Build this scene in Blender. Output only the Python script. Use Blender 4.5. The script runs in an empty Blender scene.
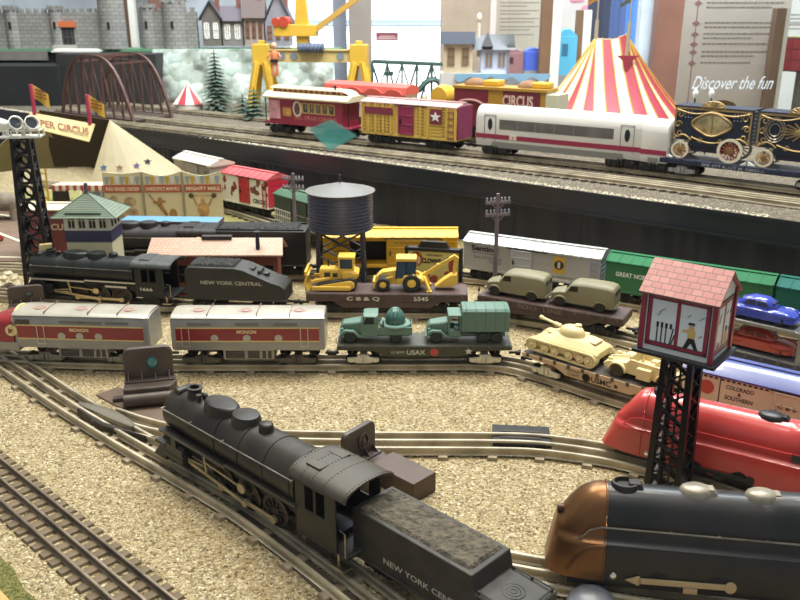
import bpy, bmesh, math, random
from mathutils import Vector, Matrix
RN = random.Random(11)
U = 0.01                      # everything below is written in centimetres
sc = bpy.context.scene
col = sc.collection
PI = math.pi
sin, cos, rad = math.sin, math.cos, math.radians
FPX, PITCH, CAMH = 850.0, math.atan(850/2450), 44.7
KK = (1.0, 1.0, 1.0)              # size of the things being built (length, width, height)
_c, _s = cos(PITCH), sin(PITCH)
def G(px, py, z=0.0):
    "point of the horizontal plane at height z seen at a photo pixel (cm)"
    u = (px-400)/FPX; v = (py-300)/FPX
    dy = _c-v*_s; dz = -_s-v*_c
    t = (z-CAMH)/dz
    return Vector((u*t, dy*t, z))
def D(px, py, y):
    "point of the vertical plane at distance y seen at a photo pixel (cm)"
    u = (px-400)/FPX; v = (py-300)/FPX
    dy = _c-v*_s; dz = -_s-v*_c
    t = y/dy
    return Vector((u*t, y, CAMH+dz*t))

# ------------------------------------------------------------ materials
def lin(c):
    c = c/255.0
    return c/12.92 if c <= .04045 else ((c+.055)/1.055)**2.4
def hx(h):
    h = h.lstrip('#')
    return tuple(lin(int(h[i:i+2], 16)) for i in (0, 2, 4)) + (1.0,)
_M = {}
def mat(h, rough=.5, metal=0.0, noise=.0, nscale=60, bump=0.0, bscale=200, dirt=None, coat=0.0, alpha=1.0, spec=.5):
    key = (h, rough, metal, noise, nscale, bump, bscale, dirt, coat, alpha, spec)
    if key in _M: return _M[key]
    m = bpy.data.materials.new('paint_'+h.strip('#')); m.use_nodes = True
    nt = m.node_tree; b = nt.nodes['Principled BSDF']
    b.inputs['Base Color'].default_value = hx(h)
    b.inputs['Roughness'].default_value = rough
    b.inputs['Metallic'].default_value = metal
    b.inputs['Coat Weight'].default_value = coat
    b.inputs['Specular IOR Level'].default_value = spec
    if alpha < 1: b.inputs['Alpha'].default_value = alpha
    if noise or bump:
        tc = nt.nodes.new('ShaderNodeTexCoord')
    if noise:
        n = nt.nodes.new('ShaderNodeTexNoise'); n.inputs['Scale'].default_value = nscale; n.inputs['Detail'].default_value = 5
        nt.links.new(tc.outputs['Object'], n.inputs['Vector'])
        r = nt.nodes.new('ShaderNodeValToRGB')
        c = hx(h); d = hx(dirt) if dirt else tuple(x*(1-noise) for x in c[:3])+(1,)
        e = tuple(min(1, x*(1+noise*.6)) for x in c[:3])+(1,)
        r.color_ramp.elements[0].position = .34; r.color_ramp.elements[0].color = d
        r.color_ramp.elements[1].position = .62; r.color_ramp.elements[1].color = e if not dirt else c
        nt.links.new(n.outputs['Fac'], r.inputs['Fac']); nt.links.new(r.outputs['Color'], b.inputs['Base Color'])
    if bump:
        n2 = nt.nodes.new('ShaderNodeTexNoise'); n2.inputs['Scale'].default_value = bscale; n2.inputs['Detail'].default_value = 4
        nt.links.new(tc.outputs['Object'], n2.inputs['Vector'])
        bp = nt.nodes.new('ShaderNodeBump'); bp.inputs['Strength'].default_value = bump; bp.inputs['Distance'].default_value = .002
        nt.links.new(n2.outputs['Fac'], bp.inputs['Height']); nt.links.new(bp.outputs['Normal'], b.inputs['Normal'])
    _M[key] = m
    return m
def emit(h, st):
    m = bpy.data.materials.new('lit_'+h.strip('#')); m.use_nodes = True
    b = m.node_tree.nodes['Principled BSDF']
    b.inputs['Base Color'].default_value = hx(h); b.inputs['Emission Color'].default_value = hx(h); b.inputs['Emission Strength'].default_value = st
    return m
def cellmat(name, cols, scale, rough=.9, bump=.6, dist=.002, big=None):
    "grainy stone: voronoi grains of several colours with bump"
    m = bpy.data.materials.new(name); m.use_nodes = True
    nt = m.node_tree; b = nt.nodes['Principled BSDF']; b.inputs['Roughness'].default_value = rough; b.inputs['Specular IOR Level'].default_value = .25
    tc = nt.nodes.new('ShaderNodeTexCoord')
    v = nt.nodes.new('ShaderNodeTexVoronoi'); v.inputs['Scale'].default_value = scale
    nz = nt.nodes.new('ShaderNodeTexNoise'); nz.inputs['Scale'].default_value = scale*.7
    ad = nt.nodes.new('ShaderNodeMixRGB'); ad.blend_type = 'ADD'; ad.inputs['Fac'].default_value = .004
    nt.links.new(tc.outputs['Object'], nz.inputs['Vector'])
    nt.links.new(tc.outputs['Object'], ad.inputs['Color1']); nt.links.new(nz.outputs['Color'], ad.inputs['Color2'])
    nt.links.new(ad.outputs['Color'], v.inputs['Vector'])
    sx = nt.nodes.new('ShaderNodeSeparateColor'); nt.links.new(v.outputs['Color'], sx.inputs['Color'])
    r = nt.nodes.new('ShaderNodeValToRGB'); el = r.color_ramp.elements
    el[0].position = 0; el[0].color = hx(cols[0]); el[1].position = 1; el[1].color = hx(cols[-1])
    for i, c in enumerate(cols[1:-1]):
        e = el.new((i+1)/(len(cols)-1)); e.color = hx(c)
    nt.links.new(sx.outputs['Red'], r.inputs['Fac'])
    out = r.outputs['Color']
    if big:
        n3 = nt.nodes.new('ShaderNodeTexNoise'); n3.inputs['Scale'].default_value = 7; n3.inputs['Detail'].default_value = 6
        nt.links.new(tc.outputs['Object'], n3.inputs['Vector'])
        rr = nt.nodes.new('ShaderNodeValToRGB'); rr.color_ramp.elements[0].position = .52; rr.color_ramp.elements[1].position = .72
        nt.links.new(n3.outputs['Fac'], rr.inputs['Fac'])
        mx = nt.nodes.new('ShaderNodeMixRGB'); mx.inputs['Color2'].default_value = hx(big)
        ml = nt.nodes.new('ShaderNodeMath'); ml.operation = 'MULTIPLY'; ml.inputs[1].default_value = .35
        nt.links.new(rr.outputs['Color'], ml.inputs[0]); nt.links.new(ml.outputs[0], mx.inputs['Fac'])
        nt.links.new(out, mx.inputs['Color1']); out = mx.outputs['Color']
    nt.links.new(out, b.inputs['Base Color'])
    bp = nt.nodes.new('ShaderNodeBump'); bp.inputs['Strength'].default_value = bump; bp.inputs['Distance'].default_value = dist; bp.invert = True
    nt.links.new(v.outputs['Distance'], bp.inputs['Height']); nt.links.new(bp.outputs['Normal'], b.inputs['Normal'])
    return m
def brickmat(name, c1, c2, mortar, scale, bw=.5, rh=.25, ms=.02, rough=.5, axes='xz', rot=0):
    m = bpy.data.materials.new(name); m.use_nodes = True
    nt = m.node_tree; b = nt.nodes['Principled BSDF']; b.inputs['Roughness'].default_value = rough
    tc = nt.nodes.new('ShaderNodeTexCoord'); sp = nt.nodes.new('ShaderNodeSeparateXYZ'); cb = nt.nodes.new('ShaderNodeCombineXYZ')
    nt.links.new(tc.outputs['Object'], sp.inputs[0])
    nt.links.new(sp.outputs['XYZ'.index(axes[0].upper())], cb.inputs[0]); nt.links.new(sp.outputs['XYZ'.index(axes[1].upper())], cb.inputs[1])
    br = nt.nodes.new('ShaderNodeTexBrick'); br.inputs['Scale'].default_value = scale
    br.inputs['Color1'].default_value = hx(c1); br.inputs['Color2'].default_value = hx(c2); br.inputs['Mortar'].default_value = hx(mortar)
    br.inputs['Brick Width'].default_value = bw; br.inputs['Row Height'].default_value = rh; br.inputs['Mortar Size'].default_value = ms
    nt.links.new(cb.outputs[0], br.inputs['Vector']); nt.links.new(br.outputs['Color'], b.inputs['Base Color'])
    return m

# ------------------------------------------------------------ mesh builder
class MB:
    def __init__(s): s.v = []; s.f = []; s.m = []; s.mi = 0; s.T = None
    def add(s, vs, fs):
        o = len(s.v)
        if s.T is not None: vs = [s.T @ Vector(v) for v in vs]
        s.v += [tuple(v) for v in vs]; s.f += [tuple(i+o for i in f) for f in fs]; s.m += [s.mi]*len(fs)
        return s
    def use(s, i): s.mi = i; return s
    def tf(s, T): s.T = T; return s
    def box(s, x0, x1, y0, y1, z0, z1):
        return s.tbox(x0, x1, y0, y1, z0, x0, x1, y0, y1, z1)
    def tbox(s, x0, x1, y0, y1, z0, X0, X1, Y0, Y1, z1):
        return s.add([(x0,y0,z0),(x1,y0,z0),(x1,y1,z0),(x0,y1,z0),(X0,Y0,z1),(X1,Y0,z1),(X1,Y1,z1),(X0,Y1,z1)],
            [(3,2,1,0),(4,5,6,7),(0,1,5,4),(1,2,6,5),(2,3,7,6),(3,0,4,7)])
    def bar(s, a, b, w, h=None, up=(0,0,1)):
        "square bar from a to b"
        h = w if h is None else h
        a = Vector(a); b = Vector(b); d = (b-a)
        if d.length < 1e-6: return s
        d.normalize(); up = Vector(up)
        if abs(d.dot(up)) > .98: up = Vector((1,0,0))
        x = d.cross(up).normalized(); y = x.cross(d).normalized()
        r = [(-1,-1),(1,-1),(1,1),(-1,1)]
        vs = [p+x*(i*w/2)+y*(j*h/2) for p in (a, b) for i, j in r]
        return s.add(vs, [(3,2,1,0),(4,5,6,7),(0,1,5,4),(1,2,6,5),(2,3,7,6),(3,0,4,7)])
    def ring(s, c, x, y, r, n, ry=None):
        ry = r if ry is None else ry
        return [Vector(c)+Vector(x)*(r*cos(2*PI*k/n))+Vector(y)*(ry*sin(2*PI*k/n)) for k in range(n)]
    def cyl(s, a, b, r0, r1=None, n=16, caps=True):
        r1 = r0 if r1 is None else r1
        a = Vector(a); b = Vector(b); d = (b-a).normalized()
        up = Vector((0,0,1)) if abs(d.z) < .9 else Vector((1,0,0))
        x = d.cross(up).normalized(); y = d.cross(x).normalized()
        vs = s.ring(a, x, y, r0, n)+s.ring(b, x, y, r1, n)
        fs = [(k, (k+1) % n, n+(k+1) % n, n+k) for k in range(n)]
        if caps: fs += [tuple(range(n))[::-1], tuple(range(n, 2*n))]
        return s.add(vs, fs)
    def tube(s, pts, r, n=8, closed=False):
        P = [Vector(p) for p in pts]; N = len(P); vs = []
        for i, p in enumerate(P):
            if closed: d = P[(i+1) % N]-P[i-1]
            else: d = P[min(i+1, N-1)]-P[max(i-1, 0)]
            d.normalize()
            up = Vector((0,0,1)) if abs(d.z) < .95 else Vector((0,1,0))
            x = d.cross(up).normalized(); y = d.cross(x).normalized()
            vs += s.ring(p, x, y, r, n)
        fs = []
        for i in range(N if closed else N-1):
            j = (i+1) % N
            fs += [(i*n+k, i*n+(k+1) % n, j*n+(k+1) % n, j*n+k) for k in range(n)]
        if not closed: fs += [tuple(range(n))[::-1], tuple(range((N-1)*n, N*n))]
        return s.add(vs, fs)
    def prism(s, pts, axis, a, b):
        "polygon extruded along an axis; pts are the two other coordinates in xyz order"
        def mk(p, t):
            if axis == 'x': return (t, p[0], p[1])
            if axis == 'y': return (p[0], t, p[1])
            return (p[0], p[1], t)
        n = len(pts)
        vs = [mk(p, a) for p in pts]+[mk(p, b) for p in pts]
        return s.add(vs, [(k, (k+1) % n, n+(k+1) % n, n+k) for k in range(n)]+[tuple(range(n))[::-1], tuple(range(n, 2*n))])
    def loft(s, rings, caps=True, closed=True):
        n = len(rings[0]); vs = [v for r in rings for v in r]; fs = []
        for i in range(len(rings)-1):
            for k in range(n if closed else n-1):
                fs.append((i*n+k, i*n+(k+1) % n, (i+1)*n+(k+1) % n, (i+1)*n+k))
        if caps: fs += [tuple(range(n))[::-1], tuple(range((len(rings)-1)*n, len(rings)*n))]
        return s.add(vs, fs)
    def rev(s, prof, o=(0,0,0), axis='z', n=24, sx=1, sy=1):
        "profile of (radius, height) turned about an axis through o"
        rings = []
        for r, h in prof:
            R_ = []
            for k in range(n):
                a = 2*PI*k/n; p, q = max(r, 1e-4)*cos(a)*sx, max(r, 1e-4)*sin(a)*sy
                if axis == 'z': R_.append((o[0]+p, o[1]+q, o[2]+h))
                elif axis == 'y': R_.append((o[0]+p, o[1]+h, o[2]+q))
                else: R_.append((o[0]+h, o[1]+p, o[2]+q))
            rings.append(R_)
        return s.loft(rings, caps=tuple(prof[0]) != tuple(prof[-1]))
    def ell(s, c, rx, ry, rz, n=16, m=10, lo=-1.0, hi=1.0):
        "ellipsoid or a slice of it (lo..hi of its height)"
        rings = []
        a0, a1 = math.asin(lo), math.asin(hi)
        for i in range(m+1):
            t = a0+(a1-a0)*i/m
            k = max(cos(t), 1e-3)
            rings.append([(c[0]+rx*k*cos(2*PI*j/n), c[1]+ry*k*sin(2*PI*j/n), c[2]+rz*sin(t)) for j in range(n)])
        return s.loft(rings)
    def wheel(s, c, r, w, n=20, hub=.3):
        "disc wheel on a y axle with a raised rim"
        x, y, z = c
        return s.rev([(0,-w/2*.5),(r*hub,-w/2*.9),(r*hub*1.1,-w*.2),(r*.72,-w*.2),(r*.78,-w/2),(r*.97,-w/2),(r,-w*.4),(r,w*.4),(r*.97,w/2),(r*.78,w/2),(r*.72,w*.2),(r*hub*1.1,w*.2),(r*hub,w/2*.9),(0,w/2*.5)], (x, y, z), 'y', n)
    def build(s, name, mats, parent=None, loc=None, smooth=38, bev=0, seg=2, rz=0):
        if not isinstance(mats, (list, tuple)): mats = [mats]
        me = bpy.data.meshes.new(name)
        me.from_pydata([(a*U, b*U, c*U) for a, b, c in s.v], [], s.f)
        for m in mats: me.materials.append(m)
        for p, i in zip(me.polygons, s.m): p.material_index = min(i, len(mats)-1)
        bm = bmesh.new(); bm.from_mesh(me); bmesh.ops.recalc_face_normals(bm, faces=bm.faces); bm.to_mesh(me); bm.free()
        if smooth:
            me.polygons.foreach_set('use_smooth', [True]*len(me.polygons))
            me.set_sharp_from_angle(angle=rad(smooth))
        me.update()
        o = bpy.data.objects.new(name, me); col.objects.link(o)
        if loc is not None: o.location = Vector(loc)*U
        o.rotation_euler[2] = rz
        if parent is not None: o.parent = parent
        if bev:
            md = o.modifiers.new('bevel', 'BEVEL'); md.width = bev*U; md.segments = seg; md.limit_method = 'ANGLE'; md.angle_limit = rad(40)
            md.harden_normals = False
        return o
def thing(name, label, cat, loc=(0,0,0), rz=0, group=None):
    o = bpy.data.objects.new(name, None); col.objects.link(o)
    o.empty_display_size = .02
    o.location = Vector(loc)*U; o.rotation_euler[2] = rz; o.scale = KK
    o['label'] = label; o['category'] = cat
    if group: o['group'] = group
    return o
def size(o, a, b, c): o.scale = (a*KK[0], b*KK[1], c*KK[2])
def tag(o, label, cat, group=None):
    o['label'] = label; o['category'] = cat
    if group: o['group'] = group
    return o
def struct(o): o['kind'] = 'structure'; return o
def kids(o): return [c for c in list(o.children)]
def dup(o, loc=None, rz=None, label=None, group=None, parent=None):
    c = o.copy(); col.objects.link(c)
    if parent is not None: c.parent = parent
    if loc is not None: c.location = Vector(loc)*U
    if rz is not None: c.rotation_euler[2] = rz
    if label: c['label'] = label
    if group: c['group'] = group
    for k in kids(o): dup(k, parent=c)
    return c
def same(name, src, parent, loc=(0,0,0), rz=0):
    "another part that shares a mesh already built"
    o = src.copy(); o.name = name; col.objects.link(o); o.parent = parent; o.location = Vector(loc)*U; o.rotation_euler = (0, 0, rz)
    return o
_fc = {}
def text(parent, body, o, u, v, h, m, name='lettering', w=None, shear=0, sp=1.0, align='CENTER', lift=.03, bold=0.0, loc=None):
    "flat lettering on a surface: o centre of the baseline, u along the line, v up (cm)"
    cu = bpy.data.curves.new(name, 'FONT'); cu.body = body; cu.size = 1; cu.align_x = align; cu.shear = shear; cu.space_character = sp
    cu.offset = bold; cu.resolution_u = 3
    t = bpy.data.objects.new('t', cu); col.objects.link(t)
    dg = bpy.context.evaluated_depsgraph_get()
    me = bpy.data.meshes.new_from_object(t.evaluated_get(dg))
    bpy.data.objects.remove(t); bpy.data.curves.remove(cu)
    xs = [p.co.x for p in me.vertices] or [0, 1]; ys = [p.co.y for p in me.vertices] or [0, 1]
    u = Vector(u).normalized(); v = Vector(v).normalized(); n = u.cross(v); o = Vector(o)
    ky = h/max(max(ys)-min(min(ys), 0), 1e-3); kx = ky if w is None else w/max(max(xs)-min(xs), 1e-3)
    for p in me.vertices:
        q = o+u*(p.co.x*kx)+v*(p.co.y*ky)+n*lift
        p.co = q*U
    me.materials.clear(); me.materials.append(m); me.name = name
    ob = bpy.data.objects.new(name, me); col.objects.link(ob)
    if parent is not None: ob.parent = parent
    if loc is not None: ob.location = Vector(loc)*U
    return ob
def spline(pts, n=8):
    "smooth points through a polyline (catmull-rom)"
    P = [Vector(p) for p in pts]; P = [P[0]*2-P[1]]+P+[P[-1]*2-P[-2]]; out = []
    for i in range(1, len(P)-2):
        for k in range(n):
            t = k/n; a, b, c, d = P[i-1:i+3]
            out.append(.5*((2*b)+(c-a)*t+(2*a-5*b+4*c-d)*t*t+(3*b-a-3*c+d)*t**3))
    out.append(P[-2].copy()); return out
def yawof(a, b): return math.atan2(b[1]-a[1], b[0]-a[0])
def along(path, s):
    "point and direction at arc length s"
    for i in range(len(path)-1):
        d = (path[i+1]-path[i]).length
        if s <= d or i == len(path)-2:
            t = (path[i+1]-path[i]).normalized(); return path[i]+t*s, t
        s -= d
def offset(path, d):
    out = []
    for i, p in enumerate(path):
        t = (path[min(i+1, len(path)-1)]-path[max(i-1, 0)]); n = Vector((-t.y, t.x, 0)).normalized()
        out.append(p+n*d)
    return out
def plen(path): return sum((path[i+1]-path[i]).length for i in range(len(path)-1))
# common paints
BLK = mat('#1d1c1c', .5, 0, .25, 30); DKM = mat('#131313', .6); GUN = mat('#2b2724', .45, .5, .3, 50)
STEEL = mat('#b9ae9c', .32, 1.0, .35, 40); CHROME = mat('#e6e4e0', .15, 1.0); WHEEL = mat('#4a4440', .4, .8, .3, 80)
RAILM = mat('#b8ab92', .45, .4, .3, 30); TIEM = mat('#8a7b63', .8, 0, .35, 40); SILV = mat('#c9c7c0', .35, .6)
WHT = mat('#eceae2', .5); CREAM = mat('#e6dcae', .55, 0, .12, 20); RED = mat('#9c2230', .4); GLASSD = mat('#1a1e26', .12, 0, spec=.8)
GOLD = mat('#a58c60', .4, .5, .25, 60); YEL = mat('#e2b32c', .42, 0, .08, 20)
# ------------------------------------------------------------ camera, light
cam = bpy.data.cameras.new('camera'); co = bpy.data.objects.new('camera', cam); col.objects.link(co)
cam.sensor_width = 36; cam.lens = 36*FPX/800; cam.clip_start = .02; cam.clip_end = 50
co.location = (0, 0, CAMH*U); co.rotation_euler = (PI/2-PITCH, 0, 0)
cam.dof.use_dof = True; cam.dof.focus_distance = .85; cam.dof.aperture_fstop = 19
sc.camera = co
sc.view_settings.view_transform = 'Standard'; sc.view_settings.look = 'None'; sc.view_settings.gamma = 1.0
sc.view_settings.use_curve_mapping = False; sc.view_settings.exposure = 0.0
w = bpy.data.worlds.new('world'); sc.world = w; w.use_nodes = True
w.node_tree.nodes['Background'].inputs[0].default_value = (.86, .93, 1.0, 1); w.node_tree.nodes['Background'].inputs[1].default_value = .36
def lamp(name, loc, tgt, size, e, colr, shape='DISK'):
    l = bpy.data.lights.new(name, 'AREA'); l.shape = shape; l.size = size*U; l.energy = e; l.color = colr
    o = bpy.data.objects.new(name, l); col.objects.link(o); o.location = Vector(loc)*U
    o.rotation_euler = (Vector(tgt)-Vector(loc)).to_track_quat('-Z', 'Y').to_euler()
    return o
WARM = (1.0, .89, .74); COOL = (.84, .92, 1.0)
for i, (x, y) in enumerate([(-62,125),(-6,140),(52,112),(-60,190),(22,165)]):
    lamp('ceiling_lamp', (x, y, 235), (x*.5, 105, 0), 30, (14.5 if i < 3 else 10.0), WARM)
lamp('ceiling_lamp', (12, 12, 215), (0, 100, 0), 60, 12.0, (1.0, .95, .88))
lamp('room_fill', (-75, 215, 240), (-60, 330, 10), 110, 48, COOL); lamp('room_fill', (90, 195, 240), (80, 340, 10), 110, 120, COOL); lamp('room_fill', (0, 350, 240), (0, 400, 0), 120, 60, COOL)  # unseen fill lights added to brighten the background

# ------------------------------------------------------------ layout board
GRAVEL = cellmat('gravel', ['#63533a', '#aa9670', '#c1ad84', '#8d7a55', '#decfac'], 430, bump=1.0, dist=.0024, big='#8f7d58')
BALLAST = cellmat('ballast', ['#3d362d', '#5a5043', '#7a6f5e', '#4b4238', '#958a76'], 420, bump=.6)
GRASS = cellmat('grass_mat', ['#4c4a24', '#6c6a35', '#8a8550', '#595628'], 520, bump=.9)
e0 = G(0, 591, 0); ed = (G(147, 600, 1.4)-G(0, 476, 1.4)); ed.z = 0; ed.normalize()
ea = e0-ed*60; eb = e0+ed*14.5
en = Vector((-ed.y, ed.x, 0))                       # into the layout
m = MB()
poly = [(ea.x-60, ea.y+60), (ea.x, ea.y), (eb.x, eb.y), (130, 39), (130, 310), (-190, 310)]
m.prism(poly, 'z', -2, 0)
struct(m.build('ground', GRAVEL, smooth=0))
m = MB(); m.prism([(x, y*1.0) for x, y in poly], 'z', -9, -2.05)
struct(m.build('layout_board', mat('#8a6a42', .6, 0, .2, 20), smooth=0))
m = MB()                                             # timber trim on the cut corner
m.prism([(ea-en*.1).to_2d(), (ea-en*1.5).to_2d(), (eb-en*1.5).to_2d(), (eb-en*.1).to_2d()], 'z', -9, .5)
struct(m.build('trim_front', mat('#c39a55', .5, 0, .2, 15), smooth=0, bev=.15))
m = MB(); m.box(-400, 400, 20, 520, -77, -75); struct(m.build('floor', mat('#a79c90', .6), smooth=0))
m = MB()
gp = []
for i in range(25):
    t = i/24; gp.append((e0-ed*30+ed*(42*t)+en*(1.5+.9*sin(t*23)*.4+.35*RN.random())).to_2d())
m.prism([(e0-ed*30).to_2d(), (e0+ed*12).to_2d()]+gp[::-1], 'z', .0, .12)
o = m.build('grass', GRASS, smooth=0); o['kind'] = 'stuff'; tag(o, 'strip of dark olive turf along the cut front corner of the layout', 'grass')
# coloured scenery patches
def patch(name, px, h, m_, z=0.0):
    p = [G(x, y, 0) for x, y in px]
    q = MB(); q.prism([(a.x, a.y) for a in p], 'z', z+.005, z+h); return struct(q.build(name, m_, smooth=0))
patch('ground_grass', [(-60,196),(75,190),(110,214),(320,214),(322,224),(238,232),(150,232),(64,240),(-60,222)], .1, cellmat('dry_grass', ['#6d6a3c', '#8d8850', '#a79f6b', '#77733f'], 600))
patch('ground_road', [(-60,206),(10,212),(48,226),(60,262),(-60,262)], .2, mat('#75604f', .8, 0, .15, 40))
for a, b in (((-40,209),(10,217)), ((-40,219),(30,246)), ((-40,257),(40,259))):
    p, q = G(*a, 0), G(*b, 0); p.z = q.z = .22
    k = MB(); k.bar(p, q, .7, .06); struct(k.build('road_line', mat('#d8cfb4', .7), smooth=0))

# ------------------------------------------------------------ raised shelf
SZ = 13.5
E0 = G(0, 109, SZ); E1 = G(800, 222, SZ); SX = (E1-E0).normalized(); SN = Vector((-SX.y, SX.x, 0)); SYAW = yawof(E0, E1)
def S(a, b, z=SZ):
    p = E0+SX*a+SN*b; p.z = z; return p
def slab(m, a0, a1, b0, b1, z0, z1):
    c = [S(a0, b0), S(a1, b0), S(a1, b1), S(a0, b1)]
    return m.add([(p.x, p.y, z0) for p in c]+[(p.x, p.y, z1) for p in c], [(3,2,1,0),(4,5,6,7),(0,1,5,4),(1,2,6,5),(2,3,7,6),(3,0,4,7)])
m = MB(); slab(m, -40, 290, 0, 72, SZ-1, SZ-.12); struct(m.build('raised_shelf', mat('#5c5446', .8), smooth=0))
m = MB(); slab(m, -40, 290, .2, 71.8, SZ-.12, SZ); struct(m.build('shelf_ballast', BALLAST, smooth=0))
m = MB(); slab(m, -40, 290, -.6, -.02, SZ-4, SZ); slab(m, -40, 290, -.9, -.6, SZ-4, SZ-3.6); slab(m, -40, 290, -.75, -.6, SZ-.5, SZ+.1)
struct(m.build('shelf_fascia', mat('#23242a', .35, 0, .2, 20), smooth=0))
m = MB(); rings = []
for i in range(0, 661):
    a = -40+i*.5
    k = .5*sin(a*.75+1.3*sin(a*.13))+.22*sin(a*1.9+2*sin(a*.31))
    p, q, r = S(a, 1.2+k*.55, SZ-1), S(a, 1.2+k*.85, 6), S(a, 1.1+k*1.1, -.1)
    rings.append([p, q, r])
m.loft(rings, caps=False, closed=False)
o = m.build('shelf_skirt', mat('#23242e', .55, 0, .25, 12), smooth=80)
tag(o, 'black pleated cloth skirt hanging below the raised shelf', 'cloth')

# ------------------------------------------------------------ tracks
PRO_TIN = [(-.34,0),(.34,0),(.09,.1),(.09,.42),(.2,.48),(.23,.6),(.13,.74),(-.13,.74),(-.23,.6),(-.2,.48),(-.09,.42),(-.09,.1)]
def track(name, label, path, gauge, tie, step, zb=0.0, tie_l=None, third=True, tm=TIEM, rm=RAILM, rs=1.0, group=None, tz=.32):
    base = Vector((path[0].x, path[0].y, zb))
    t = thing(name, label, 'track', base, group=group)
    T = Matrix.Translation(-base)
    rail_z = zb+tz
    for d in ([-gauge/2, 0, gauge/2] if third else [-gauge/2, gauge/2]):
        P = offset(path, d); m = MB(); m.tf(T); rings = []
        for i, p in enumerate(P):
            tt = (P[min(i+1, len(P)-1)]-P[max(i-1, 0)]); n = Vector((-tt.y, tt.x, 0)).normalized()
            rings.append([Vector((p.x, p.y, rail_z))+n*(a*rs)+Vector((0, 0, b*rs)) for a, b in PRO_TIN])
        m.loft(rings); m.build('rail', rm if d or gauge < 4 else mat('#4f463c', .45, .7, .3, 30), t, smooth=50)
    L = plen(path); n = min(int(L/step), 98); first = None
    tl = tie_l or gauge+2.0
    for i in range(n):
        p, dr = along(path, step*(i+.5))
        if first is None:
            m = MB(); m.tbox(-tie/2, tie/2, -tl/2, tl/2, 0.01, -tie*.42, tie*.42, -tl/2+.1, tl/2-.1, tz+.03)
            first = m.build('tie', tm, t)
            o = first
        else: o = same('tie', first, t)
        o.location = Vector((p.x-base.x, p.y-base.y, 0))*U; o.rotation_euler[2] = math.atan2(dr.y, dr.x)
    return t
def pxpath(px, z, n=6): return spline([G(x, y, z) for x, y in px], n)
# standard-gauge track with wooden ties, front left corner
a, b = G(0, 476, .9), G(147, 600, .9); d = (b-a).normalized(); a0w, b0w = a-d*9, b+d*12
def dense(a, b, n=60): return [a+(b-a)*(i/n) for i in range(n+1)]
def resamp(P):
    L = plen(P); n = int(L/1.5); return [along(P, L*i/n)[0] for i in range(n+1)]

track('tie_track', 'three rail track on dark wooden ties in the front left corner', [a-d*9, a, b, b+d*12], 3.3, 1.0, 1.62, tie_l=5.6, tm=mat('#6b5b46', .9, 0, .35, 60), rs=.75, rm=mat('#857765', .4, .7, .35, 30), tz=.22)
# lead and diverging road under the big black engine
near = pxpath([(-40,342),(0,366),(52,402),(110,438),(170,473),(230,509),(285,549),(340,592),(430,668)], 1.1)
P2 = offset(near, 1.65)
track('tin_track', 'tinplate track running diagonally beneath the big black steam engine', P2, 3.3, 1.1, 5.2)
P3 = pxpath([(105,413),(135,423),(165,430),(210,434.5),(286,437.5),(370,439),(485,439.5),(542,441.5),(605,450),(652,461),(720,482),(800,513),(870,545)], 1.1)
track('tin_track', 'tinplate track curving across the open gravel to the red engine', P3, 3.3, 1.1, 5.2)
P4 = pxpath([(395,537),(480,557),(553,571),(620,581),(700,592),(800,606),(900,624)], 1.1)
track('tin_track', 'tinplate track under the copper nosed engine at the bottom right', P4, 3.3, 1.1, 5.2)
P5 = spline([Vector(p) for p in ((-78.6,107.6,0),(-54.7,104.0,0),(-36.3,102.4,0),(-19.9,102.1,0),(0,102.2,0),(11.8,102.0,0),(17.9,98.9,0),(26.1,91.6,0),(37.8,82.8,0),(48.6,75.3,0))], 8)
track('tin_track', 'tinplate track carrying the grey and red streamliner and army flatcars', P5, 3.3, 1.1, 5.2)
P6 = spline([Vector(p) for p in ((-103,137.2,0),(-76,132.3,0),(-60.1,129.0,0),(-44.5,125.8,0),(-32.4,123.9,0),(-14.6,122.1,0),(0,121.4,0),(10.7,121.0,0),(22,116.7,0),(31.7,110.1,0),(44.8,99.3,0),(63,84.1,0))], 8)
track('tin_track', 'tinplate track carrying the numbered steam engine and the construction flatcar', P6, 3.3, 1.1, 5.2)
P7 = spline([Vector(p) for p in ((-106,146.3,0),(-74,144.7,0),(-41.9,141.7,0),(-12.5,140.5,0),(3.1,140.3,0),(12.4,138.5,0),(22.4,133.7,0),(33.8,127.0,0),(48.1,118.3,0),(72.5,102.4,0))], 8)
track('tin_track', 'tinplate track carrying the boxcars along the foot of the black skirt', P7, 3.3, 1.1, 5.2)
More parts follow.
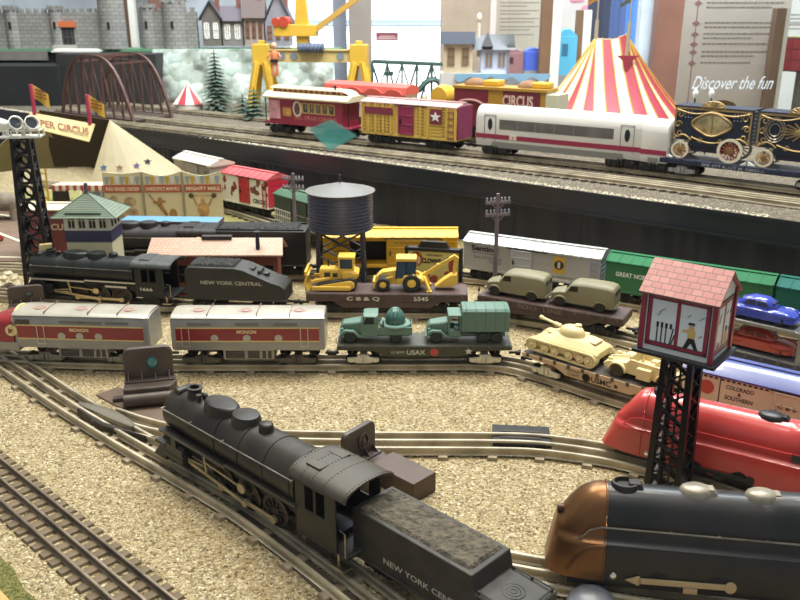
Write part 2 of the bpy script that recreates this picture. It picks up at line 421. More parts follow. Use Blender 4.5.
# ------------------------------------------------------------ running gear
_cache = {}
def truck(parent, x, frame=None, wm=None, wb=3.4, r=.82, y=1.95, name='truck', h=1.75):
    "bogie: side frames, bolster, axles; four wheels as sub-parts"
    frame = frame or DKM; wm = wm or WHEEL
    k = ('truck', frame.name, wm.name, wb, r, y)
    if k not in _cache:
        m = MB()
        for s in (-1, 1):
            a, b = sorted((s*y, s*(y+.32)))
            L = wb/2+.55
            m.prism([(-L,.62),(-L,1.25),(-.9,1.32),(-.75,1.75),(.75,1.75),(.9,1.32),(L,1.25),(L,.62),(L-.9,.55),(.85,.36),(-.85,.36),(-L+.9,.55)], 'y', a, b)
            a2, b2 = sorted((s*(y+.3), s*(y+.5)))
            for q in (-wb/2, wb/2): m.box(q-.32, q+.32, a2, b2, .55, 1.2)
            m.cyl((-.28, a2, .5), (-.28, a2, 1.5), .2, n=8); m.cyl((.28, a2, .5), (.28, a2, 1.5), .2, n=8)
        m.box(-.5, .5, -y, y, .8, 1.6); m.cyl((0,0,1.4), (0,0,h+.3), .5, n=12)
        for q in (-wb/2, wb/2): m.cyl((q,-y,r), (q,y,r), .14, n=8)
        t = m.build(name, frame, parent, bev=.04, seg=1)
        q = MB(); q.wheel((0,0,0), r, .5, 20)
        w0 = None
        for sx in (-1, 1):
            for sy in (-1, 1):
                if w0 is None: w0 = q.build('wheel', wm, t); w_ = w0
                else: w_ = same('wheel', w0, t)
                w_.location = Vector((sx*wb/2, sy*1.5, r))*U
        _cache[k] = t; t.location = Vector((x,0,0))*U
        return t
    t = dup(_cache[k], loc=(x,0,0), parent=parent); t.name = name
    return t
def coupler(parent, x, s, z=1.15, m_=None):
    m = MB(); m.box(min(x, x+s*1.1), max(x, x+s*1.1), -.22, .22, z-.16, z+.16)
    m.box(min(x+s*.95, x+s*1.6), max(x+s*.95, x+s*1.6), -.55, .1, z-.28, z+.28); m.box(min(x+s*1.35, x+s*1.75), max(x+s*1.35, x+s*1.75), .1, .45, z-.26, z+.26)
    return m.build('coupler', m_ or GUN, parent, bev=.05)
def roofpts(W, z, rise, over=.15, lip=.25):
    return [(-W/2-over, z-lip), (W/2+over, z-lip), (W/2+over, z), (W*.3, z+rise*.62), (.6, z+rise), (-.6, z+rise), (-W*.3, z+rise*.62), (-W/2-over, z)]
def boxcar(name, label, loc, rz, L, W=5.6, H=6.4, body=None, roofm=None, doorm=None, door=(-2.2, 2.2), opening=None, rise=.8, group=None, ribs=True, under=None, z0=2.0, endm=None, cat='train car', nr=14, sideribs=0, trucks=True, slide=None):
    t = thing(name, label, cat, loc, rz, group)
    body = body or RED; roofm = roofm or body; doorm = doorm or body; under = under or DKM; zt = z0+H
    m = MB()
    if opening:
        a, b = opening
        m.box(-L/2, a, -W/2, W/2, z0, zt); m.box(b, L/2, -W/2, W/2, z0, zt); m.box(a, b, -W/2, 0, zt-.7, zt); m.box(a, b, -W/2, 0, z0, z0+.3)
    else: m.box(-L/2, L/2, -W/2, W/2, z0, zt)
    m.box(-L/2-.02, L/2+.02, -W/2-.07, W/2+.07, z0-.25, z0+.2)
    for k in range(sideribs):
        x = -L/2+.3+(L-.6)*k/(sideribs-1)
        if door[0]-.2 < x < door[1]+.2 or (opening and opening[0] < x < opening[1]): continue
        for s in (-1, 1): m.box(x-.08, x+.08, min(s*W/2, s*(W/2+.07)), max(s*W/2, s*(W/2+.07)), z0, zt)
    m.build('body', body, t, bev=.06, seg=1)
    if opening: q = MB(); q.box(a, b, .4, W/2, z0, zt); q.build('interior', mat('#1b1a20', .7), t)  # inside painted dark to stand for the shade behind the open door
    e = MB()
    for s in (-1, 1):
        for k in range(6):
            z = z0+.5+k*(H-.9)/5
            e.box(min(s*L/2, s*(L/2+.12)), max(s*L/2, s*(L/2+.12)), -W*.42, W*.42, z-.14, z+.14)
    e.build('end_ribs', endm or body, t, bev=.05, seg=1)
    r = MB(); r.prism(roofpts(W, zt, rise), 'x', -L/2-.12, L/2+.12)
    if ribs:
        for k in range(nr):
            x = -L/2+(L)*(k+.0)/(nr-1)
            P = roofpts(W, zt+.09, rise, .17, .0); P = [P[0]]+P[2:]
            r.prism([(-W/2-.17, zt-.1), (W/2+.17, zt-.1)]+P[1:], 'x', x-.1, x+.1)
    r.box(-L/2-.2, L/2+.2, -.45, .45, zt+rise+.08, zt+rise+.2)
    r.build('roof', roofm, t, smooth=30)
    for s in (-1, 1):
        d = MB(); a, b = (slide or door)
        y0, y1 = sorted((s*(W/2), s*(W/2+.16)))
        d.box(a, b, y0, y1, z0+.25, zt-.35)
        y0, y1 = sorted((s*(W/2+.1), s*(W/2+.26)))
        for x in (a+.1, b-.1): d.box(x-.12, x+.12, y0, y1, z0+.25, zt-.35)
        for z in (z0+.4, z0+H*.36, z0+H*.64, zt-.5): d.box(a, b, y0, y1, z-.09, z+.09)
        dd = d.build('door', doorm, t, bev=.03, seg=1)
        h = MB(); h.box(a+.35, a+.55, min(s*(W/2+.2), s*(W/2+.4)), max(s*(W/2+.2), s*(W/2+.4)), z0+H*.38, z0+H*.52); h.build('door_handle', GUN, dd)
        g = MB(); y0, y1 = sorted((s*(W/2), s*(W/2+.22))); g.box(a-.6, b+2.6 if b+2.6 < L/2 else L/2, y0, y1, zt-.32, zt-.16); g.build('door_rail', GUN if not opening else DKM, t)
    u = MB(); u.box(-L/2+.2, L/2-.2, -W*.3, W*.3, z0-.7, z0-.2); u.box(-L*.2, L*.2, -W*.42, W*.42, z0-1.05, z0-.3); u.cyl((-1.6,-W*.3,z0-.8), (1.6,-W*.3,z0-.8), .5, n=12)
    u.build('underframe', under, t)
    l = MB()
    for k in range(5):
        z = z0+.2+k*H*.2
        l.box(L/2-1.5, L/2-.4, -W/2-.22, -W/2-.1, z, z+.12)
    for x in (L/2-1.5, L/2-.45): l.box(x, x+.1, -W/2-.2, -W/2-.02, z0, z0+H*.84)
    l.build('ladder', endm or body, t)
    if trucks:
        truck(t, -L/2+3.3); truck(t, L/2-3.3)
        coupler(t, -L/2+.2, -1); coupler(t, L/2-.2, 1)
    return t
def flatcar(label, loc, rz, L, W, side, deckm, z0=2.1, th=1.15, depressed=False, frame=None, sidem=None, pockets=True, wm=None, deep=0):
    t = thing('flatcar', label, 'train car', loc, rz)
    m = MB()
    if depressed:
        P = [(-L/2, z0+.3), (-L/2, z0+th), (L/2, z0+th), (L/2, z0+.3), (L/2-5.2, z0+.1), (L/2-7, z0-.75), (-L/2+7, z0-.75), (-L/2+5.2, z0+.1)]
        m.prism(P, 'y', -W/2, W/2)
    else:
        m.box(-L/2, L/2, -W/2, W/2, z0, z0+th)
        if deep: m.tbox(-L*.27, L*.27, -W/2+.1, W/2-.1, z0-deep, -L*.34, L*.34, -W/2+.1, W/2-.1, z0)
    m.build('frame', side, t, bev=.08)
    d = MB(); d.box(-L/2+.15, L/2-.15, -W/2+.12, W/2-.12, z0+th-.01, z0+th+.1)
    if pockets:
        n = 11
        for k in range(n):
            x = -L/2+.9+(L-1.8)*k/(n-1)
            for s in (-1, 1): d.box(x-.2, x+.2, min(s*(W/2-.1), s*(W/2+.14)), max(s*(W/2-.1), s*(W/2+.14)), z0+th-.5, z0+th+.12)
    d.build('deck', deckm, t, bev=.03, seg=1)
    truck(t, -L/2+3.7, frame, wm); truck(t, L/2-3.7, frame, wm); coupler(t, -L/2+.1, -1); coupler(t, L/2-.1, 1)
    b = MB(); b.tube([(-L/2+.15,-W*.32,z0+.9), (-L/2-.12,-W*.32,z0+1.0), (-L/2-.12,-W*.32,z0+2.0)], .07, 6)
    b.rev([(.1,0),(.36,0),(.36,.08),(.1,.08)], (-L/2-.14, -W*.32, z0+1.9), 'x', 12); b.build('brake_wheel', frame or DKM, t)
    return t

# ------------------------------------------------------------ steam engines (front at -x)
def steam_loco(label, loc, rz, paint, L=26, number=None, edge=None, rods=None, plate=None, dirty=False, z=0, stack=True, roofm=None):
    t = thing('steam_locomotive', label, 'toy train', loc, rz)
    edge = edge or GUN; rods = rods or mat('#a58b60', .4, .7, .2, 60)
    h = L/2; zc = 6.1; rb = 2.4
    xb0, xb1 = -h+1.6, h-6.2          # boiler
    m = MB()
    m.rev([(0,0),(rb*.93,0),(rb*.98,.15),(rb,.4),(rb,4.0),(rb*1.03,4.05),(rb*1.03,4.3),(rb*1.02,4.4),(rb*1.14,xb1-xb0-2.5),(rb*1.16,xb1-xb0)], (xb0,0,zc), 'x', 40)
    for k in (.42, .6, .78, .96):
        x = xb0+k*(xb1-xb0); q_ = .98+.16*k; m.rev([(rb*q_,0),(rb*(q_+.05),.02),(rb*(q_+.05),.28),(rb*q_,.3)], (x,0,zc), 'x', 40)
    m.box(xb0+.8, xb1, -1.5, 1.5, 2.6, 4.6)
    m.build('boiler', paint, t, smooth=40)
    f = MB(); f.rev([(0,-.45),(.5,-.4),(1.3,-.22),(1.75,-.05),(1.9,.1),(1.9,.3)], (xb0,0,zc), 'x', 28)
    for k in range(10):
        a = 2*PI*k/10; f.cyl((xb0-.12, 2.05*cos(a), zc+2.05*sin(a)), (xb0+.1, 2.05*cos(a), zc+2.05*sin(a)), .1, n=6)
    f.build('smokebox_door', paint, t)
    f = MB(); f.cyl((xb0-.9,0,zc+1.1), (xb0-.2,0,zc+1.1), .62, .6, 18); f.box(xb0-.5, xb0-.1, -.3, .3, zc+.2, zc+1.1); f.build('headlight', paint, t)
    if stack:
        f = MB(); f.rev([(.95,0),(.75,.35),(.7,1.0),(.82,1.15),(.82,1.3),(.5,1.32),(.5,.7),(0,.7)], (xb0+2.8,0,zc+rb-.3), 'z', 20); f.build('smokestack', paint, t)
        f = MB(); f.cyl((xb0+.9,-.9,zc+rb-.05), (xb0+.9,.9,zc+rb-.05), .5, n=14); f.build('feedwater_heater', paint, t)
    for (x, rx, ry, hh, nm) in ((xb0+7.1, 2.1, 1.4, .75, 'sand_dome'), (xb0+10.7, 1.45, 1.35, .85, 'steam_dome'), (xb0+13.5, .7, .7, .9, 'safety_valve')):
        if x > xb1-.3: x = xb1-.8
        f = MB(); f.rev([(1.12,-.75),(1.05,-.1),(1.0,hh*.62),(.93,hh*.9),(.72,hh),(0,hh*1.04)], (x,0,zc+rb+.18), 'z', 28, rx, ry); f.build(nm, paint, t, smooth=50)
    f = MB(); f.cyl((xb0+4.1,-.5,zc+rb-.1), (xb0+4.1,-.5,zc+rb+.75), .22, .3, 10); f.ell((xb0+4.1,.25,zc+rb+.35), .32, .32, .38); f.build('bell', paint, t)
    # cab
    c0, c1, cw, z1, z2 = h-5.9, h-1.1, 2.85, 2.4, 8.2
    m = MB()
    for s in (-1, 1):
        a, b = sorted((s*cw, s*(cw-.18)))
        m.box(c0, c1, a, b, z1, z1+2.7); m.box(c0, c1, a, b, z2-.7, z2)
        for x0, x1 in ((c0, c0+1.2), (c0+2.2, c0+2.5), (c0+3.5, c1)): m.box(x0, x1, a, b, z1+2.6, z2-.6)
    m.box(c0, c0+.2, -cw, cw, z1, z2+.5); m.box(c0, c1+1.2, -cw, cw, z1-.35, z1)
    m.build('cab', paint, t, bev=.05, seg=1)
    m = MB(); n = 12
    def arch(w_, zb, rise, th):
        P = [(w_*cos(PI*k/n)*1.0, zb+rise*sin(PI*k/n)**.8) for k in range(n+1)]
        Q = [(p[0]*.94, p[1]-th) for p in P][::-1]
        return P+Q
    m.prism(arch(cw+.3, z2-.15, 1.15, .18), 'x', c0-.4, c1+1.3)
    for x in (c0-.2, c0+1.0, c0+2.2, c0+3.6, c1+1.1):
        for k in range(1, n*2):
            a = PI*k/(n*2); m.ell((x, (cw+.3)*cos(a), z2-.15+1.15*sin(a)**.8), .07, .07, .07, 6, 4)
    m.box(c0+.6, c0+2.2, -1.9, -.9, z2+.72, z2+1.0); m.box(c0+.6, c0+2.2, .9, 1.9, z2+.72, z2+1.0)
    m.build('cab_roof', roofm or paint, t, smooth=45)
    # running boards, pilot, chassis
    for s in (-1, 1):
        m = MB(); a, b = sorted((s*1.9, s*3.0))
        m.box(-h+1.8, -1.5, a, b, 4.35, 4.62); m.box(-1.5, c0+.2, a, b, 4.62, 4.9)
        m.build('running_board', paint, t, bev=.05, seg=1)
        m = MB(); a, b = sorted((s*2.97, s*3.06)); m.box(-h+1.8, -1.5, a, b, 4.36, 4.62); m.box(-1.5, c0+.2, a, b, 4.64, 4.9); m.build('board_edge', edge, t)
        m = MB(); P = [(x, s*(rb+.28), zc+.95) for x in (xb0+.5, xb0+5, xb0+10, xb1-.2)]; m.tube(P, .07, 6)
        for p in P: m.cyl((p[0], s*(rb-.2), p[2]), (p[0], s*(rb+.4), p[2]), .09, n=6)
        m.build('handrail', STEEL, t)
        m = MB(); a, b = sorted((s*1.75, s*2.95)); m.box(-h+2.6, -h+5.4, a, b, 1.5, 3.3); m.cyl((-h+2.5, s*2.35, 2.0), (-h+5.5, s*2.35, 2.0), .68, n=16); m.cyl((-h+2.5, s*2.35, 3.1), (-h+5.5, s*2.35, 3.1), .5, n=14)
        m.box(-h+3.6, -h+4.4, a, b, 3.2, 4.4); m.build('steam_cylinder', paint, t, bev=.05, seg=1)
    m = MB(); m.box(-h+2, h-2.2, -.95, .95, 1.5, 3.0); m.box(-h+1.2, c0, -1.3, 1.3, 3.0, 4.4); m.build('chassis', DKM, t)
    m = MB()
    m.tbox(-h-.3, -h+1.9, -2.6, 2.6, .55, -h+1.2, -h+1.9, -2.3, 2.3, 2.6)
    for k in range(9):
        y = -2.4+k*.6; m.bar((-h-.4, y*.9, .5), (-h+1.0, y*.75, 2.6), .16)
    m.box(-h+.6, -h+2.4, -2.9, 2.9, 2.5, 2.85); m.tbox(-h+.9, -h+3.2, -2.1, 2.1, 2.85, -h+1.9, -h+3.2, -2.1, 2.1, 4.4)
    m.build('pilot', paint, t, bev=.05, seg=1)
    coupler(t, -h+.2, -1)
    if plate:
        m = MB(); m.box(h-6.2-4.6, h-6.2-1.0, -3.1, -3.05, 3.7, 4.05); m.build('name_strip', plate, t)
    # wheels
    q = MB(); q.wheel((0,0,0), 1.72, .5, 28, .25)
    for k in range(10):
        a = 2*PI*k/10; q.bar((.35*cos(a),-.2,.35*sin(a)), (1.3*cos(a),-.2,1.3*sin(a)), .16, .12, (0,1,0)); q.bar((.35*cos(a),.2,.35*sin(a)), (1.3*cos(a),.2,1.3*sin(a)), .16, .12, (0,1,0))
    q.box(-.7, .7, -.24, .24, -1.2, -.6)
    w0 = None; xs = (-3.4, .3, 4.0)
    for x in xs:
        for s in (-1, 1):
            if w0 is None: w0 = q.build('driving_wheel', WHEEL, t); o = w0
            else: o = same('driving_wheel', w0, t)
            o.location = Vector((x, s*1.55, 1.72))*U
    q = MB(); q.wheel((0,0,0), .85, .45, 18); w1 = None
    for x in (-h+2.0, h-3.9):
        for s in (-1, 1):
            if w1 is None: w1 = q.build('pony_wheel', WHEEL, t); o = w1
            else: o = same('pony_wheel', w1, t)
            o.location = Vector((x, s*1.5, .85))*U
    m = MB()
    for s in (-1, 1):
        a, b = sorted((s*2.0, s*2.2))
        m.prism([(h-5.4,.6),(h-5.4,1.5),(h-4.4,1.9),(h-3.3,1.9),(h-2.2,1.5),(h-2.2,.6)], 'y', a, b)
    m.box(h-5, h-2.6, -2, 2, 1.4, 1.8); m.box(h-6.2, h-1.4, -1, 1, 1.4, 2.1); m.build('trailing_truck', DKM, t, bev=.04, seg=1)
    for s in (-1, 1):
        y = s*2.05
        m = MB(); m.bar((xs[0]-.4, y, .95), (xs[2]+.4, y, .95), .13, .5, (0,0,1))
        for x in xs: m.cyl((x, y-s*.2, .95), (x, y+s*.2, .95), .42, n=14)
        m.build('side_rod', rods, t, bev=.03, seg=1)
        m = MB(); m.bar((-h+5.2, y+s*.25, 2.0), (xs[1], y+s*.25, .95), .14, .42); m.cyl((xs[1], y, .95), (xs[1], y+s*.42, .95), .36, n=14); m.bar((-h+5.4, y+s*.25, 2.2), (-h+8, y+s*.25, 2.5), .16, .22)
        m.bar((-h+8.0, y+s*.2, 4.2), (-h+8.4, y+s*.2, 1.4), .16, .26); m.bar((-h+8.2, y+s*.22, 3.0), (xs[1]-.3, y+s*.24, 2.6), .12, .22)
        m.cyl((xs[1]-.4, y+s*.1, 2.5), (xs[1]-.4, y+s*.35, 2.5), .55, n=14)
        m.build('valve_gear', rods, t, bev=.03, seg=1)
    for s in (-1, 1):
        m = MB(); m.tube([(c1+1.0, s*cw, z1), (c1+1.0, s*cw, z1+2.4), (c1+.4, s*cw, z1+2.5)], .07, 6); m.box(c1-.2, c1+1.2, s*cw-.5, s*cw+.5, z1-1.3, z1-1.1); m.box(c1+.2, c1+.4, s*cw-.1, s*cw+.1, z1-1.2, z1)
        m.build('cab_step', STEEL if s < 0 else paint, t)
    m = MB(); m.box(h-2.2, h+1.0, -.25, .25, 1.3, 1.55); m.build('drawbar', GUN, t)
    if number: text(t, number, ((c0+c1)/2-.6, -cw, z1+1.0), (1,0,0), (0,0,1), .62, mat('#d8d4c4', .5), w=2.0, bold=.02)
    return t
def tender(label, loc, rz, paint, L=15.5, W=5.9, H=6.1, prof='slope', words=None, wy=.5, ww=9.5, wh=.75, coal=None, name='coal_tender', wm=None):
    t = thing(name, label, 'toy train', loc, rz); h = L/2; z0 = 2.0; zt = z0+H
    m = MB(); w2 = W/2
    if prof == 'slope':
        P = [(-h,z0),(-h,zt-.5),(-h+.4,zt-.1),(-h+1.0,zt),(0,zt),(1.4,zt-.3),(h-2.2,z0+3.0),(h-.8,z0+2.6),(h,z0+1.9),(h,z0)]
    elif prof == 'step':
        P = [(-h,z0),(-h,zt),(h-5.6,zt),(h-5.2,zt-2.1),(h,zt-2.3),(h,z0)]
    else:
        P = [(-h,z0),(-h,zt),(h,zt),(h,z0)]
    m.prism(P, 'y', -w2, w2); m.box(-h-.1, h+.1, -w2-.1, w2+.1, z0-.2, z0+.12)
    m.build('body', paint, t, bev=.28 if prof != 'box' else .2, seg=3)
    coal = coal or mat('#2a2723', .8, 0, .4, 120, .8, 500)
    c = MB(); x1 = 0.2 if prof == 'slope' else (h-5.9 if prof == 'step' else h-1)
    nx, ny = 46, 16; rows = []
    for i in range(nx):
        x = -h+.6+(x1+h-.8)*i/(nx-1); row = []
        for j in range(ny):
            y = (-w2+.45)+(W-.9)*j/(ny-1); e = min(i, nx-1-i, j, ny-1-j)
            row.append((x, y, zt-.06+(0 if e == 0 else .12+RN.random()*.26+.25*cos(y/w2*1.3))))
        rows.append(row)
    c.loft(rows, caps=False, closed=False); c.build('coal_load', coal, t, smooth=0)
    r = MB()
    if prof == 'slope':
        r.box(1.6, 2.6, -.8, .8, zt-1.4, zt-.45); r.rev([(.7,0),(.7,.3),(.5,.45),(0,.5)], (4.2,0,z0+3.6), 'z', 14); r.box(3.2, 3.7, -1.2, 1.2, z0+3.6, z0+4.5)
    elif prof == 'step':
        zz = zt-2.25
        for s in (-1, 1):
            r.tube([(h-5.2, s*(w2-.35), zz+.35), (h-.3, s*(w2-.35), zz+.35)], .1, 8)
            for x in (h-4.9, h-2.7, h-.4): r.cyl((x, s*(w2-.35), zz-.1), (x, s*(w2-.35), zz+.5), .16, n=8)
        r.tube([(h-.3, -w2+.35, zz+.35), (h-.3, w2-.35, zz+.35)], .1, 8)
        for a in range(3): r.rev([(1.2-a*.4,0),(1.2-a*.4,.1),(1.05-a*.4,.12),(1.05-a*.4,0)], (h-2.9,0,zz), 'z', 24)
    else:
        r.box(-h+.4, h-.4, -w2+.4, -w2+.6, zt, zt+.3); r.box(-h+.4, h-.4, w2-.6, w2-.4, zt, zt+.3)
    r.build('deck_fittings', paint, t, bev=.05, seg=1)
    k = MB()
    for s in (-1, 1):
        for z in ((z0+.5, zt-.6) if prof != 'slope' else (z0+.5,)):
            k.box(-h+.2, (h-.2 if z < zt-1 else h-5.8 if prof == 'step' else h-.2), s*w2-.04, s*w2+.04, z, z+.07)
    k.build('seam', paint, t)
    u = MB(); u.box(-h+.3, h-.3, -1.4, 1.4, z0-.6, z0); u.build('underframe', DKM, t)
    truck(t, -h+3.1, None, wm); truck(t, h-3.1, None, wm); coupler(t, h-.2, 1)
    if words: text(t, words, (-.3 if prof != 'slope' else -.6, -w2, z0+H*wy), (1,0,0), (0,0,1), wh, mat('#bdb9a8', .5), w=ww, bold=.015)
    return t
RT = 1.06
def place(path, x, L, z=RT):
    s = 0; L = L*KK[0]
    for i in range(len(path)-1):
        if path[i].x <= x <= path[i+1].x:
            s += (path[i+1]-path[i]).length*(x-path[i].x)/(path[i+1].x-path[i].x); break
        s += (path[i+1]-path[i]).length
    a = along(path, max(0, s-L*.34))[0]; b = along(path, s+L*.34)[0]
    c = (a+b)/2
    return (c.x, c.y, z), yawof(a, b)
# ------------------------------------------------------------ steam engines and tenders
BIGP = mat('#25211c', .45, .2, .25, 35, dirt='#39332a'); 
KK = (.872, .82, .80)
steam_loco('large dusty black steam engine pulling a lettered tender diagonally across the foreground gravel', (-12.9, 68.6, RT), rad(-43.2), BIGP, 27.5, None, mat('#4a4540', .4, .4), mat('#b8a680', .45, .4, .2, 60), roofm=mat('#453e33', .5, .1, .2, 40)).scale = tuple(u_*v_ for u_, v_ in zip(KK, (1.19, 1.1, 1.13)))
DUSTP = mat('#2d2923', .55, .15, .3, 45, dirt='#3d372d')
KK = (.736, .736, .65)
tender('black coal tender with a stepped rear deck behind the large foreground steam engine', (3.7, 54.7, RT), rad(-44.4), DUSTP, 22.0, 6.2, 6.5, 'step', 'NEW YORK CENTRAL', .2, 12.0, .8, coal=mat('#5a5140', .75, 0, .5, 90, 1.0, 420)).scale = tuple(u_*v_ for u_, v_ in zip(KK, (1.03, 1, 1.02)))
KK = (.99, .99, .937)
loc, rz = place(P6, -46.4, 25)
LOCG = mat('#222422', .4, .25, .2, 30)
steam_loco('dark grey steam engine numbered 1666 beside the green-roofed switch tower', loc, rz, LOCG, 25.5, '1666', mat('#c9c6ba', .35, .7), mat('#cdb98c', .35, .7), SILV, roofm=mat('#474845', .5, .2, .2, 40)).scale = tuple(u_*v_ for u_, v_ in zip(KK, (1, .92, .86)))
loc, rz = place(P6, -24.4, 15)
tender('dark grey sloping tender lettered in white, coupled behind engine 1666', loc, rz, mat('#302f2b', .5, .1, .2, 40), 15.4, 5.0, 5.2, 'slope', 'NEW YORK CENTRAL', .47, 9.4, .62)
KK = (1.046, 1.046, .99)
loc, rz = place(P7, -43.4, 24)
steam_loco('black steam engine mostly hidden behind the pink-roofed station', loc, rz, mat('#262120', .5, .2, .2, 40), 24, None, mat('#77706a', .4, .6)).scale = tuple(u_*v_ for u_, v_ in zip(KK, (1, .95, .92)))
loc, rz = place(P7, -23.5, 14)
tender('black box tender behind the pink-roofed station, near the water tank', loc, rz, mat('#1d1b1c', .5, .1), 15.0, 5.6, 6.0, 'box')

# ------------------------------------------------------------ grey and red tin streamliner units
MGREY = mat('#95918a', .35, .3, .12, 25, coat=.3); MROOF = mat('#aaa292', .38, .2, .18, 20, coat=.3); MRED = mat('#8c2528', .35, 0, .12, 20, coat=.3); MYEL = mat('#d8c27e', .4)
MDK = mat('#4b4640', .5, .3)
def monon(label, loc, rz, L=21.4, nose=False, group=None):
    t = thing('diesel_locomotive' if nose else 'diesel_booster_unit', label, 'toy train', loc, rz)
    h = L/2; W = 5.6; w2 = W/2; z0, z1 = 2.75, 7.35
    def ringx(x, k=1.0, dz=0.0, top=.8):
        n = 10; pts = [(x, -w2*k, z0+dz)]
        pts += [(x, -w2*k, z1-.35-.2*(1-k))]
        for i in range(n+1):
            a = PI-PI*i/n
            pts.append((x, w2*k*cos(a)*.97, z1-.15+top*sin(a)**.7*k))
        pts += [(x, w2*k, z1-.35-.2*(1-k)), (x, w2*k, z0+dz)]
        return pts
    m = MB()
    xs = [(-h, .86), (-h+.25, .95), (-h+.7, 1), (h-.7, 1), (h-.25, .95), (h, .86)]
    m.loft([ringx(x, k) for x, k in xs]); m.build('body', [MGREY], t, smooth=35)
    r = MB()                                          # pale roof skin over the crown
    def rr(x, k):
        return [(x, w2*k*cos(PI-PI*i/12)*1.0, z1+.0+.85*sin(PI-PI*i/12)**.7*k) for i in range(1, 12)]
    r.loft([rr(x, k) for x, k in [(-h+.1, .93), (-h+.7, 1), (h-.7, 1), (h-.1, .93)]], closed=False)
    r.build('roof', MROOF, t, smooth=60)
    for x in (-h*.52, h*.12, h*.55):
        k = MB(); k.box(x-.04, x+.04, -w2*.85, w2*.85, z1+.5, z1+.92)
        k.build('roof_seam', mat('#7d5f50', .5), t)
    for x in (-h*.66, -.4, h*.66):
        k = MB(); k.rev([(.75,0),(.75,.06),(.5,.07),(.5,0)], (x, -.5, z1+.82), 'z', 20); k.box(x-1.1, x+1.1, -.9, -.6, z1+.76, z1+.84)
        k.build('roof_fan', mat('#a87a6e', .45), t)
    for s in (-1, 1):
        b = MB(); y0, y1 = sorted((s*(w2-.05), s*(w2+.03))); b.box(-h+.75, h-.75, y0, y1, 4.25, 6.15); b.build('red_band', MRED, t)
        b = MB(); b.box(-h+.75, h-.75, y0, y1+.0, 4.05, 4.25); b.box(-h+.75, h-.75, y0, y1, 6.15, 6.33); b.build('yellow_stripe', MYEL, t)
        if not nose or True:
            for x in ((-h*.62, 0, h*.5) if not nose else (-1.2, 1.6, 5.4)):
                v = MB()
                for q in range(16): v.box(x-1.55+q*.2, x-1.45+q*.2, min(s*w2, s*(w2+.05)), max(s*w2, s*(w2+.05)), 6.65, 7.0)
                v.box(x-1.65, x+1.65, min(s*w2, s*(w2+.02)), max(s*w2, s*(w2+.02)), 6.6, 7.05)
                v.build('louvre', mat('#77736a', .5), t)
        for x in ((-4.6, -.1, 4.3) if not nose else (-2.7, -.1, 2.6)):
            v = MB(); v.rev([(0,0),(.55,0),(.55,.06),(.42,.08),(.42,-.3)][::1], (x, s*(w2+.0), 4.65), 'y', 18) if s > 0 else v.rev([(0,0),(.55,0),(.55,-.06),(.42,-.08)], (x, -w2, 4.65), 'y', 18)
            v.build('porthole', mat('#b3ada0', .3, .3), t)
        for x in ((-h+1.6, h-3.3) if not nose else (-6.1,)):
            v = MB()
            for q in (0, 1.0): v.tube([(x+q, s*(w2+.14), 3.4), (x+q, s*(w2+.14), 6.2)], .07, 6)
            v.box(x-.15, x+1.15, min(s*w2, s*(w2+.05)), max(s*w2, s*(w2+.05)), 3.3, 3.42)
            v.build('grab_rail', SILV, t)
    b = MB()
    b.box(-3.6, 3.6, -w2+.2, w2-.2, 1.15, 2.8); b.build('fuel_tank', MGREY, t, bev=.1)
    b = MB()
    for x0, x1 in ((-3.2,-.6),(-.1,1.5),(1.9,2.4),(2.7,3.2)): b.box(x0, x1, -w2+.05, -w2+.25, 1.4, 2.5)
    for q in range(6): b.cyl((-3.0+q*.45, -w2+.1, 2.0), (-3.0+q*.45, -w2+.0, 2.0), .17, n=8)
    b.build('battery_box', MDK, t, bev=.05, seg=1)
    fr = mat('#5e5850', .45, .5, .2, 60) if not nose else mat('#8b867b', .4, .5, .2, 60)
    truck(t, -h+4.0, fr, None, 4.2); truck(t, h-4.0, fr, None, 4.2)
    coupler(t, h-.2, 1); 
    if not nose: coupler(t, -h+.2, -1)
    text(t, 'MONON', (-.1, -w2-.03, 5.4), (1,0,0), (0,0,1), .55, mat('#e6cf95', .5), w=2.7, bold=.03)
    text(t, 'MONON', (-.1, w2+.03, 5.4), (-1,0,0), (0,0,1), .55, mat('#e6cf95', .5), w=2.7, bold=.03)
    if nose:
        m = MB()
        def nr(x, k, zt, w): 
            n = 12; pts = [(x, -w, z0-.2)]
            for i in range(n+1):
                a = PI-PI*i/n; pts.append((x, w*cos(a), 5.2+(zt-5.2)*sin(a)**.55))
            pts.append((x, w, z0-.2)); return pts
        m.loft([nr(-h+.1, 1, 7.6, w2), nr(-h-1.5, 1, 7.5, w2), nr(-h-2.9, 1, 7.1, w2*.94), nr(-h-3.9, 1, 6.5, w2*.8), nr(-h-4.5, 1, 5.9, w2*.5)])
        m.build('nose', MRED, t, smooth=50)
        m = MB(); m.box(-h-4.4, -h+.8, -w2-.1, w2+.1, 2.1, 3.5); m.build('nose_skirt', MGREY, t, bev=.2)
        m = MB(); m.cyl((-h-4.6,0,6.1), (-h-4.0,0,6.1), .6, n=16); m.build('headlight', SILV, t)
        m = MB()
        for s in (-1, 1):
            y0, y1 = sorted((s*(w2-.1), s*(w2+.05))); m.prism([(-h+.5,6.35),(-h+.7,7.1),(-h+2.7,7.1),(-h+2.7,6.35)], 'y', y0, y1)
        m.prism([(-2.2,7.2),(2.2,7.2),(1.8,8.0),(-1.8,8.0)], 'x', -h-.06, -h+.1)
        m.build('cab_window', GLASSD, t)
        m = MB(); m.tube([(-h+.15, w2*cos(PI-PI*i/14)*1.0, z1-2.8+3.7*sin(PI-PI*i/14)**.6) for i in range(15)], .18, 8); m.build('nose_trim', MYEL, t)
        m = MB(); m.cyl((-h-.1,-w2+.1,5.3), (-h-.1,-w2-.06,5.3), .85, n=24); b = m.build('round_badge', mat('#e3cf96', .5), t)
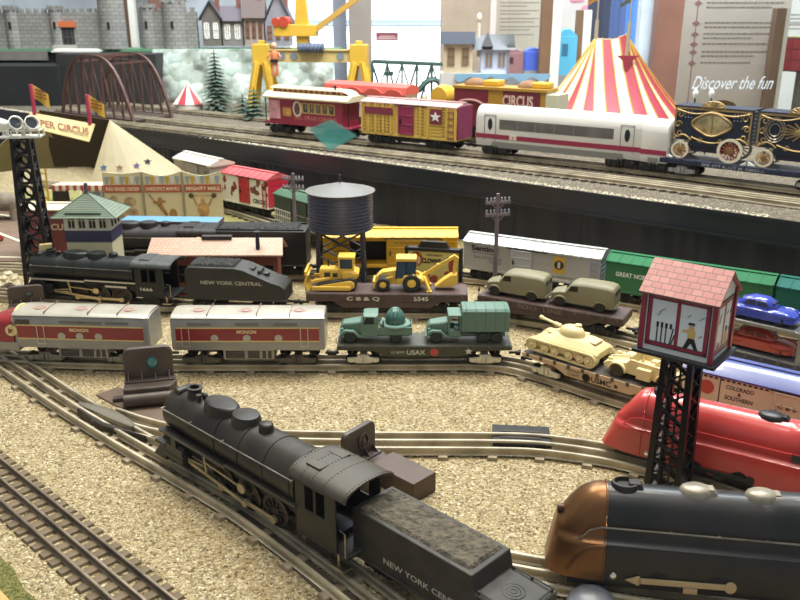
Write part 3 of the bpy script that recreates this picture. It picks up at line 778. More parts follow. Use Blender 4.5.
        text(b, 'M', (-h-.1,-w2-.08,4.95), (1,0,0), (0,0,1), .8, MRED, bold=.05)
        coupler(t, -h-4.2, -1)
    return t
KK = (.906, .906, .858)
loc, rz = place(P5, -40.3, 21)
monon('grey and red cab unit with a rounded red nose at the left edge', loc, rz, 19.6, True)
loc, rz = place(P5, -19.2, 21.4)
monon('grey and red cabless booster unit with three portholes, behind the switch motor', loc, rz, 21.4)

# ------------------------------------------------------------ shrouded streamline engines
def streamline(label, loc, rz, L, bodym, nosem, domes, rodm, W=6.6, H=8.2, lean=3.2, finm=None):
    t = thing('streamlined_locomotive', label, 'toy train', loc, rz); h = L/2; w2 = W/2; z0 = 1.15
    zs = H*.46+.6                                     # shoulder
    def sect(x, kw, zt, lift=0.0, ks=1.0):
        w = w2*kw; rb = w*.80; zc = zs+.5
        zt = max(zt, zs+.9)
        pts = [(x, -w*.98, z0+lift), (x, -w, z0+1.2+lift*.5), (x, -w*ks, zs-.35), (x, -w*.97*ks, zs), (x, -w*.86, zs+.12), (x, -rb-.02, zs+.35)]
        n = 14
        for i in range(n+1):
            a = PI-PI*i/n
            pts.append((x, rb*cos(a)*(1+.03*sin(a)), zc+(zt-zc)*sin(a)**.85))
        return pts+[(x, -y, z) for _, y, z in pts[:6]][::-1]
    xn = -h+5.0
    m = MB()
    m.loft([sect(x, 1, H) for x in (xn, -2, 2, h*.55)]+[sect(h*.62, 1, H*1.0), sect(h*.66, 1.0, H*1.04), sect(h, 1, H*1.04)])
    b = m.build('body_shell', bodym, t, smooth=42, bev=.0)
    m = MB(); R_ = []
    n = 9
    for i in range(n+1):
        q = i/n; x = xn-q*(xn+h)*1.0
        f = math.sqrt(max(0, 1-(q**2.6)*.93))
        R_.append(sect(x, .45+.55*math.sqrt(max(0, 1-q**2.4*.98)), z0+1.2+(H-z0-1.2)*f, 0))
    # lean the nose back: upper part recedes
    m.loft([[ (p[0]+max(0, (p[2]-z0))/(H-z0)*lean*(i/n)**1.2, p[1], p[2]) for p in r] for i, r in enumerate(R_)])
    m.build('nose_shroud', nosem, t, smooth=55)
    m = MB(); P = sect(xn, 1.012, H*1.006)
    m.tube(P, .09, 6); m.build('nose_seam', nosem, t)
    for s in (-1, 1):
        m = MB(); P = [(x, s*(w2*.80+.22), zs+1.35) for x in (xn-.4, -1, 3, h*.6, h-.2)]; m.tube(P, .075, 6)
        for p in P[1:]: m.cyl((p[0], p[1], p[2]), (p[0], p[1]-s*.4, p[2]), .07, n=6)
        m.tube([(xn-.4, s*(w2*.8+.22), zs+1.35), (xn-1.4, s*(w2*.82+.2), zs+1.05), (xn-2.6, s*(w2*.83), zs-.3), (xn-3.2, s*(w2*.82), zs-1.8)], .075, 6)
        m.build('handrail', finm or STEEL, t)
        m = MB(); a, b_ = sorted((s*(w2-.12), s*(w2+.025)))
        arcp = [(-.8+3.1*k/12, z0+.0+1.35*sin(PI*k/12)) for k in range(13)]
        for x in (-1.9, 3.0): m = MB(); m.prism([(x+p[0]-.6, p[1]) for p in arcp], 'y', a, b_); m.build('wheel_arch', mat('#120f0f', .7), t)
        m = MB(); y = s*(w2+.12)
        m.bar((-3.4, y, 1.6), (4.4, y, 1.75), .14, .5); m.cyl((4.3, y-.1, 1.75), (4.3, y+.1, 1.75), .5, n=16); m.prism([(-4.6,1.6),(-3.4,1.17),(-3.1,1.6),(-3.4,2.05)], 'y', y-.07, y+.07)
        m.cyl((1, y-.3, 1.25), (1, y+.3, 1.25), .2, n=10); m.box(.4, 1.6, y-.12, y+.12, .9, 1.4)
        m.build('drive_rod', rodm, t, bev=.03, seg=1)
        m = MB(); m.ell((-h+5.9, s*w2, 1.75), .32, .15, .32); m.build('rivet', CHROME, t)
    q = MB(); q.wheel((0,0,0), 1.3, .5, 24); w0 = None
    for x in (-2.0, 2.9):
        for s in (-1, 1):
            o = q.build('wheel', WHEEL, t) if w0 is None else same('wheel', w0, t)
            w0 = w0 or o; o.location = Vector((x, s*1.6, 1.3))*U
    m = MB(); m.box(-h+2, h-.5, -w2+.5, w2-.5, .5, 2.0); m.build('chassis', DKM, t)
    for x, dm, rx, op in domes:
        m = MB(); m.rev([(1.1,-.35),(1.08,.05),(1.0,.32),(.8,.48),(0,.55)] if not op else [(1.1,-.35),(1.08,.1),(1.0,.38),(.86,.42),(.8,.1),(0,.08)], (x,0,H-.1), 'z', 26, rx*1.1, .95)
        m.tbox(x+.3, x+rx*1.7, -.6, .6, H-.4, x+.3, x+rx*1.2, -.45, .45, H+.35)
        m.build('dome', dm, t, smooth=50)
    for z, x in () if finm else ((H*.62+.6, -h+lean*.55+.1), (H*.3+.5, -h+.55)):
        m = MB(); m.rev([(.4,.3),(.36,-.2),(.26,-.24),(.22,-.1),(0,-.1)], (x+.15, 0, z), 'x', 18)
        m.build('headlight', mat('#4a3424', .4, .5), t)
    # raised fin on the flanks of the nose
    for s in (() if finm else (-1, 1)):
        m = MB(); m.tube([(xn-.1, s*(w2*.99), zs-.1), (xn-1.4, s*(w2*.975), zs-.35), (xn-2.4, s*(w2*.93), zs-1.4), (xn-3.1, s*(w2*.87), zs-2.6)], .2, 8); m.build('nose_fin', nosem, t)
    return t
COPPER = mat('#7a5434', .34, .7, .25, 25); COPB = mat('#161517', .42, .1, .3, 22, dirt='#2a2623', coat=.1)
KK = (.733, .744, .721)
streamline('black streamlined engine with a copper nose at the bottom right corner', (21.8, 57.1, RT), rad(-8.9), 23.0, COPB, COPPER, [(-4.9, mat('#2a241d', .6), 1.05, True), (1.1, mat('#9c9180', .4, .3, .2, 60), 1.2, False), (6.6, mat('#9c9180', .4, .3, .2, 60), 1.2, False)], mat('#bfa98a', .4, .6), 6.0, 8.3, 1.5).scale = tuple(u_*v_ for u_, v_ in zip(KK, (1.2, 1.15, 1.4)))
REDP = mat('#c23f3b', .28, 0, .06, 15, coat=.5)
KK = (.775, .804, .768)
t = streamline('red streamlined engine with a sloping front, right of the crossing tower', (31.1, 74.0, RT), rad(-31.5), 26, REDP, REDP, [(-6.9, mat('#1a1717', .4), .75, False), (5.2, mat('#26221f', .4), 1.25, False)], mat('#191818', .5), 6.2, 8.6, 3.0, REDP); t.scale = tuple(u_*v_ for u_, v_ in zip(KK, (1.1, 1.08, 1.1)))
m = MB(); m.box(8.0, 9.6, -3.15, -3.0, 5.2, 6.1); m.build('cab_window', GLASSD, t)
# ------------------------------------------------------------ toy vehicles
def ringbox(x, w, z0, z1, wt, r=.25):
    return [(x,-w,z0),(x,-w,z1-r),(x,-wt,z1),(x,-wt*.5,z1+r*.25),(x,wt*.5,z1+r*.25),(x,wt,z1),(x,w,z1-r),(x,w,z0)]
def tyre(m, c, r, w): m.rev([(0,-w/2*.6),(r*.5,-w/2*.75),(r*.56,-w/2),(r*.9,-w/2),(r,-w*.36),(r,w*.36),(r*.9,w/2),(r*.56,w/2),(r*.5,w/2*.75),(0,w/2*.6)], c, 'y', 20)
def wheels(t, pts, r, w, m_, name='wheel', hub=None):
    q = MB(); tyre(q, (0,0,0), r, w); w0 = None
    for p in pts:
        o = q.build(name, m_, t) if w0 is None else same(name, w0, t)
        w0 = w0 or o; o.location = Vector(p)*U
        if hub:
            h = MB(); s = -1 if p[1] < 0 else 1
            h.rev([(r*.5,0),(r*.46,s*w*.2),(r*.2,s*w*.28),(r*.2,s*w*.42),(0,s*w*.44)], (0, s*w*.34, 0), 'y', 14); h.build('hub', hub, o)
def arch(m, x, s, y, r, d, z):
    "mudguard: a half ring over a wheel"
    P = [(x+r*cos(PI*k/10), z+r*sin(PI*k/10)) for k in range(11)]
    Q = [(x+r*1.22*cos(PI*k/10), z+r*1.25*sin(PI*k/10)) for k in range(11)][::-1]
    a, b = sorted((s*(y-d), s*y)); m.prism(P+Q, 'y', a, b)
def van(label, loc, rz, m_, group=None):              # front at -x
    t = thing('toy_van', label, 'toy van', loc, rz, group)
    m = MB()
    S_ = [(-4.5,1.1,.9,1.5,.6),(-4.3,1.45,.75,2.15,.9),(-3.2,1.6,.7,2.5,1.1),(-2.2,1.7,.7,2.65,1.25)]
    m.loft([ringbox(x, w, z0, z1, wt) for x, w, z0, z1, wt in S_])
    S_ = [(-2.5,1.7,.7,2.6,1.3),(-1.75,1.72,.7,3.7,1.3),(-1.2,1.75,.7,4.05,1.35),(.5,1.8,.7,4.2,1.4),(3.4,1.8,.7,4.15,1.4),(4.2,1.75,.7,3.95,1.3),(4.45,1.65,.8,3.6,1.2)]
    m.loft([ringbox(x, w, z0, z1, wt, .45) for x, w, z0, z1, wt in S_])
    for s in (-1, 1):
        for x in (-3.0, 2.6):
            arch(m, x, s, 2.0, .85, .7, .75)
        m.ell((-4.2, s*1.2, 1.75), .25, .28, .28, 10, 6)
    m.box(-4.75, -4.4, -1.6, 1.6, .75, 1.05); m.box(4.35, 4.6, -1.6, 1.6, .75, 1.0)
    for k in range(5): m.box(-4.56, -4.3, -.6, .6, 1.1+k*.16, 1.18+k*.16)
    m.build('body', m_, t, smooth=45, bev=.04, seg=1)
    g = MB()
    for s in (-1, 1):
        a, b = sorted((s*1.66, s*1.775)); g.prism([(-1.95,2.7),(-1.6,3.55),(-.6,3.6),(-.6,2.7)], 'y', a, b)
    g.prism([(-1.2,2.75),(1.2,2.75),(1.1,3.55),(-1.1,3.55)], 'x', -2.3, -1.86)
    for y in (-.75, .75): g.box(4.25, 4.5, y-.45, y+.45, 2.7, 3.4)
    g.build('window', mat('#14130f', .4), t)
    wheels(t, [(x, s*1.65, .75) for x in (-3.0, 2.6) for s in (-1, 1)], .75, .5, mat('#22211c', .6))
    return t
def sedan(label, loc, rz, m_, group=None):            # front at +x
    t = thing('toy_car', label, 'toy car', loc, rz, group)
    m = MB()
    S_ = [(-4.9,1.0,.9,1.35,.7),(-4.5,1.55,.6,1.75,1.0),(-3,1.75,.5,2.05,1.3),(0,1.8,.5,2.1,1.4),(2.5,1.75,.5,2.0,1.2),(4.3,1.6,.5,1.7,1.0),(4.8,1.1,.8,1.35,.7)]
    m.loft([ringbox(x, w, z0, z1, wt, .3) for x, w, z0, z1, wt in S_])
    S_ = [(-3.2,1.2,1.5,2.1,1.0),(-2.3,1.35,1.5,2.95,.95),(-1.2,1.4,1.5,3.3,.95),(.6,1.4,1.5,3.3,.95),(1.4,1.35,1.5,2.9,.9),(2.2,1.2,1.5,2.1,.9)]
    m.loft([ringbox(x, w, z0, z1, wt, .4) for x, w, z0, z1, wt in S_])
    for s in (-1, 1):
        m.ell((2.9, s*1.5, 1.5), 1.7, .42, .5); m.ell((-3, s*1.5, 1.4), 1.8, .42, .5)
        m.ell((4.6, s*1.15, 1.45), .22, .26, .26, 10, 6)
    m.box(4.6, 5.0, -1.5, 1.5, .65, .95); m.box(-5.05, -4.7, -1.5, 1.5, .65, .95)
    m.build('body', m_, t, smooth=50)
    g = MB()
    for s in (-1, 1):
        for P in ([(-2.1,2.3),(-1.7,2.95),(-.5,3.05),(-.5,2.3)], [(-.3,2.3),(-.3,3.05),(.7,3.0),(1.3,2.3)]):
            a, b = sorted((s*1.2, s*1.44)); g.prism(P, 'y', a, b)
    g.prism([(-1.1,2.25),(1.1,2.25),(.9,2.85),(-.9,2.85)], 'x', 1.3, 1.85); g.prism([(-1.0,2.25),(1.0,2.25),(.85,2.85),(-.85,2.85)], 'x', -2.75, -2.2)
    g.build('window', mat('#2b2f58' if m_.name.startswith('paint_33') else '#5e201d', .25), t)
    wheels(t, [(x, s*1.5, .62) for x in (-3.0, 2.9) for s in (-1, 1)], .62, .4, mat('#2a2422', .6))
    return t
def army_truck(label, loc, rz, m_, kind):              # front at -x
    t = thing('toy_army_truck', label, 'toy truck', loc, rz)
    L = 10.2 if kind == 'dome' else 11.6; h = L/2
    m = MB()
    S_ = [(-h+.2,.95,1.2,2.5,.8),(-h+.5,1.05,1.1,2.85,.85),(-h+3.0,1.25,1.1,3.25,1.05)]
    m.loft([ringbox(x, w, z0, z1, wt, .2) for x, w, z0, z1, wt in S_])
    m.box(-h, h-.4, -.7, .7, .7, 1.2); m.box(-h-.2, -h+.1, -1.7, 1.7, .8, 1.15)
    for k in range(6): m.box(-h+.08, -h+.25, -.75+k*.27, -.62+k*.27, 1.25, 2.4)
    for s in (-1, 1):
        m.ell((-h+.35, s*1.25, 2.0), .25, .3, .3, 10, 6)
        P = [(-h+.1,1.3),(-h+.2,1.75),(-h+.8,2.05),(-h+2.0,2.0),(-h+2.8,1.2),(-h+4.6,1.0),(-h+4.6,.85),(-h+2.6,.9),(-h+1.9,1.65),(-h+.9,1.7),(-h+.4,1.2)]
        a, b = sorted((s*1.0, s*1.85)); m.prism(P, 'y', a, b)
    m.build('hood', m_, t, bev=.05, seg=1)
    c = MB(); x0, x1 = -h+3.0, -h+(5.4 if kind == 'dome' else 4.9)
    zt = 4.35
    if kind == 'dome':
        for s in (-1, 1):
            a, b = sorted((s*1.62, s*1.78)); c.box(x0, x1, a, b, 1.1, 3.0)
            c.prism([(x0,3.0),(x0+.5,zt-.3),(x0+.7,zt-.3),(x0+.35,3.0)], 'y', a, b); c.box(x1-.6, x1, a, b, 3.0, zt-.2)
        c.box(x0, x0+.2, -1.7, 1.7, 1.1, 3.0); c.box(x1-.2, x1, -1.7, 1.7, 1.1, zt)
        c.loft([ringbox(x, w, zt-.3, zt, wt, .2) for x, w, wt in ((x0+.35,1.6,1.3),(x0+.9,1.75,1.5),(x1,1.75,1.5))])
    else:
        for s in (-1, 1):
            a, b = sorted((s*1.62, s*1.78)); c.box(x0, x0+.25, a, b, 1.1, zt); c.box(x1-.25, x1, a, b, 1.1, zt); c.box(x0, x1, a, b, 1.1, 2.0)
        c.box(x0, x0+.2, -1.7, 1.7, 1.1, 3.0); c.box(x0, x1, -1.75, 1.75, zt-.2, zt+.05)
        c.box(x0+.9, x1-.1, -1.4, -.3, 1.9, 2.3); c.box(x0+.9, x1-.1, .3, 1.4, 1.9, 2.3)
    cb = c.build('cab', m_, t, bev=.05, seg=1)
    g = MB(); g.box(x0+.25, x1-.2, -1.55, 1.55, 3.0, zt-.3) if kind == 'dome' else g.box(x1-.3, x1-.1, -1.5, 1.5, 1.4, 4.0)
    g.build('cab_window', mat('#15191a', .4), t)
    if kind == 'dome':
        b = MB(); b.box(x1+.1, h, -1.75, 1.75, 1.25, 1.5)
        for s in (-1, 1): b.box(x1+.1, h, min(s*1.6, s*1.78), max(s*1.6, s*1.78), 1.4, 2.5)
        b.box(h-.15, h, -1.75, 1.75, 1.4, 2.5); b.build('truck_bed', m_, t, bev=.05, seg=1)
        b = MB(); b.rev([(0,0),(2.2,0),(2.25,.15),(2.15,.3),(1.5,.32),(1.45,.1),(0,.1)], (x1+2.4, 0, 2.4), 'z', 28); b.build('mount_ring', m_, t)
        b = MB(); b.rev([(1.3,0),(1.34,.6),(1.25,1.3),(.95,1.9),(.5,2.25),(0,2.35)], (x1+2.4, 0, 2.6), 'z', 24); b.build('dome_light', mat('#3f6a60', .15, 0, .2, 50, coat=.8), t, smooth=60)
        b = MB()
        for k in range(6):
            a = PI*k/6; P = [(1.37*cos(q)*cos(a)+x1+2.4, 1.37*cos(q)*sin(a), 2.6+.2+2.2*sin(q)) for q in [PI*i/12 for i in range(13)]]; b.tube(P, .09, 5)
        b.build('dome_cage', m_, t)
        b = MB(); b.cyl((x1+.55,-1.2,3.2), (x1+.85,-1.2,3.2), .65, n=16); b.build('spare_wheel', m_, t)
        W_ = [(-h+1.4, 1.4), (h-2.3, 1.4)]
    else:
        b = MB(); zz = 1.9
        b.loft([[(x,-1.95,zz),(x,-1.95,5.0+d),(x,-1.6,5.35+d),(x,0,5.5+d),(x,1.6,5.35+d),(x,1.95,5.0+d),(x,1.95,zz)] for x, d in ((x1+.05,-.1),(x1+.25,0),(h-.3,0),(h,-.15))])
        b.build('canvas_cover', m_, t, smooth=30, bev=.06)
        b = MB()
        for k in range(5):
            x = x1+.6+k*(h-x1-1.2)/4; b.tube([(x,-1.98,zz+.1),(x,-1.98,5.0),(x,-1.62,5.38),(x,0,5.53),(x,1.62,5.38),(x,1.98,5.0),(x,1.98,zz+.1)], .07, 5)
        b.build('cover_hoops', m_, t)
        W_ = [(-h+1.4, 1.4), (h-3.6, 1.4), (h-1.7, 1.4)]
    wheels(t, [(x, s*y, .85) for x, y in W_ for s in (-1, 1)], .85, .62, mat('#27302b', .6))
    return t
TYEL = mat('#e6bc4e', .4, 0, .08, 20); TYDK = mat('#23262a', .5)
def bulldozer(label, loc, rz):                         # blade at -x
    t = thing('toy_bulldozer', label, 'toy bulldozer', loc, rz)
    for s in (-1, 1):
        m = MB(); y0, y1 = sorted((s*1.0, s*2.0))
        P = [(-3.4,.5),(-3.5,.9),(-3.2,1.25),(2.2,2.2),(3.0,2.0),(3.3,1.2),(3.0,.35),(2.6,0),(-2.9,0)]
        m.prism(P, 'y', y0, y1); tr = m.build('track', TYDK, t, bev=.08)
        m = MB(); y0, y1 = sorted((s*.95, s*2.08)); Q = [(-3.1,.6),(-2.9,.95),(2.1,1.85),(2.8,1.5),(2.9,.7),(2.4,.3),(-2.7,.3)]; m.prism(Q, 'y', y0, y1)
        m.rev([(.8,0),(.8,s*.12),(.5,s*.2),(0,s*.2)], (2.0, s*2.05, 1.05), 'y', 18); m.build('track_frame', TYEL, tr, bev=.06, seg=1)
        m = MB(); m.bar((-4.2, s*2.35, .55), (2.2, s*2.35, .55), .35, .7); m.bar((-4.3, s*1.9, 1.6), (-1.2, s*1.2, 2.0), .3, .5); m.build('push_arm', TYEL, t, bev=.05, seg=1)
    m = MB(); m.box(-3.0, 1.0, -1.05, 1.05, .8, 3.5); m.tbox(-3.0, -.2, -1.05, 1.05, 3.4, -2.8, -.3, -.9, .9, 3.75); m.box(.8, 3.3, -1.6, 1.6, 2.0, 3.3); m.box(2.4, 3.5, -1.7, 1.7, 2.4, 3.1); m.build('engine_hood', TYEL, t, bev=.1)
    m = MB(); m.box(-2.2, -1.2, -1.1, 1.1, 2.1, 3.0); m.box(-.8, 0, -1.1, 1.1, 2.2, 2.9); m.build('engine_grille', TYDK, t)
    m = MB(); m.cyl((-1.6,.4,3.5), (-1.6,.4,5.0), .16, n=10); m.build('exhaust_pipe', TYDK, t)
    m = MB()
    for x in (.3, 2.6):
        for y in (-1.2, 1.2): m.bar((x, y, 3.1), (x, y, 5.5), .28)
    m.box(.2, 2.8, -1.3, 1.3, 2.8, 3.7); m.build('cab', TYEL, t, bev=.04, seg=1)
    m = MB(); m.box(.1, 2.9, -1.45, 1.45, 5.4, 5.9); m.build('cab_roof', TYEL, t, bev=.15)
    m = MB(); m.box(.45, 2.45, -1.16, 1.16, 3.7, 5.4); m.build('cab_window', mat('#38434c', .15), t)
    m = MB(); P = [(-5.1+.55*(1-sin(PI*k/8))*1.0-.0, .05+2.9*k/8) for k in range(9)]; Q = [(x-.3, z) for x, z in P][::-1]; m.prism(P+Q, 'y', -2.5, 2.5); m.box(-5.3, -4.9, -2.5, 2.5, 2.8, 3.6); m.build('blade', TYEL, t, bev=.05)
    return t
def backhoe(label, loc, rz):
    t = thing('toy_backhoe_loader', label, 'toy digger', loc, rz)
    m = MB(); m.prism([(-3.7,1.0),(-3.8,2.2),(-2.8,3.2),(-.2,3.6),(-.2,1.0)], 'y', -1.0, 1.0); m.box(-.4, 3.4, -1.4, 1.4, 1.1, 2.1)
    for s in (-1, 1): m.prism([(.4,1.6),(.8,2.7),(2.4,3.0),(4.0,2.2),(4.2,1.8),(3.4,1.7)], 'y', min(s*1.1, s*2.0), max(s*1.1, s*2.0))
    m.box(3.3, 4.4, -1.0, 1.0, .9, 2.4); m.build('body', TYEL, t, bev=.1)
    m = MB(); m.box(-3.3, -1.8, -1.05, 1.05, 2.0, 2.8); m.build('engine_grille', mat('#a9a08c', .5), t)
    m = MB()
    for x0, x1 in ((-.2,-.5),(1.2,1.2),(2.7,2.6)):
        for y in (-1.25, 1.25): m.bar((x1, y, 2.0), (x0, y, 5.2), .24)
    m.build('cab_frame', TYDK, t)
    m = MB(); m.prism([(-.4,2.2),(-.15,5.2),(2.6,5.2),(2.5,2.2)], 'y', -1.2, 1.2); m.build('cab_window', mat('#39506a', .12, coat=.5), t)
    m = MB(); m.box(-.5, 2.9, -1.5, 1.5, 5.15, 5.75); m.build('cab_roof', TYEL, t, bev=.15)
    RB = mat('#26262a', .6)
    wheels(t, [(2.1, s*1.75, 1.5) for s in (-1, 1)], 1.5, .85, RB, hub=TYEL); wheels(t, [(-2.6, s*1.6, 1.15) for s in (-1, 1)], 1.15, .7, RB, hub=TYEL)
    m = MB(); m.bar((4.0,0,2.4), (6.6,0,4.2), .7, .8, (0,1,0)); m.bar((6.4,0,4.1), (9.0,0,5.7), .6, .75, (0,1,0)); m.cyl((6.5,-.45,4.15), (6.5,.45,4.15), .4, n=14); m.build('boom', TYEL, t, bev=.08)
    m = MB(); m.bar((4.4,0,3.1), (8.2,0,5.6), .22, .22); m.build('ram', TYDK, t)
    m = MB(); m.bar((8.8,0,5.8), (9.6,0,5.2), .8, .8, (0,1,0)); m.bar((9.3,0,5.6), (9.0,0,2.2), .5, .6, (0,1,0)); m.build('dipper_arm', TYEL, t, bev=.08)
    m = MB(); m.prism([(9.5,2.8),(9.6,1.3),(8.9,.55),(5.9,.5),(7.2,1.7),(8.5,2.6)], 'y', -.9, .9); m.build('bucket', TYEL, t, bev=.1)
    for s in (-1, 1):
        m = MB(); m.bar((4.2, s*1.1, 2.3), (5.0, s*2.1, .3), .45, .45); m.box(4.6, 5.4, s*2.1-.4, s*2.1+.4, .02, .3); m.build('stabiliser', TYEL, t, bev=.05, seg=1)
    m = MB(); m.box(-4.3, -3.9, -1.7, 1.7, .4, 1.8); m.bar((-4.0,-1.2,1.3), (-1.0,-1.2,2.4), .25, .4); m.bar((-4.0,1.2,1.3), (-1.0,1.2,2.4), .25, .4); m.build('loader_bucket', TYEL, t, bev=.08)
    return t
TAN = mat('#d9c791', .5, 0, .06, 15)
def tank(label, loc, rz):                              # gun towards -x
    t = thing('toy_tank', label, 'toy tank', loc, rz)
    m = MB()
    m.loft([[(x,-w,z0),(x,-w,z1),(x,-w*.62,z2),(x,w*.62,z2),(x,w,z1),(x,w,z0)] for x, w, z0, z1, z2 in ((-5.4,2.3,1.5,1.8,1.9),(-4.6,2.35,1.2,2.0,2.4),(-2.2,2.4,1.0,2.2,3.3),(2.8,2.4,1.0,2.2,3.2),(4.4,2.3,1.0,2.1,2.7),(4.9,2.2,1.2,1.9,2.2))])
    m.build('hull', TAN, t, smooth=25, bev=.06)
    m = MB()
    m.box(2.3, 4.0, -1.1, 1.1, 3.0, 3.25); m.box(-3.3, -2.2, -1.3, -.3, 3.0, 3.3); m.ell((-4.3,.8,2.5), .3, .3, .25, 10, 6); m.box(.8, 1.6, 1.0, 1.9, 3.1, 3.35)
    m.build('hull_fittings', TAN, t, bev=.05, seg=1)
    for s in (-1, 1):
        y0, y1 = sorted((s*1.55, s*2.75)); ctr = [(-5.0,1.25),(3.9,1.05)]
        def cap(r, dr=0):
            P = [(-5.0+(.85+dr)*cos(a), 1.25+(.85+dr)*sin(a)) for a in [PI*.5+PI*k/10 for k in range(11)]]
            return P+[(3.9+(1.0+dr)*cos(a), 1.05+(1.0+dr)*sin(a)) for a in [-PI*.5+PI*k/10 for k in range(11)]]
        m = MB(); O = cap(0); I = cap(0, -.22); n = len(O)
        vs = [(p[0], y, p[1]) for y in (y0, y1) for p in O]+[(p[0], y, p[1]) for y in (y0, y1) for p in I]
        fs = []
        for k in range(n):
            j = (k+1) % n
            fs += [(k, j, n+j, n+k), (2*n+k, 3*n+k, 3*n+j, 2*n+j), (k, 2*n+k, 2*n+j, j), (n+k, n+j, 3*n+j, 3*n+k)]
        m.add(vs, fs)
        L = 0; seg = []
        for k in range(n):
            a, b = Vector(O[k]), Vector(O[(k+1) % n]); c = max(1, int((b-a).length/.34))
            for q in range(c):
                p = a+(b-a)*((q+.5)/c); d = (b-a).normalized(); nn = Vector((d.y, -d.x))
                m.bar((p.x-nn.x*-.02, y0-.03, p.y-nn.y*-.02), (p.x, y1+.03, p.y), .17, .17, (d.x, 0, d.y))
        m.build('track', TAN, t, smooth=0)
        m = MB(); m.prism(cap(0, -.6), 'y', min(s*1.5, s*2.3), max(s*1.5, s*2.3)); sp = m.build('suspension_plate', TAN, t)
        for x in (-4.9, -2.9, -1.3, .9, 2.6, 3.9):
            r = .62 if abs(x) < 4.5 and x < 3.5 else .7
            m = MB(); tyre(m, (0,0,0), r, .5); m.ell((0, s*.22, 0), .25, .2, .25, 10, 6); o = m.build('road_wheel', TAN, t); o.location = Vector((x, s*2.5, 1.0 if x > -4.5 else 1.25))*U
    m = MB(); m.rev([(1.05,-.2),(1.1,0),(1.0,.6),(.85,1.0),(.55,1.25),(0,1.35)], (-.2,0,3.3), 'z', 26, 1.75, 1.35); m.rev([(.5,0),(.48,.28),(0,.3)], (.4,.5,4.5), 'z', 14); m.build('turret', TAN, t, smooth=55)
    m = MB(); m.rev([(0,0),(.32,0),(.3,1.0),(.2,1.1),(.2,3.0),(.3,3.05),(.3,3.5),(.15,3.5),(.15,3.2)], (0,0,0), 'z', 14)
    m.v = [(-2.0-p[2]*.97, p[0]*1.2+.1, 4.0+p[1]+p[2]*.18) for p in m.v]; m.build('gun_barrel', TAN, t)
    return t
def scout_car(label, loc, rz):
    t = thing('toy_scout_car', label, 'toy car', loc, rz)
    m = MB()
    P = [(-5.2,.8),(-5.4,1.5),(-4.6,2.0),(-2.2,2.3),(-1.6,3.0),(4.4,2.8),(5.0,1.6),(4.9,.7)]
    m.prism(P, 'y', -1.9, -1.6); m.prism(P, 'y', 1.6, 1.9)
    m.prism([(-5.2,.8),(-5.4,1.5),(-4.6,2.0),(-2.2,2.3),(-2.0,2.0),(4.6,1.7),(4.9,.7)], 'y', -1.6, 1.6)
    m.box(4.5, 4.9, -1.7, 1.7, 1.2, 2.5); m.box(-1.9, -1.6, -1.6, 1.6, 2.0, 3.3)
    for y in (-.8, .8): m.box(.2, 1.2, y-.5, y+.5, 1.8, 2.6); m.box(2.6, 3.6, y-.5, y+.5, 1.8, 2.5)
    m.build('hull', TAN, t, bev=.1)
    m = MB()
    for s in (-1, 1):
        arch(m, -3.2, s, 2.5, 1.05, 1.1, .95); arch(m, 3.3, s, 2.5, 1.05, 1.1, .95)
        a, b = sorted((s*1.9, s*2.6)); m.box(-.4, 1.5, a, b, .7, 2.3); m.ell((-4.6, s*1.3, 2.1), .4, .3, .3)
    m.build('mudguard', TAN, t, bev=.06, seg=1, smooth=40)
    m = MB(); m.bar((-4.8,-.9,2.3), (-2.0,.6,2.6), .22); m.cyl((-.8,.2,2.0), (-.8,.2,3.6), .18, n=10); m.bar((-2.8,.2,3.5), (0,.2,3.7), .2); m.build('gun_mount', TAN, t)
    wheels(t, [(x, s*2.05, .95) for x in (-3.2, 3.3) for s in (-1, 1)], .93, .6, mat('#3c3326', .6))
    return t
# ------------------------------------------------------------ freight cars and their loads
def on(loc, rz, x, y, z):
    x *= KK[0]; y *= KK[1]; z *= KK[2]
    return (loc[0]+x*cos(rz)-y*sin(rz), loc[1]+x*sin(rz)+y*cos(rz), loc[2]+z)
FD = (1,0,0); UPV = (0,0,1)
# construction flatcar
BRN = mat('#4b3a38', .45, .1, .2, 40); WTXT = mat('#d9d2c4', .5)
KK = (.975, .975, .923)
loc, rz = place(P6, -1.9, 25.2); CB = (loc, rz)
t = flatcar('brown flatcar carrying the yellow bulldozer and backhoe', loc, rz, 24.6, 5.4, BRN, mat('#5a4744', .5, 0, .2, 40), 2.2, 1.3, deep=1.1)
text(t, 'C B & Q', (-3.6,-2.7,2.45), FD, UPV, .75, WTXT, w=5.0, bold=.02); text(t, '5545', (5.2,-2.7,2.45), FD, UPV, .7, WTXT, w=2.2, bold=.02)
bulldozer('yellow toy bulldozer with raised blade on the brown flatcar', on(loc, rz, -7.6, .2, 3.62), rz).scale = tuple(u_*v_ for u_, v_ in zip(KK, (.93, .9, .95)))
backhoe('yellow toy backhoe loader with folded digging arm on the brown flatcar', on(loc, rz, 1.8, .0, 3.62), rz).scale = tuple(u_*v_ for u_, v_ in zip(KK, (.93, .9, .95)))
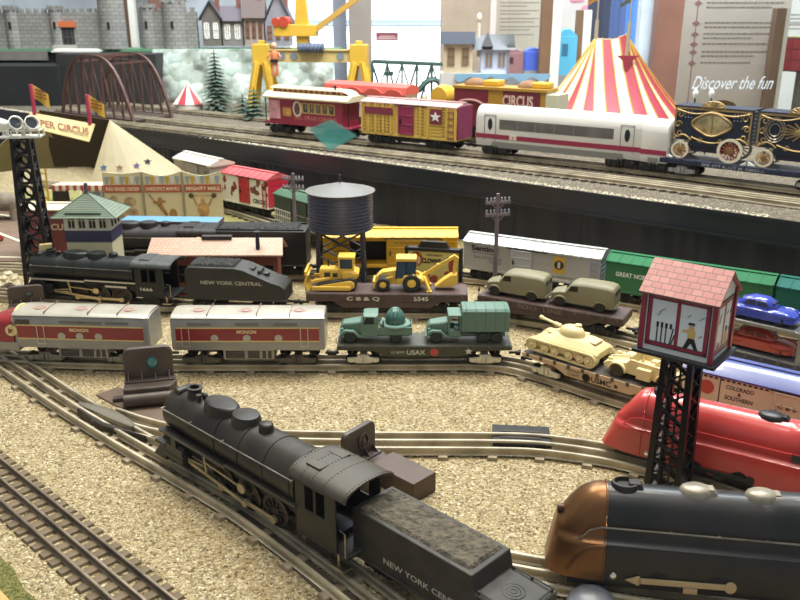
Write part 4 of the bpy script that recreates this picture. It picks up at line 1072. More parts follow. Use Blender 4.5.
# van flatcar
KK = (.97, .956, .905)
loc, rz = place(P6, 22.4, 22)
VB = mat('#45332f', .5, .1, .25, 40)
t = flatcar('dark brown flatcar carrying two olive vans', loc, rz, 22.4, 5.2, VB, mat('#584541', .55, 0, .2, 40), 2.2, 1.2, deep=.9)
text(t, 'SOO  LINE', (-1.2,-2.6,2.5), FD, UPV, .7, mat('#7d6a5c', .5), w=7.0)
OLV = mat('#7c7458', .5, 0, .06, 15)
van('olive toy van nearest the telegraph pole, front on the brown flatcar', on(loc, rz, -5.6, .2, 3.52), rz, OLV, None)
bpy.data.objects['toy_van']['label'] = 'olive toy van on the brown flatcar, the one beside the telegraph pole'; bpy.data.objects['toy_van'].scale = tuple(u_*v_ for u_, v_ in zip(KK, (1.06, 1, 1)))
van('olive toy van on the brown flatcar, the one nearer the crossing tower', on(loc, rz, 4.7, .2, 3.52), rz, OLV, None).scale = tuple(u_*v_ for u_, v_ in zip(KK, (1.06, 1, 1)))
# army flatcar
ARM = mat('#3d3f33', .45, .1, .15, 40); WF = mat('#d6cfb8', .4, .3)
KK = (.905, .905, .858)
loc, rz = place(P5, 3.1, 24)
t = flatcar('dark olive depressed flatcar carrying two green army trucks', loc, rz, 24.6, 5.2, ARM, mat('#4a493e', .5, 0, .2, 30), 2.3, .95, True, WF, wm=mat('#2a2725', .5, .4))
text(t, 'USAX', (-1.2,-2.6,1.95), FD, UPV, .75, mat('#c9c4ae', .5), w=2.6, bold=.02); text(t, 'US ARMY', (-3.7,-2.6,2.1), FD, UPV, .4, mat('#c9c4ae', .5), w=2.0)
m = MB(); m.cyl((1.4,-2.55,2.3), (1.4,-2.64,2.3), .6, n=24); b = m.build('round_emblem', mat('#b5483c', .5), t)
def star(m, c, r, y0, y1):
    P = [(c[0]+(r if k % 2 == 0 else r*.42)*sin(PI*k/5), c[1]+(r if k % 2 == 0 else r*.42)*cos(PI*k/5)) for k in range(10)]
    m.prism(P, 'y', y0, y1)
m = MB(); star(m, (6.2,2.45), .55, -2.64, -2.58); m.build('star', mat('#d6cfb8', .5), t, smooth=0)
AGR = mat('#5f7a6c', .45, 0, .06, 12)
army_truck('green toy army truck carrying a caged dome on its bed', on(loc, rz, -6.8, 0, 3.36), rz, AGR, 'dome')
army_truck('green toy army truck with a canvas covered cargo bed', on(loc, rz, 6.1, 0, 3.36), rz, AGR, 'canvas')
# marine flatcar
KK = (.887, .877, .832)
loc, rz = place(P5, 24.5, 22)
t = flatcar('tan depressed flatcar carrying the cream tank and scout car', loc, rz, 23.5, 5.2, mat('#c1a17c', .5, 0, .1, 30), mat('#4d4740', .5, 0, .2, 30), 2.3, .95, True, WF, wm=mat('#2a2725', .5, .4))
BT = mat('#1f1c1a', .5)
text(t, 'USMC', (.6,-2.6,1.85), FD, UPV, .85, BT, w=2.9, bold=.03); text(t, 'MARINES', (-3.6,-2.6,2.45), FD, UPV, .4, BT, w=2.3); text(t, 'CORPS', (-3.5,-2.6,1.85), FD, UPV, .4, BT, w=1.8)
m = MB(); m.rev([(.62,0),(.62,.05),(.5,.05),(.5,0)], (-1.6,-2.65,2.2), 'y', 22); m.rev([(.3,0),(.3,.05),(0,.05)], (-1.6,-2.65,2.2), 'y', 14); m.build('round_emblem', BT, t)
m = MB(); star(m, (2.75,2.2), .42, -2.64, -2.58); m.build('star', BT, t, smooth=0)
tank('cream toy tank with a domed turret on the tan flatcar', on(loc, rz, -5.6, .5, 3.5), rz)
scout_car('cream toy armoured car behind the tank on the tan flatcar', on(loc, rz, 5.6, .3, 3.36), rz)
# blue roofed refrigerator car
BEI = mat('#cdbf9f', .5, 0, .08, 20)
KK = (.80, .824, .785)
CSL = (41.2, 81.0, RT)
t = boxcar('refrigerator_car', 'beige refrigerator car with a rounded blue roof behind the red engine', CSL, rad(-36), 27, 5.8, 6.0, BEI, mat('#3f4f8f', .25, 0, .08, 12, coat=.5), BEI, door=(-1.6, 1.8), ribs=False, rise=1.5, z0=2.0)
for b_, x, z, w_, h_ in (('COLORADO', -5.9, 6.3, 3.6, .6), ('&', -5.9, 5.6, .5, .5), ('SOUTHERN', -5.9, 4.8, 3.6, .6), ('C & S', .1, 5.4, 2.2, .6), ('REFRIGERATOR', 6.2, 4.9, 5.2, .6), ('BEER CAR', 5.6, 6.3, 2.4, .4)):
    text(t, b_, (x,-2.9 if abs(x) > 1.9 else -3.12,z), FD, UPV, h_, BT, w=w_, bold=.02)
m = MB(); m.cyl((-10.2,-2.85,5.9), (-10.2,-2.96,5.9), 1.0, n=26); m.build('round_emblem', mat('#b04a38', .5), t)
m = MB()
for x0, x1 in ((-12.8,-8.6),(-8.4,-1.7),(2.0,12.8)):
    for k in range(int((x1-x0)/.7)): m.box(x0+k*.7, x0+k*.7+.4, -2.95, -2.9, 7.35, 7.6)
for x in (-8.5, 1.9): m.box(x-.06, x+.06, -2.96, -2.9, 2.2, 7.9)
m.build('printed_trim', BT, t, smooth=0)
# auto carrier
KK = (.892, .904, .857)
loc, rz = place(P6, 41.6, 24)
ACG = mat('#8e8c88', .35, .6, .15, 40)
t = flatcar('grey two-deck auto carrier with chrome-edged frames behind the crossing tower', loc, rz, 23.5, 5.6, mat('#3a3d4a', .45, .2, .15, 40), mat('#55555a', .5), 2.2, 1.0)
m = MB(); 
z0, z1 = 3.2, 7.8; x0, x1 = -11.4, 11.0
for s in (-1, 1):
    y = s*2.6
    P = [(x0,y,z0),(x0,y,z1-.8),(x0+.25,y,z1-.2),(x0+.9,y,z1),(x1-.9,y,z1),(x1-.25,y,z1-.2),(x1,y,z1-.8),(x1,y,z0)]
    f = MB()
    for i in range(len(P)-1): f.bar(P[i], P[i+1], .3, .55)
    f.bar((x0,y,z0), (x1,y,z0), .3, .4); f.bar((-.2,y,z0), (-.2,y,z1), .2, .4); f.build('rack_frame', ACG, t, bev=.05, seg=1)
m.box(x0+.3, x1-.3, -2.5, 2.5, z1-.15, z1+.05)
for k in range(8): m.box(x0+.6+k*2.95, x0+1.0+k*2.95, -2.5, 2.5, z1+.04, z1+.14)
m.build('upper_deck', mat('#6c6b6b', .4, .4), t)
BLUE = mat('#3343a8', .25, 0, .05, 12, coat=.6); CRED = mat('#b03a2c', .25, 0, .05, 12, coat=.6)
sedan('blue toy car on the top deck of the auto carrier', on(loc, rz, 4.8, 0, z1+.15), rz, BLUE)
sedan('red toy car on the bottom deck of the auto carrier', on(loc, rz, 5.2, 0, 3.32), rz, CRED)
# far train: yellow, grey and green boxcars
YB = mat('#dba81c', .42, 0, .08, 20)
KK = (1.041, 1.041, .987)
t = boxcar('boxcar', 'yellow boxcar with its door open, standing behind the water tank', (-2.1, 140.4, RT), 0.0, 22.6, 5.4, 5.1, YB, YB, mat('#d9a733', .42), opening=(-6.2, -.2), sideribs=12, slide=(0, 6.2))
text(t, 'The nationwide service plan', (3.6,-2.98,6.0), FD, UPV, .42, BT, w=5.0); text(t, 'HOME', (-7.6,-2.8,4.4), FD, UPV, .5, BT, w=1.6); text(t, 'DELIVERY', (-7.2,-2.8,5.5), FD, UPV, .5, BT, w=3.0, bold=.03)
GB = mat('#a9a7a4', .4, .2, .1, 20); GR = mat('#c3c1bc', .4, .3, .1, 20)
KK = (1.046, 1.022, .967)
t = boxcar('boxcar', 'grey boxcar with a pale ribbed roof behind the olive vans', (22.2, 134.4, RT), rad(-28.1), 22.2, 5.4, 4.7, GB, GR, mat('#b3b3b4', .4, .2), endm=mat('#a9adbf', .4, .2), door=(-3.0, .4), nr=16)
text(t, 'Sentinel', (-7.4,-2.7,5.3), FD, UPV, .95, BT, w=4.6, bold=.04); text(t, 'FAST FREIGHT SERVICE', (-7.2,-2.7,4.8), FD, UPV, .25, BT, w=4.6); text(t, 'BALTIMORE &', (-6.9,-2.7,3.9), FD, UPV, .45, mat('#4a4a4c', .5), w=4.6); text(t, 'OHIO', (-5.6,-2.7,3.3), FD, UPV, .4, mat('#4a4a4c', .5), w=2.0)
text(t, 'BALTIMORE AND OHIO', (6.0,-2.7,2.5), FD, UPV, .3, BT, w=5)
m = MB(); m.box(3.9, 5.7, -2.78, -2.7, 3.3, 6.1); b = m.build('yellow_emblem', mat('#c59a2e', .5), t)
m = MB(); m.cyl((4.8,-2.77,4.7), (4.8,-2.84,4.7), .75, n=22); m.build('emblem_disc', mat('#2b2a26', .5), b)
m = MB(); m.box(4.6, 5.0, -2.87, -2.8, 4.2, 5.2); m.build('emblem_figure', mat('#b9b7ae', .5), b)
KK = (.963, .975, .923)
GRN = mat('#2d6b43', .4, 0, .1, 20)
t = boxcar('boxcar', 'dark green boxcar lettered in white, partly behind the crossing tower', (43.5, 121.9, RT), rad(-31.3), 25, 5.4, 5.0, GRN, mat('#2b6842', .7, 0, .1, 20, spec=.2), GRN, door=(-2.4, 1.4))
text(t, 'GREAT NORTHERN', (-7.0,-2.7,4.6), FD, UPV, .8, mat('#dfe3d8', .5), w=7.6, bold=.03)
t = boxcar('boxcar', 'teal green boxcar end at the right edge, coupled to the dark green boxcar', (63.1, 109.4, RT), rad(-34), 22, 5.4, 5.0, mat('#1f5b50', .7, 0, .1, 20, spec=.2))
# ------------------------------------------------------------ structures between the tracks
# crossing watchman's hut on a lattice tower
HB = G(668, 488, 0); HX, HY = 25.0, 69.3; HZ = 21.2
hy = rad(-38)
KK = (.775, .788, .754)
t = thing('crossing_tower', "watchman's hut with a red brick-pattern roof on a black lattice tower, right of centre", 'toy building', (HX, HY, 0), hy)
LBK = mat('#161518', .3, .4, .2, 60)
m = MB(); m.box(-2.6, 2.6, -2.6, 2.6, 0, .4); m.build('base', LBK, t, bev=.1)
def leg(a, z): return (a*(2.35-.0*z)-a*.55*z/HZ)
for sx, sy in ((-1,-1),(1,-1),(1,1),(-1,1)):
    m = MB(); m.bar((sx*1.85, sy*1.85, .4), (sx*1.45, sy*1.45, HZ), .7, .7); m.build('leg', LBK, t)
m = MB(); N = 9
for f in range(4):
    def pt(u, z):
        w_ = 1.85-.4*z/HZ; a, b = u*w_, -w_
        return [(a, b, z), (-b, a, z), (-a, -b, z), (b, -a, z)][f]
    for k in range(N):
        za, zb = .6+(HZ-.8)*k/N, .6+(HZ-.8)*(k+1)/N
        m.bar(pt(-1, za), pt(1, zb), .14, .6, (pt(0, 1)[0], pt(0, 1)[1], 0)); m.bar(pt(1, za), pt(-1, zb), .16, .5, (pt(0, 1)[0], pt(0, 1)[1], 0))
m.build('lattice', LBK, t)
m = MB(); m.box(.55, .75, -2.2, -2.0, .5, HZ)
for k in range(14): m.box(-.6, .75, -2.2, -2.1, 1+k*1.05, 1.1+k*1.05)
m.box(-.6, -.4, -2.2, -2.0, .5, HZ); m.build('ladder', LBK, t)
m = MB(); m.box(-4.7, 4.7, -3.7, 3.7, HZ-.1, HZ+.35); m.build('platform', mat('#2c2b2d', .4, .3), t, bev=.08)
hz = HZ+.35; hw, hd, hh = 3.95, 2.95, 7.5
WW = mat('#e9e7e4', .35, coat=.3); HRED = mat('#8e1f35', .35, coat=.3)
m = MB()
m.box(-hw, hw, -hd, hd, hz, hz+hh); m.prism([(-hd,hz+hh),(hd,hz+hh),(0,hz+hh+2.2)], 'x', -hw, hw); hut = m.build('hut', WW, t)
for sx in (-1, 1):
    for sy in (-1, 1): c = MB(); c.box(sx*hw-.28, sx*hw+.28, sy*hd-.28, sy*hd+.28, hz, hz+hh); c.build('corner_post', HRED, t, bev=.05)
ROOFB = brickmat('roof_brick', '#b8766f', '#ab655f', '#6a4a40', 84, .95, .52, .035, .38, 'xy')
for s in (-1, 1):
    r = MB(); y0, z0_, y1, z1_ = s*(hd+.75), hz+hh-.65, 0, hz+hh+2.45
    r.add([(-hw-.5,y0,z0_),(hw+.5,y0,z0_),(hw+.5,y1,z1_),(-hw-.5,y1,z1_),(-hw-.5,y0,z0_+.22),(hw+.5,y0,z0_+.22),(hw+.5,y1,z1_+.22),(-hw-.5,y1,z1_+.22)],
          [(3,2,1,0),(4,5,6,7),(0,1,5,4),(1,2,6,5),(2,3,7,6),(3,0,4,7)]); r.build('roof_slope', ROOFB, t, smooth=0)
PBK = mat('#171518', .5); PANE = mat('#dfe2e4', .3); PYEL = mat('#d2b06a', .5); SKIN = mat('#c99f80', .5)
def window_face(y, x0, x1, left):
    "printed window in the hut wall; drawn in wall units, facing -y"
    f = MB(); zz0, zz1 = hz+.75, hz+hh-.75
    f.box(x0, x1, y-.05, y, zz0, zz1); w = f.build('window_print', PANE, t)
    f = MB(); d = .09; b = .42; xm = (x0+x1)/2
    for xa, xb, za, zb in ((x0,x1,zz0,zz0+b),(x0,x1,zz1-b,zz1),(x0,x0+b,zz0,zz1),(x1-b,x1,zz0,zz1),(xm-b*.5,xm+b*.5,zz0,zz1)): f.box(xa, xb, y-d, y, za, zb)
    f.build('window_frame', HRED, w)
    k = MB(); d = .1
    for xa, xb, za, zb in ((x0,x1,zz0-.1,zz0),(x0,x1,zz1,zz1+.1),(x0-.1,x0,zz0-.1,zz1+.1),(x1,x1+.1,zz0-.1,zz1+.1),(x0+b,xm-b*.5,zz0+b,zz0+b+.06),(xm+b*.5,x1-b,zz0+b,zz0+b+.06),(x0+b,xm-b*.5,zz1-b-.06,zz1-b),(xm+b*.5,x1-b,zz1-b-.06,zz1-b)): k.box(xa, xb, y-d, y, za, zb)
    q = (x1-x0)/5.9
    for a, b_ in (((-1.9,1.0),(-1.3,1.6)),((-2.0,.6),(-1.7,.95)),((.9,1.1),(1.2,1.5)),((2.0,1.0),(2.5,1.5)),((2.1,-1.0),(2.4,-.7))):
        k.bar((xm+a[0]*q, y-.07, hz+hh/2+a[1]), (xm+b_[0]*q, y-.07, hz+hh/2+b_[1]), .07, .05, (0,1,0))
    if left:
        for i in range(4):
            x = xm-2.2+i*.5; k.bar((x, y-.07, zz0+.45), (x+(.3 if i == 3 else 0), y-.07, zz0+2.4), .13, .06, (0,1,0)); k.box(x-.13, x+.13, y-.1, y-.05, zz0+2.3, zz0+2.9)
        k.bar((xm-.55, y-.07, zz0+.45), (xm-.2, y-.07, zz0+1.7), .14, .06, (0,1,0))
    k.build('drawn_lines', PBK, w)
    def poly(nm, P, mm, l=.09):
        g = MB(); g.prism([(xm+a*q, zz0+b_) for a, b_ in P], 'y', y-l, y-.04); g.v = [((v[0]-xm-1.5*q)*.78+xm+1.4*q if left else v[0], v[1], v[2]) for v in g.v]; g.build(nm, mm, w, smooth=0)
    if left:
        poly('drawn_trousers', [(.6,.4),(1.15,1.75),(1.9,1.75),(2.45,.5),(2.0,.5),(1.55,1.15),(1.1,.4)], PBK)
        poly('drawn_coat', [(1.1,1.7),(1.0,2.35),(.35,2.3),(.35,2.55),(1.05,2.75),(1.3,3.0),(1.8,3.0),(2.0,2.4),(1.95,1.7)], PYEL)
        poly('drawn_face', [(1.15,2.95),(1.15,3.35),(1.75,3.35),(1.7,2.95)], SKIN)
        poly('drawn_cap', [(.95,3.3),(1.1,3.55),(1.75,3.6),(1.85,3.3)], PBK)
    else:
        poly('drawn_stove', [(-1.9,.42),(-1.9,1.0),(-1.3,1.3),(-.9,.9),(-.9,.42)], HRED)
        poly('drawn_coat', [(.7,.42),(.6,1.3),(.9,2.0),(1.5,2.1),(1.8,1.3),(1.8,.42)], PYEL)
        poly('drawn_cap', [(.9,2.1),(1.0,2.6),(1.5,2.6),(1.55,2.1)], PBK)
    return w
window_face(-hd, -hw+.55, hw-.55, True)
e_ = window_face(-hw, -hd+.55, hd-.55, False); e_.rotation_euler[2] = PI/2
for o in e_.children: o.rotation_euler = (0, 0, 0)
# grey tin water tank
KK = (1.0, 1.0, .95)
WY = 129.5; WX = D(341, 230, WY).x
t = thing('water_tank', 'dark ribbed water tank with a pale conical roof on latticed legs', 'toy water tower', (WX, WY, 0))
TK = mat('#4c4d5c', .32, .55, .15, 20)
zb = 12.4; zt = 18.6; R0 = 5.1
m = MB(); prof = [(0,zb)]; n = 11
for k in range(n*2+1):
    z = zb+(zt-zb)*k/(n*2); prof.append((R0-.12+.14*(k % 2), z))
prof += [(R0,zt),(0,zt)]; m.rev(prof, (0,0,0), 'z', 48); m.build('tank', TK, t, smooth=50)
m = MB(); m.rev([(0,zt-.05),(R0+.3,zt-.1),(R0+.32,zt+.05),(1.0,zt+1.15),(.5,zt+1.3),(0,zt+1.32)], (0,0,0), 'z', 40); m.build('roof', mat('#6f6c68', .5, .1, .1, 20), t)
m = MB(); m.cyl((0,0,zt+1.1), (0,0,zt+2.6), .2, .16, 10); m.build('finial', TK, t)
LG = mat('#3f3e4a', .45, .3)
for sx, sy in ((-1,-1),(1,-1),(1,1),(-1,1)):
    m = MB(); m.bar((sx*3.6, sy*2.4, 0), (sx*3.4, sy*2.4, zb), .85, .6); m.build('leg', LG, t)
m = MB()
for f in range(4):
    for k in range(3):
        za, zc_ = .4+k*3.95, .4+(k+1)*3.95
        for u in (-1, 1):
            if f % 2 == 0: y = -2.4 if f == 0 else 2.4; m.bar((u*3.5, y, za), (-u*3.5, y, zc_), .14, .85, (0,1,0))
            else: x = -3.5 if f == 1 else 3.5; m.bar((x, u*2.35, za), (x, -u*2.35, zc_), .12, .5, (1,0,0))
m.build('cross_bracing', LG, t)
m = MB(); m.box(-4.2, 4.2, -2.9, 2.9, 0, .4); m.build('base', LG, t, bev=.1)
# telegraph poles
PL = mat('#75676b', .6, 0, .2, 30)
KK = (1.1, 1.1, 1.05)
t = thing('telegraph_pole', 'telegraph pole with two crossarms by the red lettered boxcar', 'pole', (D(294,200,158).x, 158, 0), rad(-12))
m = MB(); m.cyl((0,0,0), (0,0,13.8), .42, .28, 12); m.rev([(.8,0),(.7,.3),(.4,.5)], (0,0,0), 'z', 14); m.build('mast', PL, t)
for z in (11.2, 12.7):
    m = MB(); m.bar((-2.1,-.15,z), (2.1,-.15,z), .3, .32); m.bar((-1.2,-.2,z), (0,-.2,z-.9), .12); m.bar((1.2,-.2,z), (0,-.2,z-.9), .12); a = m.build('crossarm', PL, t)
    for x in (-1.9,-1.2,-.6,.6,1.2,1.9):
        m = MB(); m.rev([(.16,0),(.2,.15),(.1,.25),(.18,.32),(.14,.5),(0,.55)], (x,-.15,z+.14), 'z', 10); m.build('insulator', mat('#8d8a90', .3), a)
KK = (1.0, 1.0, .945)
p2 = (15.0, 128.1, 0)
t.scale = tuple(u_*v_ for u_, v_ in zip(KK, (1, 1, 1.15)))
dup(t, p2, rad(14), 'telegraph pole with two crossarms standing before the grey boxcar').scale = tuple(u_*v_ for u_, v_ in zip(KK, (.95, .95, 1.34)))
# billboard
p = D(433, 290, 128)
t = thing('billboard', 'yellow circus billboard in a black frame behind the backhoe', 'billboard', (p.x, 128, 0), rad(-12))
BK = mat('#1b1d22', .4)
m = MB(); m.box(-4.4, 4.4, .0, .5, 3.0, 9.0)
for x in (-4.5, 4.1): m.box(x, x+.5, -.3, .7, 0, 9.4)
m.box(-4.6, 4.6, -.3, .7, 8.8, 9.4); m.box(-4.6, 4.6, -.2, .6, 2.6, 3.1); m.build('frame', BK, t, bev=.06)
m = MB(); m.prism([(-2.6,9.4),(-1.9,10.5),(1.9,10.5),(2.6,9.4)], 'y', -.1, .5); m.build('light_hood', BK, t, bev=.06)
m = MB(); m.box(-4.0, 4.0, -.08, .02, 3.1, 8.8); pn = m.build('poster', mat('#d6c674', .5), t)
text(pn, 'WORLD FAMOUS', (.1,-.08,8.0), FD, UPV, .36, BT, w=2.6, bold=.03); text(pn, 'CLOWNS', (-.3,-.08,6.8), FD, UPV, .9, BT, w=3.0, bold=.06)
m = MB(); RB2 = random.Random(4)
for k in range(15):
    cx, cz = RB2.uniform(-3.2, 3.5), RB2.uniform(3.4, 5.6); m.ell((cx,-.09,cz), RB2.uniform(.35,.7), .04, RB2.uniform(.35,.6), 12, 6)
m.build('printed_crowd', mat('#9c4a3a', .5), pn)
m = MB()
m.ell((-2.7,-.1,7.4), 1.05, .05, 1.25, 18, 8); m.ell((3.0,-.1,6.6), .6, .05, 1.5, 18, 8); m.build('printed_hair', mat('#a5402f', .5), pn)
m = MB(); m.ell((-2.7,-.15,7.2), .7, .05, .9, 18, 8); m.build('printed_face', mat('#dcc0a0', .5), pn)
m = MB(); m.ell((-2.7,-.2,7.1), .2, .06, .2, 10, 6); m.box(-3.0, -2.4, -.22, -.16, 6.55, 6.7); m.build('printed_nose', mat('#b3322c', .5), pn)
# floodlight tower
p = G(29, 287, 0)
KK = (1.016, 1.016, .962)
t = thing('floodlight_tower', 'black pierced floodlight tower with twin white lamps at the left edge', 'toy lamp tower', (p.x+3.4, 133.2, 0), rad(8))
TB = mat('#1d1719', .4, .3, .2, 40); LW = mat('#d8d6cc', .35, .1)
FZ = 26.3
for sx, sy in ((-1,-1),(1,-1),(1,1),(-1,1)):
    m = MB(); m.bar((sx*2.0, sy*2.0, 0), (sx*1.15, sy*1.15, FZ), .55, .55); m.build('leg', TB, t)
m = MB()
for f in range(4):
    z = 1.6
    while z < FZ-1:
        w_ = 2.0-.85*z/FZ; r = w_*.72
        pts = []
        for k in range(14):
            a = 2*PI*k/14; u, v = r*cos(a), z+r*1.1*sin(a)
            ww = 2.0-.85*v/FZ
            pts.append([(u, -ww, v), (ww, u, v), (-u, ww, v), (-ww, -u, v)][f])
        m.tube(pts, .24, 6, closed=True); z += r*2.55
m.build('pierced_panel', TB, t)
m = MB(); m.box(-2.6, 2.6, -2.6, 2.6, 0, .5); m.build('base', TB, t, bev=.1)
m = MB(); m.box(-3.0, 3.0, -1.5, 1.5, FZ, FZ+.25)
for y in (-1.5, 1.5):
    m.bar((-3.0,y,FZ+1.2), (3.0,y,FZ+1.2), .2)
    for x in (-3.0, -1.0, 1.0, 3.0): m.bar((x,y,FZ), (x,y,FZ+1.2), .2)
for x in (-3.0, 3.0): m.bar((x,-1.5,FZ+1.2), (x,1.5,FZ+1.2), .2)
m.build('railing', LW, t)
for x in (-.6, 1.7):
    m = MB(); m.v = []; m.rev([(0,-1.3),(.7,-1.25),(1.0,-.7),(1.25,.3),(1.35,.8),(1.2,.82),(1.0,.2),(0,-.3)], (0,0,0), 'z', 24)
    T = Matrix.Translation((x, -.5, FZ+2.2)) @ Matrix.Rotation(rad(42), 4, 'Z') @ Matrix.Rotation(rad(66), 4, 'X') @ Matrix.Scale(.85, 4)
    m.v = [tuple(T @ Vector(v)) for v in m.v]; l = m.build('floodlight', LW, t)
    m = MB(); m.rev([(0,.3),(1.15,.3),(1.15,.36),(0,.42)], (0,0,0), 'z', 22); m.v = [tuple(T @ Vector(v)) for v in m.v]; m.build('lens', mat('#33343a', .1, coat=1), l)
    m = MB(); m.bar((x-1.4,0,FZ+.2), (x-1.4,0,FZ+2.2), .2, .5); m.build('bracket', LW, l)
m = MB(); m.rev([(0,-1.0),(.6,-.95),(.9,0),(.95,.6),(0,.5)], (0,0,0), 'z', 18); T = Matrix.Translation((-2.6, .6, FZ+2.0)) @ Matrix.Rotation(rad(-80), 4, 'Y'); m.v = [tuple(T @ Vector(v)) for v in m.v]; m.build('floodlight', LW, t)
# switch tower with hip roof
t = thing('switch_tower', 'cream two storey switch tower with a green hipped roof', 'toy building', (-49.5, 133.0, 0), rad(0))
CRM = mat('#d5caa4', .5, 0, .06, 20); NAV = mat('#3f3b54', .5)
x0, x1, y0, y1 = -3.6, 3.5, -1.9, 3.3
m = MB(); m.box(x0, x1, y0, y1, 0, 9.4); m.build('lower_wall', CRM, t)
m = MB(); m.box(x0-.1, x1+.1, y0-.1, y1+.1, 9.4, 11.3); m.build('blue_band', NAV, t)
m = MB(); m.box(x0+.15, x1-.15, y0+.15, y1-.15, 11.3, 13.6); m.build('glazing', mat('#3a2a22', .2), t)
m = MB(); m.box(x0, x1, y0, y1, 11.3, 11.7); m.box(x0, x1, y0, y1, 13.3, 13.7)
for k in range(5):
    x = x0+.3+(x1-x0-.6)*k/4
    for y in (y0, y1): m.box(x-.3, x+.3, y-.06, y+.06, 11.5, 13.5)
for k in range(4):
    y = y0+.3+(y1-y0-.6)*k/3
    for x in (x0, x1): m.box(x-.06, x+.06, y-.3, y+.3, 11.5, 13.5)
for k in range(9):
    x = x0+.3+(x1-x0-.6)*k/8; m.box(x-.05, x+.05, y0-.03, y0+.03, 11.5, 13.5)
m.box(x0, x1, y0-.03, y0+.03, 12.95, 13.05)
m.build('window_frame', mat('#e4dec8', .5), t)
RFG = mat('#6d7865', .5, 0, .12, 40); m = MB()
ex0, ex1, ey0, ey1, ez = x0-1.6, x1+1.5, y0-1.4, y1+1.4, 13.6; ap = ((ex0+ex1)/2-.4, (ey0+ey1)/2, 17.2)
m.add([(ex0,ey0,ez),(ex1,ey0,ez),(ex1,ey1,ez),(ex0,ey1,ez),(ex0,ey0,ez+.15),(ex1,ey0,ez+.15),(ex1,ey1,ez+.15),(ex0,ey1,ez+.15),ap], [(3,2,1,0),(0,1,5,4),(1,2,6,5),(2,3,7,6),(3,0,4,7),(4,5,8),(5,6,8),(6,7,8),(7,4,8)])
m.build('roof', RFG, t, smooth=0)
m = MB()
for k in range(1, 12):
    f = k/12
    q = [Vector(c)*(1-f)+Vector(ap)*f for c in ((ex0,ey0,ez+.15),(ex1,ey0,ez+.15),(ex1,ey1,ez+.15))]
    m.bar(q[0]+Vector((0,0,.03)), q[1]+Vector((0,0,.03)), .06, .05); m.bar(q[1]+Vector((0,0,.03)), q[2]+Vector((0,0,.03)), .06, .05)
for c in ((ex0,ey0,ez+.15),(ex1,ey0,ez+.15),(ex1,ey1,ez+.15)): m.bar(c, ap, .14, .14)
m.bar((ex0+2.2,ey0+.6,ez+.85), (ex1-2.4,ey0+.6,ez+.85), .25, .18)
m.build('shingle_lines', mat('#4f6658', .5), t)
m = MB(); m.cyl((ap[0],ap[1],ap[2]-.4), (ap[0],ap[1],ap[2]+1.5), .3, n=10); m.build('chimney', mat('#56525a', .5), t)
# station with a pink tile roof
a = D(213, 258, 128.2)
t = thing('station', 'low railway station under a long pink tiled roof', 'toy building', (a.x, 132.4, 0))
PK = brickmat('pink_tile', '#c9a489', '#bf967d', '#a07a66', 95, .6, .32, .05, .35, 'xy')
m = MB(); m.box(-9.6, 9.6, -1.9, 1.9, 0, 7.6); m.prism([(-1.9,7.6),(1.9,7.6),(0,8.8)], 'x', -9.6, 9.6); m.build('walls', mat('#8a4a3c', .6), t)
m = MB()
for k in range(7): m.box(-8.8+k*2.7, -7.3+k*2.7, -1.95, -1.85, 2.5, 5.5)
m.build('window_row', GLASSD, t)
for s in (-1, 1):
    m = MB(); m.add([(-10.7,s*2.8,7.3),(10.6,s*2.8,7.3),(10.3,0,9.5),(-10.4,0,9.5),(-10.7,s*2.8,7.55),(10.6,s*2.8,7.55),(10.3,0,9.75),(-10.4,0,9.75)], [(3,2,1,0),(4,5,6,7),(0,1,5,4),(1,2,6,5),(2,3,7,6),(3,0,4,7)]); m.build('roof_slope', PK, t, smooth=0)
m = MB(); m.box(-2.4, 2.3, -.5, .5, 9.6, 10.1); m.build('ridge_cap', mat('#3d3431', .5), t)
m = MB(); m.cyl((6.6,-1.7,8.2), (6.6,-1.7,11.2), .35, .3, 12); m.cyl((6.6,-1.7,11.0), (6.6,-1.7,11.3), .5, n=12); m.build('stove_pipe', mat('#3f3c48', .4, .3), t)
# blue awning
KK = (1.09, 1.09, 1.03)
a = D(172, 220, 152.6)
t = thing('platform_shelter', 'open platform shelter with a flat pale blue roof', 'toy shelter', (a.x, 152.6, 0), rad(-3))
m = MB(); m.box(-8.4, 8.3, -1.8, 2.0, 7.1, 7.3); m.build('roof', mat('#5f90ad', .4, 0, .06, 12), t, bev=.05)
m = MB(); m.box(-8.45, 8.35, -1.9, -1.8, 6.7, 7.3); m.box(8.3, 8.4, -1.9, 2.0, 6.7, 7.3); m.build('fascia', mat('#5d3f3d', .5), t)
for x in (-7, -2.4, 2.4, 7): m = MB(); m.box(x-.2, x+.2, -.2, .2, .5, 7.1); m.build('post', mat('#5d3f3d', .5), t)
m = MB(); m.box(-8.4, 8.3, -1.8, 2.0, 0, .5); m.build('platform', mat('#8f8674', .7), t)
